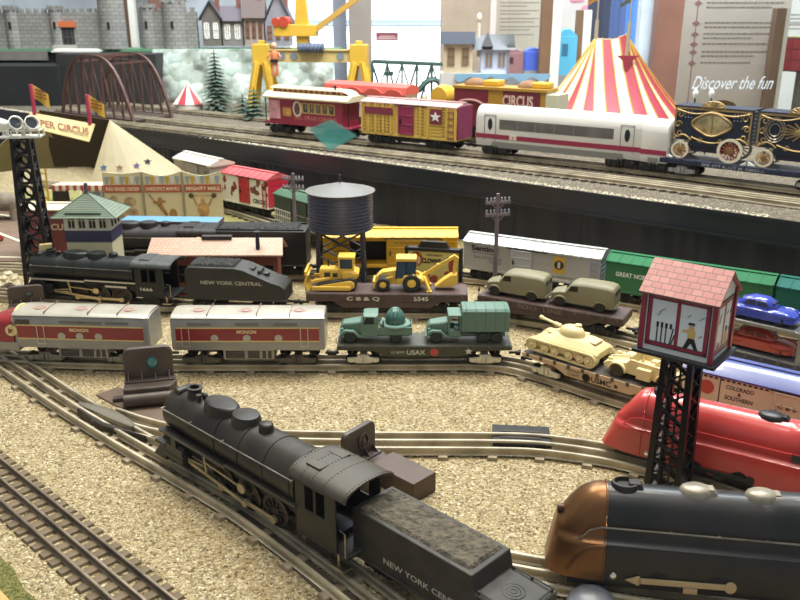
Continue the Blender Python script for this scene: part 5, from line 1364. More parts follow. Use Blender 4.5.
# switch motors
SWB = mat('#4c4038', .5, .25, .25, 40); SWP = mat('#564a44', .4, .3, .15, 30)
def switch_motor(label, loc, rz, lensm):
    t = thing('switch_motor', label, 'track switch', loc, rz)
    m = MB(); m.box(-3.4, 3.4, -2.6, 2.6, .02, .3); m.build('base', SWB, t, bev=.06)
    m = MB(); P = [(-3.1,-2.2),(2.4,-2.2)]+[(2.4+.9*sin(PI*k/10), -2.2+4.2*(k/10)) for k in range(1, 10)]+[(2.4,2.0),(-3.1,2.0)]; m.prism(P, 'z', .3, 2.2); m.build('motor_cover', SWB, t, bev=.15)
    m = MB(); m.cyl((-3.1,-2.6,1.0), (3.0,-2.6,1.0), .75, n=16); m.box(-4.6,-3.4,-.5,.5,.2,.6); m.build('solenoid', SWB, t)
    m = MB(); P = [(-3.0,2.2),(-3.0,5.1)]+[(-3.0+.9*(1-cos(PI/2*k/5)), 5.1+.9*sin(PI/2*k/5)) for k in range(1, 6)]+[(2.1+.9*sin(PI/2*k/5), 5.1+.9*cos(PI/2*k/5)) for k in range(0, 6)]+[(3.0,2.2)]
    m.prism(P, 'y', .7, 1.5); m.build('lamp_housing', SWP, t, bev=.14, seg=3)
    m = MB(); m.box(-3.0, 3.0, -.4, .8, 2.15, 2.4)
    for k in range(4): m.prism([(-.3,2.4),(.75,2.4),(.75,3.2)], 'x', -2.6+k*1.65, -2.45+k*1.65)
    m.build('lamp_base', SWP, t, bev=.04, seg=1)
    m = MB(); m.rev([(1.0,0),(1.0,-.22),(.75,-.25),(.72,-.05)], (.5,.7,4.2), 'y', 24); r = m.build('lens_rim', SWP, t)
    m = MB(); m.rev([(.74,0),(.7,-.12),(.4,-.22),(0,-.26)], (.5,.7,4.2), 'y', 20); m.build('lens', lensm, r, smooth=60)
    return t
KK = (.95, .9, 1.06)
p = G(150, 408, 0)
switch_motor('brown switch motor with a teal lens, behind the front of the big black engine', (p.x-.5, p.y+2.5, 0), rad(14), mat('#3f7f7c', .1, coat=1.0))
KK = (.83, .83, 1.0)
s2 = switch_motor('brown switch motor with a dark lens, beside the big black engine cab', (-3.5, 74.6, 0), rad(51), mat('#2c2624', .2, coat=.6)); s2.scale = tuple(u_*v_ for u_, v_ in zip(KK, (.92, .92, .9)))
m = MB(); m.box(0, 7.6, -2.2, 2.0, .02, 2.4); o = m.build('motor_extension', mat('#4f3b2e', .45, .1, .15, 30), s2, bev=.12); o.rotation_euler[2] = rad(-95); o.location = Vector((1.8, -1.5, 0))*U
KK = (.94, .94, .9)
p = G(32, 309, 0)
switch_motor('brown switch motor between the grey cab unit and engine 1666', (p.x+.3, p.y-2.2, 0), rad(18), mat('#3a4a45', .2, coat=.6)).scale = tuple(u_*v_ for u_, v_ in zip(KK, (.9, .8, .8)))
# turnout plates and point blades in front of the big engine
def gplate(name, label, cat, px, h, m_, parent=None, z0=.02):
    P = [G(x, y, 0) for x, y in px]; c = sum(P, Vector())/len(P); q = MB(); q.prism([((p-c).x, (p-c).y) for p in P], 'z', z0, z0+h)
    o = q.build(name, m_, parent, loc=(c.x, c.y, 0), smooth=0, bev=.05, seg=1)
    return tag(o, label, cat)
gplate('turnout_plate', 'flat brown metal turnout base below the teal lens switch motor', 'track plate', [(96,396),(118,388),(166,404),(168,424),(150,420),(122,410)], .18, mat('#6a5848', .5, .3, .15, 40))
def blade(label, px, w, h, z, m_):
    P = spline([G(x, y, z) for x, y in px], 5); c = P[0].copy(); c.z = 0; m = MB(); n = len(P); rings = []
    for i, p in enumerate(P):
        d = (P[min(i+1, n-1)]-P[max(i-1, 0)]).normalized(); s_ = Vector((-d.y, d.x, 0)); k = w*(.35+.65*sin(PI*min(1, (i+.6)/n))); p = p-c
        rings.append([p-s_*k+Vector((0,0,-h)), p+s_*k+Vector((0,0,-h)), p+s_*k, p+s_*k*.4+Vector((0,0,.12)), p-s_*k*.4+Vector((0,0,.12)), p-s_*k])
    m.loft(rings); return tag(m.build('point_blade', m_, None, loc=(c.x, c.y, 0)), label, 'track part')
blade('pale steel point blade lying between the diverging rails of the front turnout', [(80,403),(100,409),(118,417),(134,426)], .75, .7, 1.05, mat('#8f8676', .35, .7, .2, 40))
blade('dark point rail beside the pale steel blade of the front turnout', [(78,409),(92,418),(106,425),(124,430),(146,437)], .32, .7, 1.0, mat('#3a322c', .45, .5, .2, 40))
KK = (.84, .84, .84)
t = thing('uncoupling_section', 'black insulated track section in the curved tinplate track on the gravel', 'track plate', (G(521,441,0).x, G(521,441,0).y, 0), yawof(G(500,440,0), G(542,442,0)))
m = MB(); m.box(-3.7, 3.7, -2.6, 2.6, .4, .92); m.build('plate', mat('#1c1815', .5, .2), t, bev=.06)
m = MB()
for x in (-3.0, -.2, 2.6): m.box(x-.9, x+.6, -3.1, -2.5, .04, .45)
m.build('lug', mat('#2c2621', .5, .2), t, bev=.05, seg=1)
m = MB(); m.box(-2.6, 2.4, -1.1, -.5, .9, 1.0); m.box(-2.6, 2.4, .6, 1.1, .9, 1.0); m.build('contact_strip', mat('#3e352c', .4, .5), t)
# ------------------------------------------------------------ far left: circus
KK = (1.18, 1.18, 1.18)
TQ = 1.18
p = D(75, 186, 188)
TENT = mat('#a09270', .6, 0, .08, 12); TX, TY = p.x, 193.0
t = thing('circus_tent', 'tan circus tent with a lettered banner board, beyond the floodlight tower', 'toy tent', (TX, TY, 0))
r0 = (D(30, 114, 188)-Vector((TX,TY,0)))/TQ; r1 = (D(94, 124, 184)-Vector((TX,TY,0)))/TQ; 
m = MB(); AP = Vector((r1.x+.3, 0, r1.z-.2)); n = 16; ez = 7.0
vs = [AP]; 
for k in range(n+1):
    a = rad(-100)+rad(200)*k/n
    rr = 13.8+.5*(k % 2)
    vs.append(Vector((AP.x+rr*max(-.12, cos(a))*1.0, -1+sin(a)*9.0*1.0, ez-.3)))
fs = [(0, k+1, k+2) for k in range(n)]; m.add(vs, fs)
L2 = Vector((r0.x, 0, r0.z+.2)); vs = [L2]
for k in range(n+1):
    a = rad(85)+rad(120)*k/n; vs.append(Vector((L2.x+13.0*min(.12, cos(a)), -1+sin(a)*9.0, ez-.3+(5.5*max(0, -sin(a))))))
m.add(vs, fs); o = m.build('canopy', TENT, t, smooth=0); md = o.modifiers.new('thick', 'SOLIDIFY'); md.thickness = .12*U
m = MB(); m.add([L2, AP, AP+Vector((1.6,7.5,ez-AP.z)), L2+Vector((-1.6,7.5,ez-L2.z))], [(0,1,2,3)]); o = m.build('back_canopy', mat('#4a3d31', .8), t, smooth=0); o.modifiers.new('thick', 'SOLIDIFY').thickness = .12*U  # back of the tan canopy coloured dark for the shade inside the tent
OT = Vector((TX,TY,0)); q0, q1, q3, q2 = [(D(a_, b_, c_)-OT)/TQ for a_, b_, c_ in ((29,112,183), (95,124,183), (33,128,180.5), (89,141.5,180.5))]
bn = (q1-q0).cross(q3-q0).normalized()
m = MB(); m.add([q0,q1,q2,q3]+[v+bn*.25 for v in (q0,q1,q2,q3)], [(3,2,1,0),(4,5,6,7),(0,1,5,4),(1,2,6,5),(2,3,7,6),(3,0,4,7)]); bnr = m.build('banner_board', mat('#cfbd84', .5), t, smooth=0)
uu = (q1-q0).normalized(); vv = (q0-q3).normalized(); nn = uu.cross(vv)
text(bnr, 'SUPER CIRCUS', (q3+q2)/2+vv*1.0, uu, vv, 1.55, mat('#8a4a33', .5), w=10.6, shear=.15, bold=.02, lift=.32)
for q, lab in ((q0+uu*1.0, ''), (q1-uu*.9, '')):
    m = MB(); m.cyl(q-Vector((0,0,.4)), q+Vector((0,0,5.0)), .34, n=10); fp = m.build('flag_pole', mat('#b8385a', .4), t)
    m = MB(); P = q+Vector((.3,0,2.2)); g = []
    for k in range(7):
        x = k*.42; y = .25*sin(k*1.1); g.append([P+Vector((x,y,2.7-.3*k*.9)), P+Vector((x,y,.3-.3*k*.9))])
    m.loft([[a, b, b+Vector((0,.08,0)), a+Vector((0,.08,0))] for a, b in g]); fl = m.build('flag', mat('#c79f3a', .5), fp)
    m = MB()
    for k in range(3): m.bar(P+Vector((.3,-.15,1.95-k*.6)), P+Vector((2.3,-.22,1.45-k*.6)), .2, .06, (0,1,0))
    m.build('flag_print', mat('#8a4a33', .5), fl)
m = MB()
for x in (r0.x-1, r1.x+2.0, r1.x+9): m.cyl((x,-4.5,0), (x,-4.5,ez), .25, n=8)
m.build('tent_poles', mat('#8c7440', .5), t)
AW = brickmat('awning_stripe', '#c98f7f', '#dccab0', '#dccab0', 60, .6, 50, .0, .6, 'xy')
a0, a1 = (D(51, 184, 178)-Vector((TX,TY,0)))/TQ, (D(109, 186, 178)-Vector((TX,TY,0)))/TQ
m = MB(); m.add([(a0.x,a0.y,a0.z-.4),(a1.x,a1.y,a0.z-.4),(a1.x-1,a1.y+2,a0.z-.2),(a0.x+1,a0.y+2,a0.z-.2)]+[(a0.x,a0.y,a0.z-.2),(a1.x,a1.y,a0.z-.2),(a1.x-1,a1.y+2,a0.z),(a0.x+1,a0.y+2,a0.z)], [(3,2,1,0),(4,5,6,7),(0,1,5,4),(1,2,6,5),(2,3,7,6),(3,0,4,7)])
m.build('awning', mat('#d8b9a6', .6), t, smooth=0)
m = MB(); n = 16
for k in range(n):
    x = a0.x+(a1.x-a0.x)*k/n; w_ = (a1.x-a0.x)/n; m.mi = k % 2; m.prism([(x,a0.z-.25),(x+w_,a0.z-.25),(x+w_,a0.z-1.0),(x+w_*.5,a0.z-1.35),(x,a0.z-1.0)], 'y', a0.y-.12, a0.y+.02)
m.build('awning_valance', [mat('#a84a3c', .6), mat('#dccfba', .6)], t, smooth=0)
m = MB(); m.box(a0.x+5.2, a1.x, a0.y+.5, a0.y+.9, 0, a0.z-1.0); wl = m.build('front_wall', mat('#c3bfc0', .5), t)
m = MB()
for k, c in enumerate((0, 1.7, 3.4)): m.box(a0.x+5.5+c, a0.x+6.7+c, a0.y+.4, a0.y+.5, 2.2, a0.z-1.6)
m.build('painted_panel', mat('#8c92a8', .5, 0, .5, 60), wl)
m = MB()
for x, z, hh_ in ((r1.x+1.4, 9.6, '#5f7ea6'), (r1.x+9.0, 9.9, '#7d6f9a'), (r1.x+11.2, 9.6, '#464b63')): pass
sidx = [(104,168,'#5d80a8'), (137,166,'#8a7fa8'), (148,162,'#4a4f66'), (120,168,'#b08a78')]
for px, py, c in sidx:
    # painted patches on the canopy: project on the cone surface
    v = None; best = 9
    for s_ in range(60):
        y = 178+s_*.3; d = (D(px, py, y)-Vector((TX,TY,0)))/TQ; dx, dy = d.x-AP.x, (d.y+1)*13.8/9.0
        zc_ = AP.z+(ez-.3-AP.z)*math.hypot(dx, dy)/13.9
        if abs(d.z-zc_) < best: best = abs(d.z-zc_); v = d.copy()
    k = MB(); star(k, (0,0), .7, -.04, .04); k.v = [tuple(v+Vector((p[0]*1.25, p[2]*.35-.18, p[2]*.9+.12))) for p in k.v]; k.build('painted_star', mat(c, .5), t, smooth=0)
# ladder, stands, animal
p = D(43, 192, 182)
t = thing('toy_ladder', 'yellow toy ladder standing under the circus banner', 'ladder', (p.x, 182, 0), rad(5)); m = MB()
for x in (-.75, .75): m.bar((x,0,0), (x*.9,.9,9.6), .28)
m.build('rail', mat('#c9a23a', .5), t)
for k in range(6): m = MB(); m.bar((-.75,k*.14+.1,1.2+k*1.5), (.75,k*.14+.1,1.2+k*1.5), .24); m.build('rung', mat('#c9a23a', .5), t)
p = G(43, 214, 0)
t = thing('circus_stand', 'yellow tapered circus stand with a red emblem', 'circus stand', (p.x, p.y+1, 0), rad(-8))
m = MB(); m.tbox(-1.4, 1.4, -1.2, 1.2, 0, -1.1, 1.1, -.9, .9, 2.7); m.build('body', mat('#d0a92c', .5), t, bev=.1)
m = MB(); m.prism([(-.2,.4),(.5,1.4),(1.1,.4)], 'y', -1.3, -1.05); m.build('emblem', mat('#b3412c', .5), t)
m = MB(); m.rev([(1.05,0),(1.15,.15),(1.0,.3),(0,.32)], (0,0,2.7), 'z', 18); m.build('top', mat('#b58a2a', .5), t)
p = G(60, 208, 0)
t = thing('circus_barrel', 'dark round drum with a pale top under the tent awning', 'drum', (p.x, p.y+1.5, 0))
m = MB(); m.rev([(0,0),(1.5,0),(1.6,1.6),(1.5,3.4),(0,3.4)], (0,0,0), 'z', 20); m.build('drum', mat('#2f2624', .5), t)
m = MB(); m.rev([(0,3.4),(1.4,3.4),(1.3,3.9),(0,4.2)], (0,0,0), 'z', 20); m.build('drum_top', mat('#a8894a', .5), t)
p = G(3, 221, 0)
t = thing('toy_elephant', 'grey toy elephant standing on the grass at the left edge', 'toy animal', (p.x, p.y+1.2, 0), rad(4))
EG = mat('#8c8070', .8, 0, .3, 60, .6, 300)
m = MB()
xs = [(-3.4,1.0,3.3,.9),(-2.8,1.5,3.5,1.4),(-1.4,1.75,3.5,1.7),(.4,1.75,3.45,1.75),(1.8,1.65,3.4,1.6),(2.7,1.3,3.3,1.3),(3.2,.6,3.2,.7)]
m.loft([[(x, wy*cos(2*PI*k/14), z+wz*sin(2*PI*k/14)) for k in range(14)] for x, wy, z, wz in xs])
for x in (-2.0, 1.9):
    for s in (-1, 1): m.cyl((x, s*.95, 3.0), (x+.1, s*.95, .02), .75, .58, 12)
m.ell((-4.2,0,4.2), 1.25, 1.1, 1.35, 16, 10); m.tube([(-5.1,0,4.0),(-5.8,0,3.2),(-6.0,0,2.0),(-5.8,0,1.0),(-6.2,0,.5)], .4, 10)
for s in (-1, 1): m.ell((-3.6, s*1.35, 4.1), .75, .2, 1.1, 12, 8)
m.tube([(3.1,0,3.8),(3.6,0,2.8),(3.5,0,1.8)], .12, 6); m.build('body', EG, t, smooth=70)
for s in (-1, 1): m = MB(); m.tube([(-5.0, s*.55, 3.5),(-5.6, s*.6, 3.0),(-6.1, s*.55, 3.1)], .14, 8); m.build('tusk', CREAM, t)
# side show tin panels
KK = (1.155, 1.16, 1.1)
p = D(165, 216, 172.5)
t = thing('sideshow_front', 'three-panel tin circus sideshow front below the tan tent', 'toy building', (p.x, 172.5, 0), rad(2.4))
PNL = mat('#c9be98', .5, 0, .1, 10); RBN = mat('#a8523c', .5); heads = ('TWO HEADED CHICKEN', "DAREDEVIL'S MARVELS", 'MIGHTY MIKE')
for i in range(3):
    xa, xb = -10.3+i*7.05, -10.3+i*7.05+6.7
    top = [(xa+(xb-xa)*k/10, 11.5-(.8*sin(PI*k/10) if i > 0 else .35*sin(PI*k/10))) for k in range(11)]
    m = MB(); m.prism([(xa,0),(xb,0)]+top[::-1], 'y', -.12, .12); b = m.build('panel', PNL, t, smooth=0)
    m = MB(); m.box(xa+.1, xb-.1, -.2, -.12, 7.6, 9.0); m.build('red_ribbon', RBN, b)
    text(b, heads[i], ((xa+xb)/2,-.2,7.95), FD, UPV, .7, mat('#e3d3ac', .5), w=5.9, bold=.02)
    m = MB(); n = 7
    for k in range(n):
        x = xa+.3+(xb-xa-.6)*(k+.5)/n; m.mi = k % 3; m.prism([(x-.42,10.6),(x+.42,10.6),(x+.15,9.15),(x-.15,9.15)], 'y', -.18, -.12)
    m.build('bunting', [mat('#8f9aa0', .5), mat('#b89a3e', .5), mat('#cfccc2', .5)], b)
    m = MB()
    if i == 0:
        m.ell((xa+1.6,-.14,6.4), .7, .05, .6, 10, 6); m.ell((xa+4.4,-.14,5.8), 1.1, .05, 1.0, 12, 6); m.ell((xa+4.0,-.14,3.6), 1.8, .05, 1.4, 14, 6); m.bar((xa+1.6,-.14,6), (xa+1.9,-.14,3.2), .3, .08, (0,1,0))
    elif i == 1:
        m.bar((xa+.8,-.14,7.2), (xa+4.2,-.14,2.4), .22, .08, (0,1,0)); m.ell((xa+2.7,-.14,6.0), .45, .05, .7, 10, 6); m.bar((xa+1.4,-.14,5.6), (xa+3.6,-.14,5.9), .4, .08, (0,1,0)); m.bar((xa+2.6,-.14,5.4), (xa+3.7,-.14,3.2), .6, .08, (0,1,0)); m.ell((xa+4.8,-.14,3.4), .7, .05, 1.1, 10, 6)
    else:
        m.ell((xa+3.2,-.14,4.2), 1.1, .05, 1.5, 12, 6); m.ell((xa+3.2,-.14,6.1), .45, .05, .5, 10, 6); m.bar((xa+2.2,-.14,5.0), (xa+1.5,-.14,6.6), .35, .08, (0,1,0)); m.bar((xa+4.2,-.14,5.0), (xa+4.9,-.14,6.6), .35, .08, (0,1,0)); m.bar((xa+1.2,-.14,6.9), (xa+5.2,-.14,6.9), .15, .08, (0,1,0))
    m.build('painted_figure', mat(['#a48e6c', '#946e3e', '#b08c52'][i], .5, 0, .4, 80), b)
    if i == 2:
        m = MB()
        for x in (xa+1.2, xa+5.2): m.ell((x,-.16,6.9), .5, .06, .5, 12, 6)
        m.build('painted_barbell', mat('#4a4330', .5), b)
for x in (-3.45, 3.6):
    m = MB(); m.box(x-.14, x+.14, -.4, .2, 0, 11.4); m.build('panel_joint', mat('#8c8468', .5), t)
# maroon circus car and rear train
m_ = mat('#6a2a27', .5, 0, .12, 20)
KK = (1.09, 1.09, 1.03)
p = D(58, 256, 150.5)
t = boxcar('circus_car', 'maroon circus car with a cream roof, left of the switch tower', (p.x+1.0, 154, RT-1.0), rad(-2), 14, 5.2, 7.6, m_, mat('#d9ceb0', .5), m_, door=(2.5, 5.5), ribs=False, rise=.5, z0=1.7)
text(t, 'SUPER', (-2.4,-2.6,7.6), FD, UPV, .9, mat('#a86a5a', .5), w=5.4); text(t, 'CIRCUS', (-1.4,-2.6,5.6), FD, UPV, 1.2, mat('#c9a892', .5), w=5.2, bold=.03)
P8 = spline([Vector(q) for q in ((-95.5,220.1,0),(-70.5,214.1,0),(-56,205,0),(-43,192.7,0),(-30.7,179.5,0),(-20.5,167.3,0),(-11,156.7,0),(-3.3,152.3,0))], 8)
track('tin_track', 'tinplate track curving behind the circus towards the water tank', P8, 3.3, 1.1, 2.2, tm=mat('#2e2925', .6))
KK = (1.32, 1.19, 1.13)
bA, bB = G(222, 195, 4.2), G(268, 204.5, 4.2); rz = yawof(bA, bB); bC = (bA+bB)/2; loc = (bC.x-sin(rz)*3.1, bC.y+cos(rz)*3.1, RT); KK = ((bB-bA).length/13.8, 1.15, 1.1)
t = boxcar('boxcar', 'white circus boxcar with a bright red ribbed roof and end, behind the sideshow front', loc, rz, 13.8, 5.2, 5.6, mat('#e2dccf', .45), mat('#c45a5c', .4, 0, .08, 20), mat('#b3262f', .4), endm=mat('#b3263a', .4), door=(-1.4, 1.6), ribs=True, nr=9, rise=.9)
m = MB(); 
for k in range(12): m.ell((RB2.uniform(2.4,7.0), -2.62, RB2.uniform(4.4,7.0)), RB2.uniform(.3,.8), .03, RB2.uniform(.3,.7), 10, 6)
m.build('printed_picture', mat('#7a4030', .5, 0, .6, 90), t)
m = MB()
for k in range(9): m.ell((RB2.uniform(-7.0,-2.4), -2.62, RB2.uniform(3.2,6.6)), RB2.uniform(.3,.6), .03, RB2.uniform(.4,.9), 10, 6)
m.build('printed_figures', mat('#8e3a3c', .5, 0, .6, 90), t)
text(t, 'CIRCUS', (4.3,-2.6,2.6), FD, UPV, .9, BT, w=3.6, bold=.04)
m = MB(); m.box(6.88, 7.02, -2.55, 2.55, 2.1, 7.6); m.build('red_end', mat('#b3263a', .4), t, bev=.04)
KK = (1.2, 1.12, 1.07)
loc, rz = place(P8, -17.4, 12)
t = boxcar('boxcar', 'dark green car with a pale lattice side, behind the water tank', loc, rz, 15, 5.2, 5.4, mat('#24382c', .5), mat('#3a5a40', .45, 0, .1, 20), mat('#24382c', .5), ribs=False)
m = MB()
for k in range(24): m.box(-7.2+k*.62, -7.0+k*.62, -2.72, -2.6, 2.2, 4.6)
for z in (2.3, 3.4, 4.5): m.box(-7.3, 7.3, -2.76, -2.6, z, z+.16)
m.build('lattice_side', mat('#c9c5b4', .5), t)
KK = (1.32, 1.25, 1.2)
loc, rz = place(P8, -45.2, 12)
boxcar('boxcar', 'grey boxcar with a pale roof, showing above the right sideshow panel', loc, rz, 11.5, 5.2, 6.4, mat('#8d8479', .5, 0, .1, 20), mat('#cfc6b6', .45, 0, .1, 20), ribs=False)
# small things
KK = (1.0, 1.0, 1.0)
t = thing('toy_car', 'tiny red toy car on the road at the left edge', 'toy car', (G(-4,243,0).x, G(-4,243,0).y, .2), rad(80))
m = MB(); m.loft([ringbox(x, w_, .3, z, w_*.7, .2) for x, w_, z in ((-1.6,.7,.9),(-1.2,.85,1.1),(-.5,.85,1.6),(.5,.85,1.6),(1.0,.85,1.1),(1.7,.7,.9))]); m.build('body', mat('#8f2a24', .4), t)
wheels(t, [(x, s*.7, .35) for x in (-1, 1) for s in (-1, 1)], .35, .25, mat('#221f1d', .6))
p = D(44.5, 252, 130.6)
m = MB(); m.tbox(-1.0, 1.0, -.4, .4, 0, -.6, 1.3, -.3, .5, 2.2); m.box(-.4, .4, -.3, .3, -p.z, .1); tag(m.build('card_marker', mat('#d8c48a', .6), None, (p.x, 130.6, p.z-.9), rz=rad(20), bev=.08), 'small tilted cream card on a post beside the floodlight tower', 'marker')
STN = [mat('#b9ac8c', .9, 0, .3, 60), mat('#5c4a3c', .9, 0, .3, 60), mat('#9c8a68', .9, 0, .3, 60)]
def rock(px, py, r, m_, label, grp=None, z=0, k=0.75):
    p = G(px, py, 0); m = MB(); rr = random.Random(int(px*7+py)); m.ell((0,0,0), r, r*.8, r*k, 9, 6)
    m.v = [(a*(1+rr.uniform(-.25,.25)), b*(1+rr.uniform(-.25,.25)), max(c*(1+rr.uniform(-.2,.2)), -.15)) for a, b, c in m.v]
    return tag(m.build('rock', m_, None, (p.x, p.y, .15), smooth=0), label, 'rock', grp)
RG = 'rocks beside the floodlight tower'
for px, py, r, k in ((2,281,1.3,0),(8,276,1.1,0),(14,279,.9,0),(10,290,1.4,1),(3,292,1.1,1),(17,287,.9,0),(-4,286,1.3,0)):
    rock(px, py, r, STN[k], 'small rough rock in the pile left of the floodlight tower', RG)
for px, py, r in ((698,484,1.3),(707,488,1.1),(718,488,1.0),(729,490,.9),(740,493,1.0),(690,482,1.2),(752,496,.9)):
    rock(px, py, r*.78, STN[2], 'brown rock in the row between the crossing tower and copper nosed engine', 'brown rocks by the crossing tower')
p = G(585, 604, 0)
m = MB(); m.rev([(0,1.9),(.9,1.8),(1.75,1.15),(2.05,.3),(2.05,0),(0,0)], (0,0,0), 'z', 24); tag(m.build('transformer_knob', mat('#8a8c94', .4, .2), None, (p.x+.3, p.y-.8, 0)), 'grey rounded knob cut off by the bottom edge, below the copper nose', 'knob')

gplate('roadbed_strip', 'dark brown metal roadbed strip along the near rail of the big black engine', 'track plate', [(226,512),(240,509),(392,628),(360,628)], .2, mat('#51443a', .6, .1, .25, 40))
# ------------------------------------------------------------ raised shelf: tracks and trains
KK = (1.0, 1.0, 1.0)
SR = SZ+1.06
def shpath(px): return spline([G(x, y, SR) for x, y in px], 5)
PS1 = shpath([(60,115),(200,131),(400,153),(600,175.5),(800,201),(900,214)])
PS2 = shpath([(60,107.5),(200,123),(400,143.5),(600,164),(800,188),(900,201)])
PS3 = offset(PS2, 18.9)
WT = mat('#3a302a', .7, 0, .3, 40)
track('shelf_track', 'empty three rail track along the front of the raised shelf', PS1, 3.3, .8, 1.9, SZ, tm=WT)
track('shelf_track', 'shelf track carrying the maroon coach and white express train', PS2, 3.3, .8, 1.9, SZ, tm=WT)
track('shelf_track', 'rear shelf track behind the white express train', PS3, 3.3, .8, 1.9, SZ, tm=WT)
m = MB()                                             # pale loose edge along the shelf front
RS = random.Random(8)
for i in range(2300):
    p = S(RS.uniform(-30, 235), RS.uniform(.1, 1.9), SZ); r = RS.uniform(.08, .2); a = RS.random()*6
    vs = [p+Vector((r*cos(a+k*PI/2)*RS.uniform(.7, 1.4), r*sin(a+k*PI/2)*RS.uniform(.7, 1.4), 0)) for k in range(4)]+[p+Vector((0, 0, r*.9))]
    m.add(vs, [(0,1,4),(1,2,4),(2,3,4),(3,0,4)]); m.m[-4:] = [RS.randrange(3)]*4
o = m.build('shelf_gravel', [mat('#cfc4a6', .9), mat('#e2d9bf', .9), mat('#9c917b', .9)], smooth=0); o['kind'] = 'stuff'
tag(o, 'pale loose gravel along the front edge of the raised shelf', 'gravel')
gx = lambda px, py: G(px, py, SR).x
# maroon clerestory coach
def coach():
    global KK
    KK = (1.52, 1.34, 1.28)
    loc, rz = place(PS2, gx(314, 136), 16, SR); loc = (loc[0], loc[1], SR)
    t = thing('passenger_coach', 'maroon clerestory coach with a cream roof and yellow framed windows', 'train car', loc, rz)
    MR = mat('#8a2036', .4, 0, .08, 15); CR = mat('#d9cba6', .45, 0, .08, 15)
    L, W = 17.6, 5.0; h = L/2
    m = MB(); m.box(-h+1.2, h-1.6, -W/2, W/2, 2.2, 6.9); m.box(-h, h, -W/2, W/2, 1.9, 2.3); m.box(h-1.6, h-1.4, -W/2, W/2, 2.2, 6.9); m.build('body', MR, t, bev=.05, seg=1)
    m = MB(); P = [(-W/2-.45,6.8),(-W/2-.45,7.1),(-W*.36,7.75),(-W*.24,7.9),(W*.24,7.9),(W*.36,7.75),(W/2+.45,7.1),(W/2+.45,6.8)]; m.prism(P, 'x', -h+.2, h-.1); m.build('roof', CR, t, smooth=30)
    m = MB(); m.box(-h+1.4, h-1.4, -1.25, 1.25, 7.8, 8.5); c = m.build('clerestory', mat('#6a3a2c', .5), t)
    m = MB()
    for k in range(13): m.box(-h+2.0+k*1.08, -h+2.6+k*1.08, -1.3, 1.3, 7.95, 8.4)
    m.build('clerestory_light', mat('#b98a5c', .4), c)
    m = MB(); m.prism([(-1.6,8.5),(-1.5,8.72),(0,8.95),(1.5,8.72),(1.6,8.5)], 'x', -h+1.0, h-1.9)
    m.loft([[(x,-1.5*k,8.5-d),(x,-1.2*k,8.72-d),(x,0,8.95-d*1.2),(x,1.2*k,8.72-d),(x,1.5*k,8.5-d)] for x, k, d in ((h-1.95,1,0),(h-1.0,1,.35),(h-.2,1,1.2))]); m.build('clerestory_roof', CR, c, smooth=40)
    m = MB(); m.cyl((5.2,-1.2,8.0), (5.2,-1.2,9.6), .18, n=8); m.build('stove_pipe', DKM, t)
    YF = mat('#c9a05c', .5)
    for k in range(6):
        x = -1.2+k*1.3
        m = MB(); m.box(x-.5, x+.5, -W/2-.03, -W/2+.02, 4.4, 6.2); wn = m.build('window', GLASSD, t)
        m = MB()
        for xa, xb, za, zb in ((x-.6,x+.6,4.3,4.45),(x-.6,x+.6,6.1,6.25),(x-.6,x-.45,4.3,6.25),(x+.45,x+.6,4.3,6.25),(x-.05,x+.05,5.2,6.2)): m.box(xa, xb, -W/2-.08, -W/2, za, zb)
        m.build('window_frame', YF, wn)
    m = MB(); m.box(-h+1.3, -h+3.6, -W/2-.05, -W/2, 2.9, 6.4); b = m.build('pink_poster', mat('#c98f94', .5, 0, .3, 80), t)
    m = MB(); m.box(-h+4.2, -h+5.9, -W/2-.05, -W/2, 3.5, 5.1); m.build('yellow_notice', mat('#b98c46', .5, 0, .3, 80), t)
    m = MB(); m.ell((-h+7.2,-W/2-.02,5.0), .95, .06, 1.5, 22, 8); b = m.build('oval_badge', mat('#d9cdb4', .5), t)
    m = MB(); m.ell((-h+7.2,-W/2-.08,5.0), .6, .05, 1.1, 20, 8); m.build('badge_portrait', mat('#5b3a33', .5, 0, .4, 90), b)
    text(t, 'ALL STAR CIRCUS', (2.0,-W/2,3.1), FD, UPV, .75, mat('#b56a5e', .5), w=8.6, bold=.02)
    m = MB()
    for x in (-h+.3, h-.5):
        for y in (-2.2, 2.2): m.cyl((x,y,2.2), (x,y,6.8), .09, n=6)
        m.box(x-.06, x+.06, -2.2, 2.2, 3.8, 3.95)
    m.build('end_railing', DKM, t)
    truck(t, -h+3.2); truck(t, h-3.2); coupler(t, -h+.2, -1); coupler(t, h-.2, 1)
    return t
coach()
# yellow slatted stock car
KK = (1.45, 1.27, 1.21)
loc, rz = place(PS2, gx(415, 145), 17, SR)
SYL = mat('#d2ae55', .45, 0, .1, 20); PUR = mat('#7f3350', .4, 0, .1, 20)
t = boxcar('stock_car', 'yellow slatted stock car with a magenta door and pink roof', (loc[0], loc[1], SR), rz, 17.4, 5.2, 5.8, SYL, mat('#c49a94', .45, 0, .1, 20), mat('#8e2a4e', .4), endm=PUR, door=(-1.6, 1.2), ribs=False, rise=.5)
m = MB()
for k in range(9):
    z = 2.5+k*.6
    for xa, xb in ((-8.2,-2.4),(1.8,8.2)): m.box(xa, xb, -2.72, -2.6, z, z+.36)
for x in (-8.5,-7.2,-5.8,-4.4,-3.0,2.4,3.8,7.2,8.5): m.box(x-.14, x+.14, -2.8, -2.6, 2.1, 7.7)
m.build('slats', mat('#d8b352', .45), t, smooth=0)
m = MB()
for k in range(9):
    for xa, xb in ((-8.2,-2.4),(1.8,4.0),(6.2,8.2)): 
        n = int((xb-xa)/.75)
        for q in range(n): m.box(xa+q*.75+.1, xa+q*.75+.5, -2.74, -2.7, 2.58+k*.6, 2.74+k*.6)
m.build('slat_gaps', mat('#5a3f26', .6), t, smooth=0)
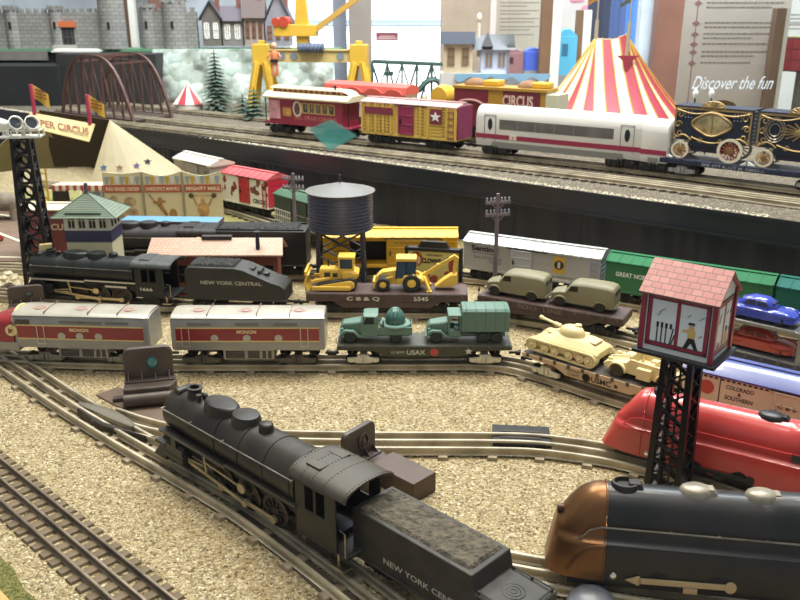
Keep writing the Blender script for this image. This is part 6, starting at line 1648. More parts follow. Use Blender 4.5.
m = MB(); m.box(-7.9, -2.6, -2.86, -2.7, 5.6, 6.9); m.build('name_board', mat('#7c2c3e', .45), t)
m = MB(); m.box(4.2, 6.2, -2.88, -2.7, 4.6, 7.2); b = m.build('star_panel', mat('#7c2c3e', .45), t)
m = MB(); star(m, (5.2,5.9), .95, -2.98, -2.88); m.build('white_star', WHT, b, smooth=0)
m = MB(); m.box(8.7, 8.95, -2.5, 2.5, 2.1, 7.9); m.build('magenta_end', PUR, t, bev=.05)
# white express
EX = mat('#d6d2ca', .25, .1, .05, 10, coat=.5); EXR = mat('#8e2a44', .35); EXG = mat('#9a9a98', .35, .3)
def express(label, cx, L, first):
    loc, rz = place(PS2, cx, L, SR)
    t = thing('express_coach', label, 'train car', (loc[0], loc[1], SR), rz, None); t.scale = tuple(u_*v_ for u_, v_ in zip(KK, (1, 1, 1.14)))
    h = L/2; W = 5.0; w2 = W/2
    def ring(x, k=1, dz=0): 
        P = [(x,-w2*k*.9,1.5+dz),(x,-w2*k,2.3+dz),(x,-w2*k,6.0-dz)]
        for i in range(9):
            a = PI-PI*i/8; P.append((x, w2*k*cos(a)*.98, 6.2-dz+1.7*sin(a)**.8*k))
        return P+[(x,w2*k,6.0-dz),(x,w2*k,2.3+dz),(x,w2*k*.9,1.5+dz)]
    m = MB(); m.loft([ring(-h,.9,.12), ring(-h+.25), ring(h-.25), ring(h,.9,.12)]); m.build('body', EX, t, smooth=45)
    m = MB(); m.loft([[(x,-w2*1.01,2.3),(x,-w2*.92,1.3),(x,w2*.92,1.3),(x,w2*1.01,2.3)] for x in (-h+3.0, h-3.0)]); m.build('skirt', EXG, t)
    for s in (-1, 1):
        y0, y1 = sorted((s*(w2-.05), s*(w2+.03)))
        m = MB(); m.box(-h+.2, h-.2, y0, y1, 2.7, 3.45); m.build('red_stripe', EXR, t)
        if L > 15:
            m = MB(); m.box(-h+4.2, h-4.6, y0, y1, 4.3, 5.85); g = m.build('window_band', mat('#6a6561', .2, 0, .3, 30), t)
            m = MB()
            for k in range(1, 6): x = -h+4.2+(L-8.8)*k/6; m.box(x-.12, x+.12, min(s*w2, s*(w2+.05)), max(s*w2, s*(w2+.05)), 4.3, 5.85)
            m.build('window_post', mat('#6b6967', .4), g)
            for x in (-h+2.6, h-2.6):
                m = MB()
                for xa, xb, za, zb in ((x-1.0,x-.92,2.4,6.5),(x+.92,x+1.0,2.4,6.5),(x-1,x+1,6.42,6.5)): m.box(xa, xb, min(s*w2*.98, s*(w2+.04)), max(s*w2*.98, s*(w2+.04)), za, zb)
                d = m.build('door_outline', mat('#55514f', .5), t)
                m = MB(); m.ell((x, s*w2, 5.0), .42, .06, .95, 16, 8); m.build('door_window', GLASSD, d)
            m = MB(); m.box(-h+6.0, -h+7.2, min(s*w2, s*(w2+.06)), max(s*w2, s*(w2+.06)), 2.75, 3.5); m.build('class_panel', mat('#cfc3ad', .4), t)
    text(t, '1', (-h+6.6,-w2-.06,2.85), FD, UPV, .5, EXR, bold=.04)
    truck(t, -h+3.4 if L > 15 else 0, r=.75)
    if L > 15: truck(t, h-3.4, r=.75)
    coupler(t, -h+.2, -1, 1.0)
    return t
KK = (1.37, 1.19, 1.14)
express('white express coach with a red stripe and long dark window band', gx(561, 160.5), 27.0, True)
KK = (1.26, 1.14, 1.1)
express('short white express car beyond the long coach, half hidden by the gilded wagon', gx(657.5, 170.8), 4.4, False)
# circus wagons on their flatcar
KK = (1.14, 1.1, 1.09)
loc, rz = place(PS2, gx(748, 181.8), 24, SR)
loc = (loc[0], loc[1], SR); NVY = mat('#232a42', .4, .1, .1, 20)
t = flatcar('navy flatcar carrying two gilded circus wagons', loc, rz, 27.5, 5.4, NVY, mat('#2d3448', .45), 2.0, .9, frame=mat('#a2a19c', .4, .4))
text(t, 'EMMETT KELLY JR. CIRCUS', (-1.8,-2.7,2.2), FD, UPV, .55, mat('#b9bcc4', .5), w=9.6)
def scroll(m, c, r, s, sz, y, th=.14, turns=1.2):
    pts = []
    for k in range(22):
        q = k/21; a = q*turns*2*PI; rr = r*(1-q*.8); pts.append((c[0]+s*rr*cos(a), y, c[1]+sz*rr*sin(a)))
    m.tube(pts, th, 5)
def wagon(label, off, kind):
    W0 = on(loc, rz, off, 0, 3.03)
    t = thing('circus_wagon', label, 'circus wagon', W0, rz)
    bm = mat('#1f2437', .35, .05, .1, 20)
    L = 12.2; h = L/2; z0 = 2.2; z1 = 8.5; w2 = 2.2
    m = MB(); m.box(-h, h, -w2, w2, z0+.9, z1); m.box(-h+3, h-3.4, -w2+.3, w2-.3, 1.3, z0+1); m.box(-h+2.6, h-2.8, -w2, w2, z0, z0+1); m.build('body', bm, t, bev=.08)
    m = MB(); m.box(-h-.1, h+.1, -w2-.12, w2+.12, z1, z1+.3); m.build('roof', mat('#232839', .7), t, bev=.05)
    g = MB(); y = -w2-.08
    for xa, xb, za, zb in ((-h,h,z1-.3,z1),(-h,-h+.25,z0+.9,z1),(h-.25,h,z0+.9,z1)): g.box(xa, xb, y-.08, y+.1, za, zb)
    def wave(a, b, amp, z): g.tube([(a+(b-a)*k/24, y, z+amp*sin(PI*k/24)) for k in range(25)], .16, 6)
    wave(-h+.3, 0, -.6, z1-.35); wave(0, h-.3, -.6, z1-.35); wave(-h+.2, -h+3, .8, z0+1.0); wave(-h+3, h-3, -.7, z0+1.5); wave(h-3, h-.2, .8, z0+1.0)
    for sx in (-1, 1):
        for zz, sz in ((z1-1.2, 1), (z0+2.0, -1)): scroll(g, (sx*(h-.9), zz), .7, sx, sz, y, .13)
        scroll(g, (sx*(h-.7), (z0+z1)/2+.3), .6, -sx, 1, y, .13)
        scroll(g, (sx*1.6, z0+1.2), .5, sx, -1, y, .1)
    g.build('gold_scrollwork', GOLD, t, smooth=60)
    m = MB(); P = []
    for k in range(11): a = PI*k/10; P.append((2.0*cos(a), z1+.1+1.2*sin(a)))
    m.prism(P, 'y', -w2-.25, -w2+.05)
    for k in range(-3, 4): m.bar((0,-w2-.28,z1+.15), (1.7*sin(k*.42),-w2-.28,z1+.15+1.1*cos(k*.42)), .12, .1, (0,1,0))
    m.build('crest', GOLD, t, bev=.05, seg=1)
    m = MB(); m.prism([(2.0*cos(PI*k/10), z1+.1+1.0*sin(PI*k/10)) for k in range(11)], 'y', w2-.05, w2+.25); m.build('rear_crest', mat('#6d5a3c', .4, .4), t)
    if kind == 'mirror':
        m = MB(); m.tube([((2.95 if abs(cos(2*PI*k/40)) < 2 else 2)*cos(2*PI*k/40)*(1+.06*cos(4*2*PI*k/40)), y-.05, 6.0+1.75*sin(2*PI*k/40)*(1+.08*cos(4*2*PI*k/40))) for k in range(40)], .22, 6, closed=True); fr = m.build('mirror_frame', GOLD, t, smooth=60)
        m = MB(); m.ell((0, y+.02, 6.0), 2.85, .06, 1.65, 30, 8); mi = m.build('mirror', mat('#cdb98a', .15, .6, .45, 70), fr)
        m = MB(); m.bar((0,y-.1,4.4), (0,y-.1,7.6), .25, .1, (0,1,0)); m.ell((0,y-.1,7.7), .5, .1, .3, 10, 6); m.ell((0,y-.1,4.3), .5, .1, .3, 10, 6); m.build('mirror_bar', GOLD, fr)
        m = MB()
        for sx in (-1, 1):
            for k in range(9): m.ell((sx*(3.4+(k % 3)*.5), y+.03, 7.9-(k//3)*.5), .1, .05, .1, 8, 5)
        m.build('painted_dots', mat('#a9b0bc', .4), t)
    else:
        m = MB()
        for k in range(16):
            a = 2*PI*k/16; m.bar((0.4+.4*cos(a), y-.06, 5.9+.3*sin(a)), (.4+3.3*cos(a), y-.04, 5.9+1.5*sin(a)), .2, .12, (0,1,0))
        m.ell((.4, y-.05, 5.9), 1.0, .2, .6, 16, 8); m.build('sunburst', GOLD, t)
        m = MB()
        for r in (1.0, 1.5, 1.9): m.tube([(-3.6+r*cos(2*PI*k/24)*.8, y-.03, 6.0+r*sin(2*PI*k/24)) for k in range(24)], .12, 5, closed=True)
        m.build('ring_carving', mat('#8f8577', .3, .6), t)
        m = MB(); m.ell((4.4, y-.3, 4.9), .75, .5, .9, 14, 8); m.ell((4.3, y-.5, 6.2), .5, .4, .55, 12, 8); m.build('carved_figure', mat('#b9876a', .5, 0, .3, 60), t)
    CR2 = mat('#ddd3bb', .5)
    for x, r in ((-h+1.4, 1.45), (h-2.8, 2.0)):
        for s in (-1, 1):
            m = MB(); yy = s*(w2+.1)
            m.rev([(r*.78,-.18),(r,-.18),(r,.18),(r*.78,.18),(r*.78,-.18)], (x,yy,r), 'y', 28); w_ = m.build('wheel', CR2, t)
            m = MB()
            for k in range(14):
                a = 2*PI*k/14; m.bar((x+.3*cos(a), yy, r+.3*sin(a)), (x+r*.8*cos(a), yy, r+r*.8*sin(a)), .16, .2, (0,1,0))
            m.build('spokes', mat('#a5583e' if r > 1.9 else '#b08a52', .5), w_)
            m = MB(); m.rev([(0,-.3),(r*.26,-.25),(r*.3,0),(r*.26,.25),(0,.3)], (x,yy,r), 'y', 16); m.build('hub', mat('#7a5a3a', .5), w_)
    m = MB(); m.prism([(-h-.8,0),(-h-.8,.6),(-h+.3,.02)], 'y', -w2-.3, -w2+.3); m.prism([(h-.1,.6),(h-.1,0),(h-1.0,0)], 'y', -w2-.3, -w2+.3); m.build('wheel_chock', WHT, t)
    for x in (h+.15,):
        m = MB()
        for k in range(10): m.bar((x+.05,-1.8,z0+.9+k*.6), (x+.05,-.9,z0+.9+k*.6), .14)
        m.build('end_ladder', mat('#a9acb4', .4), t)
    return t
wagon('navy circus wagon with gold scrolls around an oval mirror, beside the express train', -5.9, 'mirror')
wagon('navy circus wagon with a gold sunburst carving at the right edge', 7.3, 'sun')
# rear row: red roofed coach, cage car, barrel car
KK = (1.54, 1.37, 1.37)
loc, rz = place(PS3, D(371, 100, 229).x, 15, SR); loc = (loc[0], loc[1], SR)
t = thing('cottage_car', 'white car with a red scalloped roof and arched windows behind the coaches', 'train car', loc, rz); t.scale = tuple(u_*v_ for u_, v_ in zip(KK, (.95, .9, 1.12)))
m = MB(); m.box(-8.5, 8.5, -2.3, 2.3, 1.9, 6.0); m.build('body', mat('#d3cdc8', .5), t)
m = MB(); m.prism([(-2.7,5.9),(-2.2,7.0),(0,7.5),(2.2,7.0),(2.7,5.9)], 'x', -8.8, 8.8)
for k in range(4):
    x = -6.2+k*4.2; m.prism([(x+1.9*cos(PI*i/8), 5.6+1.1*sin(PI*i/8)) for i in range(9)], 'y', -2.85, -2.3)
m.build('roof', mat('#c4564a', .45), t, smooth=30)
for k in range(4):
    x = -6.2+k*4.2; m = MB(); m.prism([(x-1.0,3.4),(x+1.0,3.4)]+[(x+1.0*cos(PI*i/8), 4.9+.8*sin(PI*i/8)) for i in range(9)], 'y', -2.4, -2.28); m.build('window', mat('#3b3d66', .3), t)
truck(t, -5.2); truck(t, 5.2)
KK = (1.37, 1.26, 1.46)
loc, rz = place(PS3, D(512, 100, 198).x, 17, SR); loc = (loc[0], loc[1], SR)
t = thing('cage_car', 'maroon and yellow circus cage car lettered in white behind the express', 'train car', loc, rz)
m = MB(); m.box(-9.8, 9.8, -2.4, 2.4, 2.0, 2.8); m.box(-9.6, -3.0, -2.4, 2.4, 2.8, 8.0); m.box(-.2, 6.6, -2.4, 2.4, 2.8, 8.0); m.build('body', mat('#6e2430', .45, 0, .1, 20), t, bev=.06)
m = MB(); m.box(-3.0, -.2, -2.3, 2.3, 2.8, 8.0); m.box(6.6, 7.6, -2.3, 2.3, 2.8, 8.0); m.box(-9.8, 7.8, -2.55, 2.55, 7.9, 8.4); m.build('yellow_bay', mat('#a9802f', .45), t, bev=.05)
m = MB(); m.box(7.6, 9.8, -2.4, 2.4, 2.8, 7.7); m.build('pale_end', mat('#c2bfa4', .5), t, bev=.05)
m = MB(); m.box(4.4, 6.0, -2.5, -2.38, 3.2, 5.0); m.build('dark_door', NVY, t)
text(t, 'CIRCUS', (2.6,-2.4,5.6), FD, UPV, 1.8, mat('#d3b7a8', .5), w=5.6, bold=.03)
m = MB(); m.tube([(-6.3+2.6*cos(PI*k/10), -2.45, 5.2+1.0*sin(PI*k/10)) for k in range(11)], .22, 6); m.build('painted_arc', mat('#b98a86', .5), t)
m = MB()
for x, c in ((-6.6,1.7),(3.6,1.7)): m.ell((x,0,8.4), 2.0, 1.9, 1.1, 16, 8, 0, 1)
m.build('animal_back', mat('#8a6038', .7, 0, .3, 60), t)
m = MB()
for x in (-3.0, 6.0): m.box(x-1.4, x+1.4, -1.5, 1.5, 8.4, 9.3)
m.build('yellow_box', mat('#d3a62e', .5), t, bev=.2)
truck(t, -6.2); truck(t, 6.2)
loc, rz = place(PS3, D(436, 100, 217).x, 8, SR); loc = (loc[0], loc[1], SR)
t = thing('barrel_car', 'low flatcar carrying a yellow barrel behind the stock car', 'train car', loc, rz)
m = MB(); m.box(-4.6, 4.6, -2.3, 2.3, 3.4, 4.4); m.build('frame', mat('#a8842c', .5), t)
m = MB(); m.rev([(0,-2.0),(1.7,-1.9),(2.0,0),(1.7,1.9),(0,2.0)], (1.4,0,6.2), 'y', 22); m.build('barrel', mat('#d2a53a', .45), t)
m = MB(); m.ell((-2.6,0,4.4), 1.1, 1.0, 1.6, 12, 8); m.build('sack', mat('#8a6c3a', .6), t)
truck(t, -2.6); truck(t, 2.6)
# striped big top
KK = (1.27, 1.27, 1.27); BQ = 1.27; BY_ = 217.0
C0 = D(611, 100, BY_)
t = thing('big_top', 'red and white striped circus big top with two masts behind the express', 'toy tent', (C0.x, BY_, SZ), rad(0))
A = (D(596, 37, BY_)-Vector((C0.x, BY_, SZ)))/BQ; B = (D(626, 34, BY_-3)-Vector((C0.x, BY_, SZ)))/BQ
N = 72; bx, by, bz = 16.3, 11.8, 2.3
cols = [mat('#a83a4a', .5), mat('#e6d9c0', .5), mat('#c99f4a', .5)]
rows = 8; ringsv = []
for r in range(rows+1):
    f = r/rows; row = []
    for k in range(N):
        a = 2*PI*k/N; e = Vector((bx*cos(a), by*sin(a), bz)); wgt = .5+.5*max(-1, min(1, cos(a)*3.2)); ap_ = A*(1-wgt)+B*wgt
        ap_ = ap_-Vector((0, 0, .6*sin(PI*wgt)))
        p = ap_*(1-f)+e*f; p.z -= 1.5*sin(PI*f)*(.8+.2*cos(a*18)); row.append(p)
    ringsv.append(row)
m = MB(); vs = [p for row in ringsv for p in row]; o0 = len(m.f)
fs = [(r*N+k, r*N+(k+1) % N, (r+1)*N+(k+1) % N, (r+1)*N+k) for r in range(rows) for k in range(N)]
m.add(vs, fs); m.m = [(lambda q: 0 if q in (0, 1) else (1 if q in (3,) else 1) if q != 2 else 1)(k % 4) for r in range(rows) for k in range(N)]
o = m.build('canopy', cols, t, smooth=0); md = o.modifiers.new('thick', 'SOLIDIFY'); md.thickness = .1*U
m = MB()
for k in range(N):
    if k % 2 == 0: m.tube([ringsv[r][k]+Vector((0,0,.08)) for r in range(rows+1)], .13, 5)
m.build('stripe_piping', cols[2], t)
m = MB(); m.loft([[Vector((bx*.98*cos(2*PI*k/N), by*.98*sin(2*PI*k/N), z)) for k in range(N)] for z in (0, bz)], caps=False); m.build('side_wall', cols[1], t)
m = MB()
for k in range(0, N, 4): p = ringsv[rows-1][k]*.5+ringsv[rows][k]*.5; m.ell((p.x*1.0, p.y, p.z+.25), .42, .42, .42, 10, 6)
m.build('tie_button', mat('#2f3a5c', .4), t)
for P, dz in ((A, 3.2), (B+Vector((.1,-1.6,-4.6)), 6.8)):
    m = MB(); m.cyl(P-Vector((0,0,.6)), P+Vector((0,0,dz)), .38, .32, 10); m.cyl(P+Vector((0,0,dz)), P+Vector((0,0,dz+4.6)), .14, n=8); q = m.build('mast', mat('#b7a68c', .5), t)
    m = MB(); m.loft([[P+Vector((-s_*1.0,.06*s_,dz+3.2+.25*sin(s_*3)-.2*s_)), P+Vector((-s_*1.0,.06*s_,dz+4.4+.25*sin(s_*3)-.5*s_)), P+Vector((-s_*1.0,.1+.06*s_,dz+4.4+.25*sin(s_*3)-.5*s_)), P+Vector((-s_*1.0,.1+.06*s_,dz+3.2+.25*sin(s_*3)-.2*s_))] for s_ in (0,.5,1,1.5,2)]); m.build('pennant', mat('#b07a34' if P is A else '#5c5f55', .5), q)
m = MB(); P = B+Vector((.1,-2.2,-4.4)); m.prism([(P.x-2.2,P.z+.6),(P.x+2.2,P.z+.6),(P.x+.9,P.z-.3),(P.x,P.z-3.6),(P.x-.9,P.z-.3)], 'y', P.y-.4, P.y-.1); m.build('red_valance', cols[0], t)
# gantry crane
GY = mat('#d9ae3c', .45, 0, .08, 15); GD = 272.0; GQ = 1.555; KK = (GQ, GQ, GQ)
xa, xb = D(262, 70, GD).x, D(360, 70, GD).x; zt_ = (D(300, 49, GD).z-SZ)/GQ; zl = (D(300, 62, GD).z-SZ)/GQ
cx = (xa+xb)/2
t = thing('gantry_crane', 'yellow gantry crane with a raised jib spanning the rear shelf track', 'toy crane', (cx, GD, SZ), rad(-6))
hw_ = (xb-xa)/2/GQ
m = MB(); m.box(-hw_, hw_, -1.0, 1.0, zl, zt_); m.box(-hw_, hw_, -1.3, 1.3, zt_-.3, zt_); m.build('beam', mat('#cfb878', .45, 0, .08, 15), t, bev=.06)
m = MB()
for x in (-hw_+4.2, -hw_+6.6, hw_-3.6): m.cyl((x,-1.12,(zl+zt_)/2-.1), (x,-.98,(zl+zt_)/2-.1), .75, n=18)
m.build('beam_hole', mat('#7f8790', .4), t)
for s in (-1, 1):
    m = MB(); x = s*hw_
    m.box(x-1.7, x+1.7, -1.5, 1.5, zl-.6, zt_+.9)
    for q in (-1, 1): m.add([], []); m.bar((x+q*.9,-1.2,zl), (x+q*2.6,-2.6,0), 1.3, 1.0); m.bar((x+q*.9,1.2,zl), (x+q*2.6,2.6,0), 1.3, 1.0)
    m.box(x-.6, x+.6, -.6, .6, zt_+.8, zt_+1.6); m.build('leg_frame', GY, t, bev=.08)
x0 = (D(303, 40, GD).x-cx)/GQ
zc_ = zt_+.2
m = MB(); m.box(x0-5.5, x0+2.8, -1.6, 1.6, zc_+2.2, zc_+4.4); m.box(x0-1.2, x0+1.2, -1.1, 1.1, zc_, zc_+2.4); m.prism([(x0-1.4,zc_+4.4),(x0-.9,zc_+10.6),(x0+.7,zc_+10.6),(x0+1.2,zc_+4.4)], 'y', -.9, .9); m.build('crane_cab', GY, t, bev=.1)
jb = (D(356, 0, GD)-Vector((cx, GD, SZ)))/GQ
m = MB(); m.bar((x0+2.2,-.6,zc_+3.2), (jb.x+1.2,-.6,jb.z+.9), .5, 1.0); m.bar((x0+2.2,.6,zc_+3.2), (jb.x+1.2,.6,jb.z+.9), .5, 1.0)
for k in range(7): 
    q = k/7; p = Vector((x0+2.2,0,zc_+3.2)).lerp(Vector((jb.x+1.2,0,jb.z+.9)), q); m.bar(p+Vector((0,-.7,0)), p+Vector((.9,.7,.5)), .25)
m.build('jib', mat('#c39a4a', .5), t)
m = MB(); m.cyl((x0-3.4,-1.9,zc_+4.9), (x0-3.4,1.9,zc_+4.9), 1.0, n=14); m.cyl((x0-5.0,-1.9,zc_+4.9), (x0-5.0,1.9,zc_+4.9), .8, n=14); m.build('winch_drum', mat('#b8442e', .45), t)
m = MB(); m.cyl((x0-.7,0,zt_-.1), (x0-.7,0,zc_+2.4), .55, n=12); m.build('red_pivot', mat('#a8342f', .45), t)
m = MB(); m.cyl((x0-.6,-1.7,zt_+.3), (x0+4.4,-1.7,zt_+.3), .85, n=18)
for k in range(7): m.rev([(.85,-.2),(1.0,0),(.85,.2),(.85,-.2)], (x0-.2+k*.72,-1.7,zt_+.3), 'x', 18)
m.build('tyre_roll', mat('#5a6478', .5, 0, .2, 60), t)
t2 = thing('toy_figure', 'small orange figure hanging in front of the left leg of the yellow crane', 'figure', (D(275,70,GD-4.2).x, GD-4.2, D(275,76,GD-4.2).z)); 
m = MB(); OR_ = mat('#cf7f52', .5)
m.ell((0,0,3.6), .75, .6, 1.5, 12, 8)
for s in (-1, 1): m.tube([(s*.3,0,2.6),(s*.45,-.1,1.2),(s*.4,0,0)], .32, 8); m.tube([(s*.6,0,4.5),(s*1.2,-.3,3.6),(s*1.1,-.5,2.8)], .22, 8)
m.build('body', OR_, t2, smooth=60); m = MB(); m.ell((0,0,5.7), .55, .55, .65, 12, 8); m.build('head', mat('#d9a88a', .5), t2); m = MB(); m.box(-.75, .75, -.62, -.3, 2.6, 3.2); m.build('belt', DKM, t2)
# truss bridge
KK = (1.0, 1.0, 1.0)
BRM = mat('#5d4038', .5, .2, .25, 30)
n0, n1, f1 = G(63, 115, SZ), G(134, 124, SZ), G(172, 118, SZ); ov = f1-n1
c = (n0+n1+ov)/2
t = thing('truss_bridge', 'brown arched truss bridge on the left end of the raised shelf', 'toy bridge', (c.x, c.y, SZ))
dv = (n1-n0); ht = D(95, 55, c.y-1).z-SZ
def arc(q): return ht*(1-abs(2*q-1)**3.2)*.99+.2
side = []
for base in (n0, n0+ov):
    b0 = base-c; m = MB(); P = [Vector((b0.x, b0.y, 0))+Vector((dv.x*q, dv.y*q, arc(q))) for q in [i/20 for i in range(21)]]
    for i in range(20): m.bar(P[i], P[i+1], .75, .8)
    m.bar(Vector((b0.x, b0.y, .6)), Vector((b0.x+dv.x, b0.y+dv.y, .6)), .6, .9)
    for k in range(1, 8):
        q = k/8; a_ = Vector((b0.x+dv.x*q, b0.y+dv.y*q, .6)); m.bar(a_, a_+Vector((0,0,arc(q)-.6)), .4)
        q2 = (k+1)/8 if k < 4 else (k-1)/8; m.bar(a_, Vector((b0.x+dv.x*q2, b0.y+dv.y*q2, arc(q2))), .28)
    m.build('truss', BRM, t); side.append(P)
m = MB()
for i in (5, 8, 10, 12, 15): m.bar(side[0][i], side[1][i], .45)
m.bar(side[0][5], side[1][8], .25); m.bar(side[0][8], side[1][12], .25); m.bar(side[0][12], side[1][15], .25); m.build('top_bracing', BRM, t)
m = MB(); a_, b_ = n0-c, n1-c; o_ = ov; m.add([Vector((p.x, p.y, z)) for z in (.3, .9) for p in (a_, b_, b_+o_, a_+o_)], [(3,2,1,0),(4,5,6,7),(0,1,5,4),(1,2,6,5),(2,3,7,6),(3,0,4,7)]); m.build('deck', mat('#43352f', .6), t)
# conifers
def conifer(px, py, ypos, top_py, label, rw):
    global KK
    KK = (1.54, 1.54, 1.54)
    p = D(px, py, ypos); zt = D(px, top_py, ypos).z; H = (zt-SZ)/1.54
    t = thing('conifer', label, 'toy tree', (p.x, ypos, SZ)); m = MB(); m.cyl((0,0,0), (0,0,H*.97), .4, .08, 8); m.build('trunk', mat('#5a4638', .8), t)
    m = MB(); rr = random.Random(int(px)); n = int(H*1.3)
    for k in range(n):
        f = k/n; z = H*(.1+.88*f); R = rw*(1-f)**.8+.25
        for q in range(9):
            a = q*2*PI/9+rr.uniform(-.3,.3)+k; L = R*rr.uniform(.7,1.1)
            e = Vector((L*cos(a), L*sin(a), z-.28*L)); s_ = Vector((0,0,z)); m.bar(s_, e, .1)
            for j in range(5):
                u = .3+.7*j/5; b = s_.lerp(e, u); d = Vector((-sin(a), cos(a), -.25))*(.55*(1-u*.5))
                m.add([b, b+d*1.3+Vector((0,0,.1)), b+d*1.1+(e-s_)*.12, b+d*.2+(e-s_)*.12], [(0,1,2,3)]); d.x, d.y = -d.x, -d.y
                m.add([b, b+d*1.3+Vector((0,0,.1)), b+d*1.1+(e-s_)*.12, b+d*.2+(e-s_)*.12], [(0,1,2,3)])
    m.build('foliage', mat('#4a5c4c', .8, 0, .3, 90), t, smooth=0)
    m = MB(); m.rev([(1.3,0),(1.1,.5),(.5,.7),(0,.7)], (0,0,0), 'z', 12); m.build('tree_base', mat('#4a4034', .8), t)
conifer(217, 100, 267, 48, 'tall open branched model conifer in front of the grey rock face', 3.6)
conifer(255, 118, 248, 86, 'small dense model conifer at the left end of the maroon coach', 3.0)
conifer(243, 110, 260, 93, 'small model conifer between the tall conifer and the yellow crane', 2.4)
# rock face and upper shelf at the back left
KK = (1.0, 1.0, 1.0)
UY, UZ = 302.0, D(100, 49, 302).z
m = MB(); rr = random.Random(3); nx, nz = 40, 12; rows = []
xl, xr = D(150, 80, 293).x, D(333, 80, 293).x
for j in range(nz+1):
    row = []
    for i in range(nx+1):
        x = xl+(xr-xl)*i/nx; z = SZ+(UZ-SZ-.02)*j/nz
        yy = UY-9+7*(j/nz)**1.3+1.2*sin(i*.55+j*.4)+.8*sin(i*1.3-j*.9)+rr.uniform(-.5,.5); row.append((x, yy, z))
    rows.append(row)
rows.append([(xl+(xr-xl)*i/nx, UY+3, UZ-.02) for i in range(nx+1)])
m.loft(rows, caps=False, closed=False)
rk = cellmat('rock', ['#8a938b', '#9ba39a', '#adb2a9', '#8f998e', '#a4a69a'], 30, bump=.8, dist=.01, big='#76806c')
tag(m.build('rocky_hillside', rk, None, smooth=60), 'pale grey model rock face below the toy village, behind the conifers', 'model rock')
m = MB(); m.box(-220, D(340,60,UY).x, UY, UY+12, UZ-.9, UZ); struct(m.build('upper_shelf', mat('#5f8a68', .6, 0, .1, 20), smooth=0))
m = MB(); m.box(-220, D(48,55,UY).x, UY-1.2, UY-.05, D(20,60,UY).z, UZ-.6); struct(m.build('trim_upper', mat('#77736b', .5, 0, .15, 20), smooth=0))
m = MB(); m.box(-220, xl+3, UY+1.5, UY+2.5, SZ, UZ-.95); struct(m.build('upper_shelf_back', mat('#29292b', .7, 0, .3, 6), smooth=0))
m = MB(); m.box(-220, D(60,90,284).x, 284, UY+1.4, SZ+.02, UZ-4.5); struct(m.build('wall_left', mat('#19191b', .8, 0, .3, 6), smooth=0))
m = MB(); m.box(D(60,90,288).x, D(158,90,288).x, 288, UY+1.4, SZ+.02, UZ-1.0); struct(m.build('wall_recess', mat('#2c2a28', .8, 0, .3, 6), smooth=0))
a = D(76, 52, UY-3)
m = MB(); m.box(-8.0, 8.0, -2, 2, 0, .7); m.tbox(-7.6, 7.6, -1.6, 1.6, .7, -7.0, 7.0, -1.2, 1.2, 1.2); struct(m.build('trim_white', mat('#d6d2c6', .5), None, (a.x, UY-2, UZ-1.0), bev=.1))
# castle
CG = brickmat('castle_stone', '#8f8c86', '#7f7c78', '#6a6864', 40, .6, .3, .03, .7, 'xz')
def cren(m, x0, x1, y, z, n, d=1.0):
    for k in range(n):
        x = x0+(x1-x0)*(k+.25)/n; m.box(x, x+(x1-x0)/n*.5, y, y+d, z, z+.9)
def castle(label, pxa, pxb, ydist, pytop, gate, towers):
    global KK
    KK = (1.61, 1.61, 1.61)
    xa, xb = D(pxa, 40, ydist).x, D(pxb, 40, ydist).x; zt = (D(60, pytop, ydist).z-UZ)/1.61
    t = thing('toy_castle', label, 'toy castle', ((xa+xb)/2, ydist, UZ)); h = (xb-xa)/2/1.61
    m = MB(); m.box(-h, h, 0, 1.2, 0, zt); cren(m, -h, h, 0, zt, max(6, int(h*1.3))); m.build('curtain_wall', CG, t)
    for q, r, e in towers:
        x = -h+2*h*q; m = MB(); m.cyl((x,.6,0), (x,.6,zt+e), r, r*.95, 20)
        for k in range(8): a_ = 2*PI*k/8; m.box(x+r*.9*cos(a_)-.35, x+r*.9*cos(a_)+.35, .6+r*.9*sin(a_)-.35, .6+r*.9*sin(a_)+.35, zt+e, zt+e+.9)
        w_ = m.build('tower', CG, t)
        m = MB(); m.box(x-.25, x+.25, .6-r-.05, .6-r*.8, zt*.55, zt*.55+1.5); m.build('arrow_slit', DKM, w_)
    if gate:
        x = (D(66, 40, ydist).x-(xa+xb)/2)/1.61
        m = MB(); m.box(x-1.9, x+1.9, -.25, .1, 0, 4.2); g = m.build('gate', mat('#2c2b2c', .6), t)
        m = MB()
        for k in range(4): m.box(x-1.6+k*1.0, x-1.4+k*1.0, -.4, -.2, .2, 4.0)
        m.box(x-1.9, x+1.9, -.4, -.2, 2.2, 2.5); m.build('portcullis', mat('#55524e', .5, .4), g)
        m = MB(); m.box(x-2.5, x+2.5, -.7, -.1, 4.4, 5.6); m.build('orange_sign', mat('#c2673f', .5), g)
        m = MB(); m.box(x-2.4, x+2.4, -1.8, -.3, 0, .8); m.build('gate_step', mat('#a09c94', .6), g)
    return t
castle('grey toy castle with an orange sign over its dark gate, top left', -40, 118, 304, 13, True, ((.06,2.6,1.5),(.34,1.5,.6),(.62,1.5,.6),(.97,2.8,3.0)))
castle('grey toy castle wing right of the brown post, top left', 142, 198, 305, 12, False, ((.12,1.6,.8),(.6,2.6,2.0)))
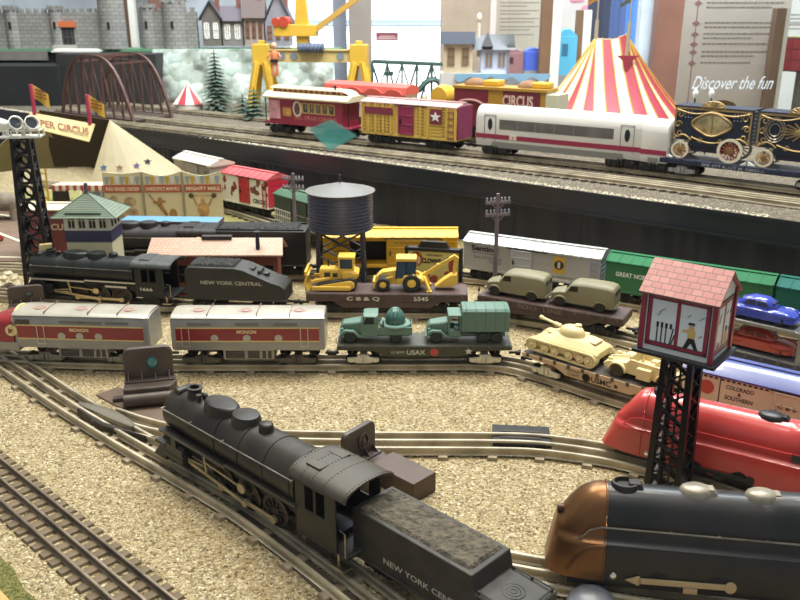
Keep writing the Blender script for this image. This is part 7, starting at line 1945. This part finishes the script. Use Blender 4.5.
# village houses on the upper shelf
def house(name, label, pxa, pxb, ydist, pyb, pye, pyr, wall, roof, timber=None, nwin=3, chim=True, z0=None, gable='y', glow='#6e5f52', hq=1.61):
    global KK
    KK = (hq, hq, hq)
    xa, xb = D(pxa, 40, ydist).x, D(pxb, 40, ydist).x
    zb_ = D(0, pyb, ydist).z if z0 is None else z0
    ze, zr = (D(0, pye, ydist).z-zb_)/hq, (D(0, pyr, ydist).z-zb_)/hq
    t = thing(name, label, 'toy house', ((xa+xb)/2, ydist, zb_)); h = (xb-xa)/2/hq; d = max(3.0, h*1.3)
    m = MB(); m.box(-h, h, 0, d, 0, ze)
    if gable == 'x': m.prism([(-h,ze),(h,ze),(0,zr)], 'y', 0, d)
    m.build('walls', wall, t)
    m = MB()
    if gable == 'x':
        for s in (-1, 1): m.add([(s*(h+.6),-.6,ze-.5),(0,-.6,zr+.1),(0,d+.6,zr+.1),(s*(h+.6),d+.6,ze-.5),(s*(h+.6),-.6,ze-.1),(0,-.6,zr+.5),(0,d+.6,zr+.5),(s*(h+.6),d+.6,ze-.1)], [(3,2,1,0),(4,5,6,7),(0,1,5,4),(1,2,6,5),(2,3,7,6),(3,0,4,7)])
    else: m.prism([(-.7,ze-.2),(d*.5,zr),(d+.7,ze-.2)], 'x', -h-.5, h+.5)
    m.build('roof', roof, t, smooth=0)
    for k in range(nwin):
        x = -h+2*h*(k+.5)/nwin; m = MB(); m.box(x-h/nwin*.42, x+h/nwin*.42, -.06, .02, ze*.28, ze*.82); w_ = m.build('window', mat(glow, .2), t)
        m = MB(); a_ = h/nwin*.42
        for xx in (-a_, 0, a_): m.box(x+xx-.14, x+xx+.14, -.16, 0, ze*.28, ze*.82)
        for zz in (.28, .55, .82): m.box(x-a_, x+a_, -.16, 0, ze*zz-.12, ze*zz+.12)
        m.build('window_frame', timber or WHT, w_)
    if chim: m = MB(); m.box(h*.4, h*.4+.9, d*.4, d*.4+.9, ze, zr+1.4); m.build('chimney', mat('#7d5248', .6), t)
    return t
house('village_house', 'dark gabled toy house at the left of the village row', 203, 221, 304, 46, 18, 2, mat('#6d6660', .6, 0, .2, 30), mat('#4b4a52', .6), nwin=2, gable='x')
house('village_house', 'grey toy house with a steep roof in the middle of the village row', 223, 243, 305, 46, 20, 6, mat('#837a78', .6, 0, .2, 30), mat('#585058', .6), nwin=2)
house('village_house', 'timber framed toy house right of the grey steep-roofed one', 245, 264, 304, 46, 17, -2, mat('#a08f84', .6, 0, .2, 30), mat('#5d4c48', .6), mat('#6a4a3c', .6), 3)
house('village_house', 'tall gabled toy house with reddish windows beside the crane', 266, 291, 304, 46, 22, -8, mat('#8d8a92', .6, 0, .2, 30), mat('#4a4d58', .6), mat('#7c5a50', .6), 3, gable='x', glow='#a8705c')
# slate roofed house on a pedestal
HQ = 1.43; HYD = 247.0
HZ0 = D(0, 73, HYD).z
t = house('toy_house', 'cream toy house with a dark hipped slate roof on a white pedestal', 444, 473, HYD, 73, 43, 32, mat('#cbbda0', .5, 0, .06, 20), mat('#3b3e48', .85), mat('#8a7a62', .5), 2, False, gable='y', glow='#8a6f55', hq=HQ)
m = MB(); m.box(4.6, 10.2, .8, 5.8, 0, (D(0, 49, HYD).z-HZ0)/HQ); m.build('side_wing', mat('#c3cadb', .5), t)
m = MB(); m.prism([(.2,(D(0,50,HYD).z-HZ0)/HQ),(3.4,(D(0,35,HYD).z-HZ0)/HQ),(6.6,(D(0,50,HYD).z-HZ0)/HQ)], 'x', 2.6, 11.2); m.prism([(4.6,5.0),(6.8,5.0),(5.7,7.6)], 'y', -.1, 1.6); m.build('wing_roof', mat('#74767a', .85), t, smooth=0)
for x in (5.4, 7.9):
    m = MB(); m.box(x, x+1.4, .7, .85, 1.0, 3.7); w_ = m.build('window', mat('#8f7a50', .3), t); m = MB()
    for xx in (x-.1, x+.6, x+1.3): m.box(xx, xx+.18, .6, .8, .9, 3.9)
    m.build('window_frame', mat('#8fa0c8', .5), w_)
m = MB(); m.box(-3.4, 9.6, -.5, 6.2, -(HZ0-SZ)/HQ, -.05); m.build('pedestal', mat('#c6c4c2', .5), t)
m = MB(); P0 = []
for k in range(40): x = -.6+k*.48; P0.append([Vector((x,-.9,-.1)), Vector((x,-.9,-1.2-.5*sin(k*.75))), Vector((x,-.6,-1.2-.5*sin(k*.75))), Vector((x,-.6,-.1))])
m.loft(P0); m.mi = 0; m.build('scalloped_edging', mat('#7fa9c4', .5), t)
m = MB(); m.cyl((4.2,3,3), (4.2,3,(D(0,17,HYD+3).z-HZ0)/HQ), .3, n=8); m.ell((4.2,3,(D(0,18,HYD+3).z-HZ0)/HQ), .5, .5, 1.0, 10, 6); m.build('roof_lamp', mat('#e6ddc8', .5), t)
# green lattice bridge
LY = 258.0; LQ = 1.49; KK = (LQ, LQ, LQ)
GX0, GX1 = D(372, 75, LY).x, D(447, 75, LY).x; gz = (D(0, 62, LY).z-SZ)/LQ
t = thing('lattice_bridge', 'dark green lattice bridge in front of the bright window', 'toy bridge', ((GX0+GX1)/2, LY, SZ)); GG = mat('#3f5a54', .5, .2); h = (GX1-GX0)/2/LQ
for y in (0, 4):
    m = MB(); m.bar((-h,y,gz), (h,y,gz-.6), .5); m.bar((-h,y,.4), (h,y,.4), .5)
    for k in range(6):
        x = -h+2*h*k/5; m.bar((x,y,.3), (x,y,gz-.3), .35)
        if k < 5: m.bar((x,y,.4), (x+2*h/5,y,gz-.5), .22); m.bar((x+2*h/5,y,.4), (x,y,gz-.5), .22)
    m.tube([(h*.25+h*.75*k/8, y, gz*.45+gz*.22*sin(PI*k/8)) for k in range(9)], .45, 6); m.build('lattice_side', GG, t)
m = MB(); m.box(-h, h, 0, 4, .3, .7); m.build('deck', GG, t)
m = MB(); m.box(-h+2.4, -h+4.2, -.3, -.1, gz-2.6, gz-1.8); m.build('name_plate', mat('#2f4d48', .5), t)
# red and white pavilion beside the bridge
KK = (1.49, 1.49, 1.49)
p = D(186, 108, 265)
t = thing('striped_pavilion', 'small red and white striped pavilion between the bridge and the conifers', 'toy tent', (p.x, 269, SZ))
m = MB(); n = 12; rv = [Vector((0,0,5.8))]+[Vector((3.4*cos(2*PI*k/n), 3.0*sin(2*PI*k/n), 1.6)) for k in range(n)]
m.add(rv, [(0, k+1, (k+1) % n+1) for k in range(n)]); m.m = [k % 2 for k in range(n)]; m.build('roof', [mat('#ae3a40', .5), mat('#dcd6cc', .5)], t, smooth=0)
m = MB(); m.cyl((0,0,0), (0,0,1.6), 2.9, n=12, caps=False); m.build('wall', mat('#cfc8bc', .5), t)
for px in (694, 710):
    KK = (1, 1, 1)
    p = D(px, 108, 189); t = thing('lamp_post', 'tiny lamp post with a white lantern behind the gilded wagons', 'lamp', (p.x, 189, SZ), group='white lantern posts behind the wagons')
    z = D(px, 98, 189).z-SZ
    m = MB(); m.cyl((0,0,0), (0,0,z), .18, n=8); m.build('post', DKM, t); m = MB(); m.rev([(.3,0),(.65,.8),(.55,1.4),(0,2.2)], (0,0,z), 'z', 12); m.build('lantern', mat('#e8eaec', .3), t)
# case glass at the back of the shelf with white script
gm = bpy.data.materials.new('case_glass'); gm.use_nodes = True; nt = gm.node_tree; nt.nodes.clear()
ou = nt.nodes.new('ShaderNodeOutputMaterial'); mx = nt.nodes.new('ShaderNodeMixShader'); tr = nt.nodes.new('ShaderNodeBsdfTransparent'); gl = nt.nodes.new('ShaderNodeBsdfGlossy'); fr = nt.nodes.new('ShaderNodeFresnel')
tr.inputs['Color'].default_value = (.97, .985, .98, 1); gl.inputs['Roughness'].default_value = .02; fr.inputs['IOR'].default_value = 1.14
nt.links.new(fr.outputs[0], mx.inputs[0]); nt.links.new(tr.outputs[0], mx.inputs[1]); nt.links.new(gl.outputs[0], mx.inputs[2]); nt.links.new(mx.outputs[0], ou.inputs[0])
m = MB(); m.box(30, 180, 248, 248.4, -75, 90); g1 = struct(m.build('window_1', gm, smooth=0))
pt = D(731, 89, 247.9)
o = text(None, 'Discover the fun', (0,0,0), (1,0,0), (0,0,1), 3.6, mat('#dfe8f2', .4), 'glass_lettering', w=23, shear=.45, loc=pt, bold=.0)
tag(o, 'white script lettering on the case glass above the gilded wagons', 'lettering')
# ------------------------------------------------------------ the room beyond the layout
KK = (1.0, 1.0, 1.0)
BY = 420.0
def rectD(pxa, pxb, pya, pyb, y):
    a, b = D(pxa, pya, y), D(pxb, pyb, y); return a.x, b.x, b.z, a.z
WALLM = mat('#c9bdb4', .7, 0, .06, 3)
wx0, wx1, wz0, wz1 = rectD(286, 441, -60, 112, BY)
m = MB(); m.box(-320, wx0, BY, BY+6, -75, 200); m.box(wx1, 320, BY, BY+6, -75, 200); m.box(wx0, wx1, BY, BY+6, -75, wz0); m.box(wx0, wx1, BY, BY+6, wz1, 200)
struct(m.build('wall_back', WALLM, smooth=0))
m = MB(); m.box(wx0, wx1, BY+2.5, BY+3, wz0, D(0, 26, BY).z); struct(m.build('window_2', emit('#ffffff', 1.5), smooth=0))
m = MB(); m.box(wx0, wx1, BY+2.5, BY+3, D(0, 26, BY).z, D(0, 11, BY).z); struct(m.build('window_3', emit('#c9d6e6', 1.0), smooth=0))
m = MB(); m.box(wx0, wx1, BY+2.5, BY+3, D(0, 11, BY).z, wz1); struct(m.build('window_4', emit('#eef4fb', 1.2), smooth=0))
m = MB(); m.box(wx0, wx1, BY+.5, BY+2.4, D(0, 26.5, BY).z, D(0, 25, BY).z); m.box(wx0, wx1, BY+.5, BY+2.4, D(0, 20.5, BY).z, D(0, 20, BY).z); struct(m.build('trim_window', mat('#a9b4c2', .5), smooth=0))
x0, x1, z0, z1 = rectD(376, 398, 32.5, 40.5, BY-1)
m = MB(); m.box(x0, x1, -.3, .3, z0, z1); t = tag(m.build('wall_sign', mat('#8e4a56', .5), None, (0, BY-.6, 0), smooth=0), 'small dark red sign in the middle of the bright window', 'sign')
m = MB(); m.box(x0+.6, x1-.6, -.4, -.3, z0+.7, z0+1.3); m.box(x0+1.5, x1-1.5, -.4, -.3, z0+1.6, z0+2.1); m.build('sign_lettering', mat('#d9b9b4', .5), t, smooth=0)
x0, x1, z0, z1 = rectD(-80, 286, -60, 80, 335)
m = MB(); m.box(x0, x1, 335, 336, -75, z1); struct(m.build('reflection_panel', mat('#a3a8ae', .6, 0, .25, 5), smooth=0))  # added pale panel, coloured to stand for bluish reflections behind the castle
# posts
def post(pxa, pxb, y, colr, label, white=None, py=30, name='post', top=125, skew=True):
    xa, xb = D(pxa, py, y).x, D(pxb, py, y).x
    t = thing(name, label, 'post', ((xa+xb)/2, y, -75)); h = (xb-xa)/2
    m = MB(); m.box(-h, h, 0, 2*h if h < 4 else 6, 0, 75+top); m.build('timber', mat(colr, .5, 0, .12, 8), t, bev=.2)
    if white: w_ = D(white, py, y).x-xb; m = MB(); m.box(h, h+w_, 0, 3, 0, 75+top); m.build('white_edge', mat('#e3ded4', .5), t)
    return t
post(122.5, 130, 322, '#5e4636', 'brown post with a white edge right of the toy castle', 136)
post(333, 346, 330, '#8f95a4', 'narrow blue-grey post left of the wide grey post at the window')
post(349, 371, 322, '#8d837c', 'wide grey post at the left side of the bright window')
post(441, 490, 330, '#a89684', 'wide tan column right of the bright window, behind the slate roofed house')
post(541, 552, 296, '#7a5a44', 'brown post with a white edge left of the striped big top', 561)
post(576, 583, 305, '#7d5f48', 'thin brown post with a white edge behind the big top ridge', 591, top=D(0,10,305).z)
post(774, 784.5, 258, '#8a6f5c', 'brown post with a white edge right of the text panel', 788.5, top=D(0,8,252).z)
post(640, 654, 340, '#d5deea', 'pale bluish post right of the big top')
post(656, 692, 330, '#8a5f50', 'reddish brown wooden cabinet side left of the text panel', name='cabinet_side')
post(150, 166, 324, '#7d5a4c', 'dark reddish post right of the brown castle post')
post(170, 180, 322, '#9aa7b8', 'bluish post above the toy castle wing')
# text panels
def panel(label, pxa, pxb, pya, pyb, y, colr, lines, lead=True, name='text_panel'):
    x0, x1, z0, z1 = rectD(pxa, pxb, pya, pyb, y); t = thing(name, label, 'sign', ((x0+x1)/2, y, z0)); h = (x1-x0)/2; H = z1-z0
    m = MB(); m.box(-h, h, 0, .6, -75-z0, H); m.build('board', mat(colr, .6, 0, .05, 6), t, smooth=0)
    rr = random.Random(int(pxa))
    for py_, n_, xs in lines:
        z = D(0, py_, y).z-z0; m = MB()
        for k in range(n_):
            x = -h+xs*h; e = h*(.86 if k < n_-1 else rr.uniform(.2,.7))
            while x < e: w_ = rr.uniform(.5, 1.5)*h/16; m.box(x, min(e, x+w_), -.06, 0, z-1.25*k-.45, z-1.25*k); x += w_+.25*h/16
        m.build('text_lines', mat('#8b827c', .6), t, smooth=0)
        if lead: m = MB(); m.prism([(-h*.84,z-.4),(-h*.76,z+.5),(-h*.68,z-.4),(-h*.76,z-1.3)], 'y', -.08, 0); m.build('diamond_mark', mat('#9d7478', .6), t, smooth=0)
    if lead: m = MB(); m.box(-h*.77, -h*.75, -.05, 0, H*.15, H); m.build('timeline', mat('#9d7478', .6), t, smooth=0)
    return t
panel('tall grey-beige text panel with a column of diamond marks, upper right', 689, 774, -30, 130, 266, '#cbbfb7', [(2,2,.4),(22,2,.4),(33,2,.4),(43,1,.4),(51,2,.4),(62,1,.4)])
panel('parchment text panel between the tan column and brown post', 498, 541, -30, 46, 350, '#c2b6a4', [(2,2,.15),(10,2,.15),(18,2,.15),(26,2,.15),(34,1,.15)], False)
panel('white panel at the right edge above the coloured cube', 790, 830, -30, 36, 300, '#cbc9c4', [(14,3,.1),(24,2,.1)], False)
t = panel('white panel with pink blots behind the brown posts', 560, 612, -30, 70, 360, '#cfc4be', [], False)
m = MB(); R5 = random.Random(2); x0, x1, z0, z1 = rectD(560, 612, -30, 70, 360)
for k in range(9): m.ell((R5.uniform(-6,7), -.1, D(0, R5.uniform(0,22), 360).z-z0), R5.uniform(1.0,2.6), .12, R5.uniform(.7,1.5), 14, 6)
m.build('pink_blot', mat('#c98896', .6), t)
panel('pale wall panel with faint text, beyond the slate roofed house', 488, 542, 44, 100, 372, '#c9c6c6', [], False)
# blue and cyan display pieces
def block(name, label, cat, pxa, pxb, pya, pyb, y, colr, depth=6, win=None):
    x0, x1, z0, z1 = rectD(pxa, pxb, pya, pyb, y); t = thing(name, label, cat, ((x0+x1)/2, y, z0)); h = (x1-x0)/2; H = z1-z0
    m = MB(); m.box(-h, h, 0, depth, 0, H*.86); m.prism([(-h,H*.86),(h,H*.86),(h*.3,H),(-h*.3,H)], 'y', .3, depth-.3); m.build('body', mat(colr, .5, 0, .06, 8), t, bev=.15)
    if win: m = MB(); m.box(-h*.5, h*.1, -.1, .1, H*.45, H*.7); m.build('window', mat(win, .3), t)
    m = MB(); m.box(-h*1.05, h*1.05, -.3, depth+.3, -75-z0, H*.06); m.build('plinth', mat('#8f8f94', .5), t)
    return t
block('cyan_tower', 'bright cyan toy tower behind the left slope of the big top', 'toy building', 558, 575, 29, 78, 300, '#5aaed2', win='#3b6f8e')
block('cobalt_box', 'cobalt blue box left of the brown post', 'box', 526, 541, 48, 72, 300, '#4a64c8')
block('red_shed', 'low red and white shed between the toy house and cobalt box', 'toy building', 500, 524, 49, 76, 318, '#a87a7c', win='#5a3a40')
block('grey_cabinet', 'small grey cabinet right of the white edged brown post', 'cabinet', 551, 565, 50, 75, 312, '#9a908c')
# hanging blue banner with a dark side behind the big top
x0, x1, z0, z1 = rectD(590, 634, -20, 46, 318)
t = thing('blue_banner', 'hanging dark and bright blue cloth behind the big top masts', 'cloth', ((x0+x1)/2, 318, z0)); h = (x1-x0)/2; H = z1-z0
for nm, a_, b_, c_ in (('dark_fold', -h, -h*.1, '#3d4258'), ('mid_fold', -h*.1, h*.55, '#56699c'), ('bright_fold', h*.55, h, '#5f93d8')):
    m = MB(); m.loft([[Vector((a_+(b_-a_)*k/10, .6*sin(k*1.1)+d, z)) for k in range(11) for d in (0,)]+[Vector((a_+(b_-a_)*k/10, .6*sin(k*1.1)+.4, z)) for k in range(10, -1, -1)] for z in (-75-z0, H*.5, H)]); m.build(nm, mat(c_, .7), t)
# coloured puzzle cube
p = D(797, 66, 262)
t = thing('puzzle_cube', 'large cube of coloured squares with a yellow top at the right edge', 'cube', (p.x+1.8, 262, p.z-1.5), rad(38))
m = MB(); m.box(-3.6, 3.6, -3.6, 3.6, 0, 7.2); t.scale = (1.35,)*3; m.build('core', mat('#6b5a55', .5), t, bev=.2)
for nm, c_, f in (('yellow_face', '#d6c84e', 0), ('red_face', '#b8525a', 1), ('green_face', '#4fa57c', 2)):
    m = MB()
    for i in range(3):
        for j in range(3):
            a_, b_ = -3.3+i*2.25, -3.3+j*2.25
            if f == 0: m.box(a_, a_+2.1, b_, b_+2.1, 7.15, 7.3)
            elif f == 1: m.box(-3.7, -3.55, a_, a_+2.1, b_+3.6, b_+5.7)
            else: m.box(a_, a_+2.1, -3.7, -3.55, b_+3.6, b_+5.7)
    m.build(nm, mat(c_, .4), t, smooth=0)
m = MB(); m.cyl((0,0,(-p.z-73.5)/1.35), (0,0,0), 1.2, n=12); m.build('stand', mat('#7d7a78', .5), t)
# front case glass and a teal reflection painted as a patch on it
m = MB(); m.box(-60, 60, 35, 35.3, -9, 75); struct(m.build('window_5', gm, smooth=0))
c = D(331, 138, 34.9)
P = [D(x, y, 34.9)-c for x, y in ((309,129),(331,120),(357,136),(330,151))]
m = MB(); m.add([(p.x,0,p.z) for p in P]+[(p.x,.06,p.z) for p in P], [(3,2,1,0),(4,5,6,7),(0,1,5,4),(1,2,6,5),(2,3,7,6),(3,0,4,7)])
tag(m.build('painted_reflection', mat('#7fd6c4', .4, 0, .25, 60, alpha=.6), None, (c.x, 34.9, c.z), smooth=0), 'translucent teal diamond painted as a reflection on the case glass below the maroon coach', 'reflection')
PEB = [resamp(P) for P in (P2, P3, P4, P5, P6)]+[dense(a0w, b0w)]
BLK_ = set()
for P in PEB:
    rr_ = 2.6 if P is PEB[-1] else 2.9
    for q in P:
        n_ = int(rr_/.5)+1
        for i in range(-n_, n_+1):
            for j in range(-n_, n_+1):
                if (i*i+j*j)*.25 < rr_*rr_: BLK_.add((int(q.x//.5)+i, int(q.y//.5)+j))
m = MB()
for i in range(30000):
    y = 50+65*RN.random()**1.25; x = RN.uniform(-.56*y, .54*y)
    if (int(x//.5), int(y//.5)) in BLK_: continue
    r = RN.uniform(.06, .14); a = RN.random()*6; p = Vector((x, y, -.01))
    if (p-e0).dot(en) < 2.6: continue
    h = r*RN.uniform(.5, 1.0)
    vs = [(x+r*cos(a+k*PI/2)*RN.uniform(.7, 1.4), y+r*sin(a+k*PI/2)*RN.uniform(.7, 1.4), -.01) for k in range(4)]+[(x+RN.uniform(-.4, .4)*r, y+RN.uniform(-.4, .4)*r, h)]
    m.add(vs, [(0,1,4),(1,2,4),(2,3,4),(3,0,4)]); m.m[-4:] = [RN.randrange(4)]*4
o = m.build('loose_gravel', [mat('#b5a584', .9), mat('#d8cbad', .9), mat('#7d6e50', .9), mat('#a29170', .9)], smooth=0); o['kind'] = 'stuff'
tag(o, 'loose pale gravel stones scattered between the toy tracks', 'gravel')
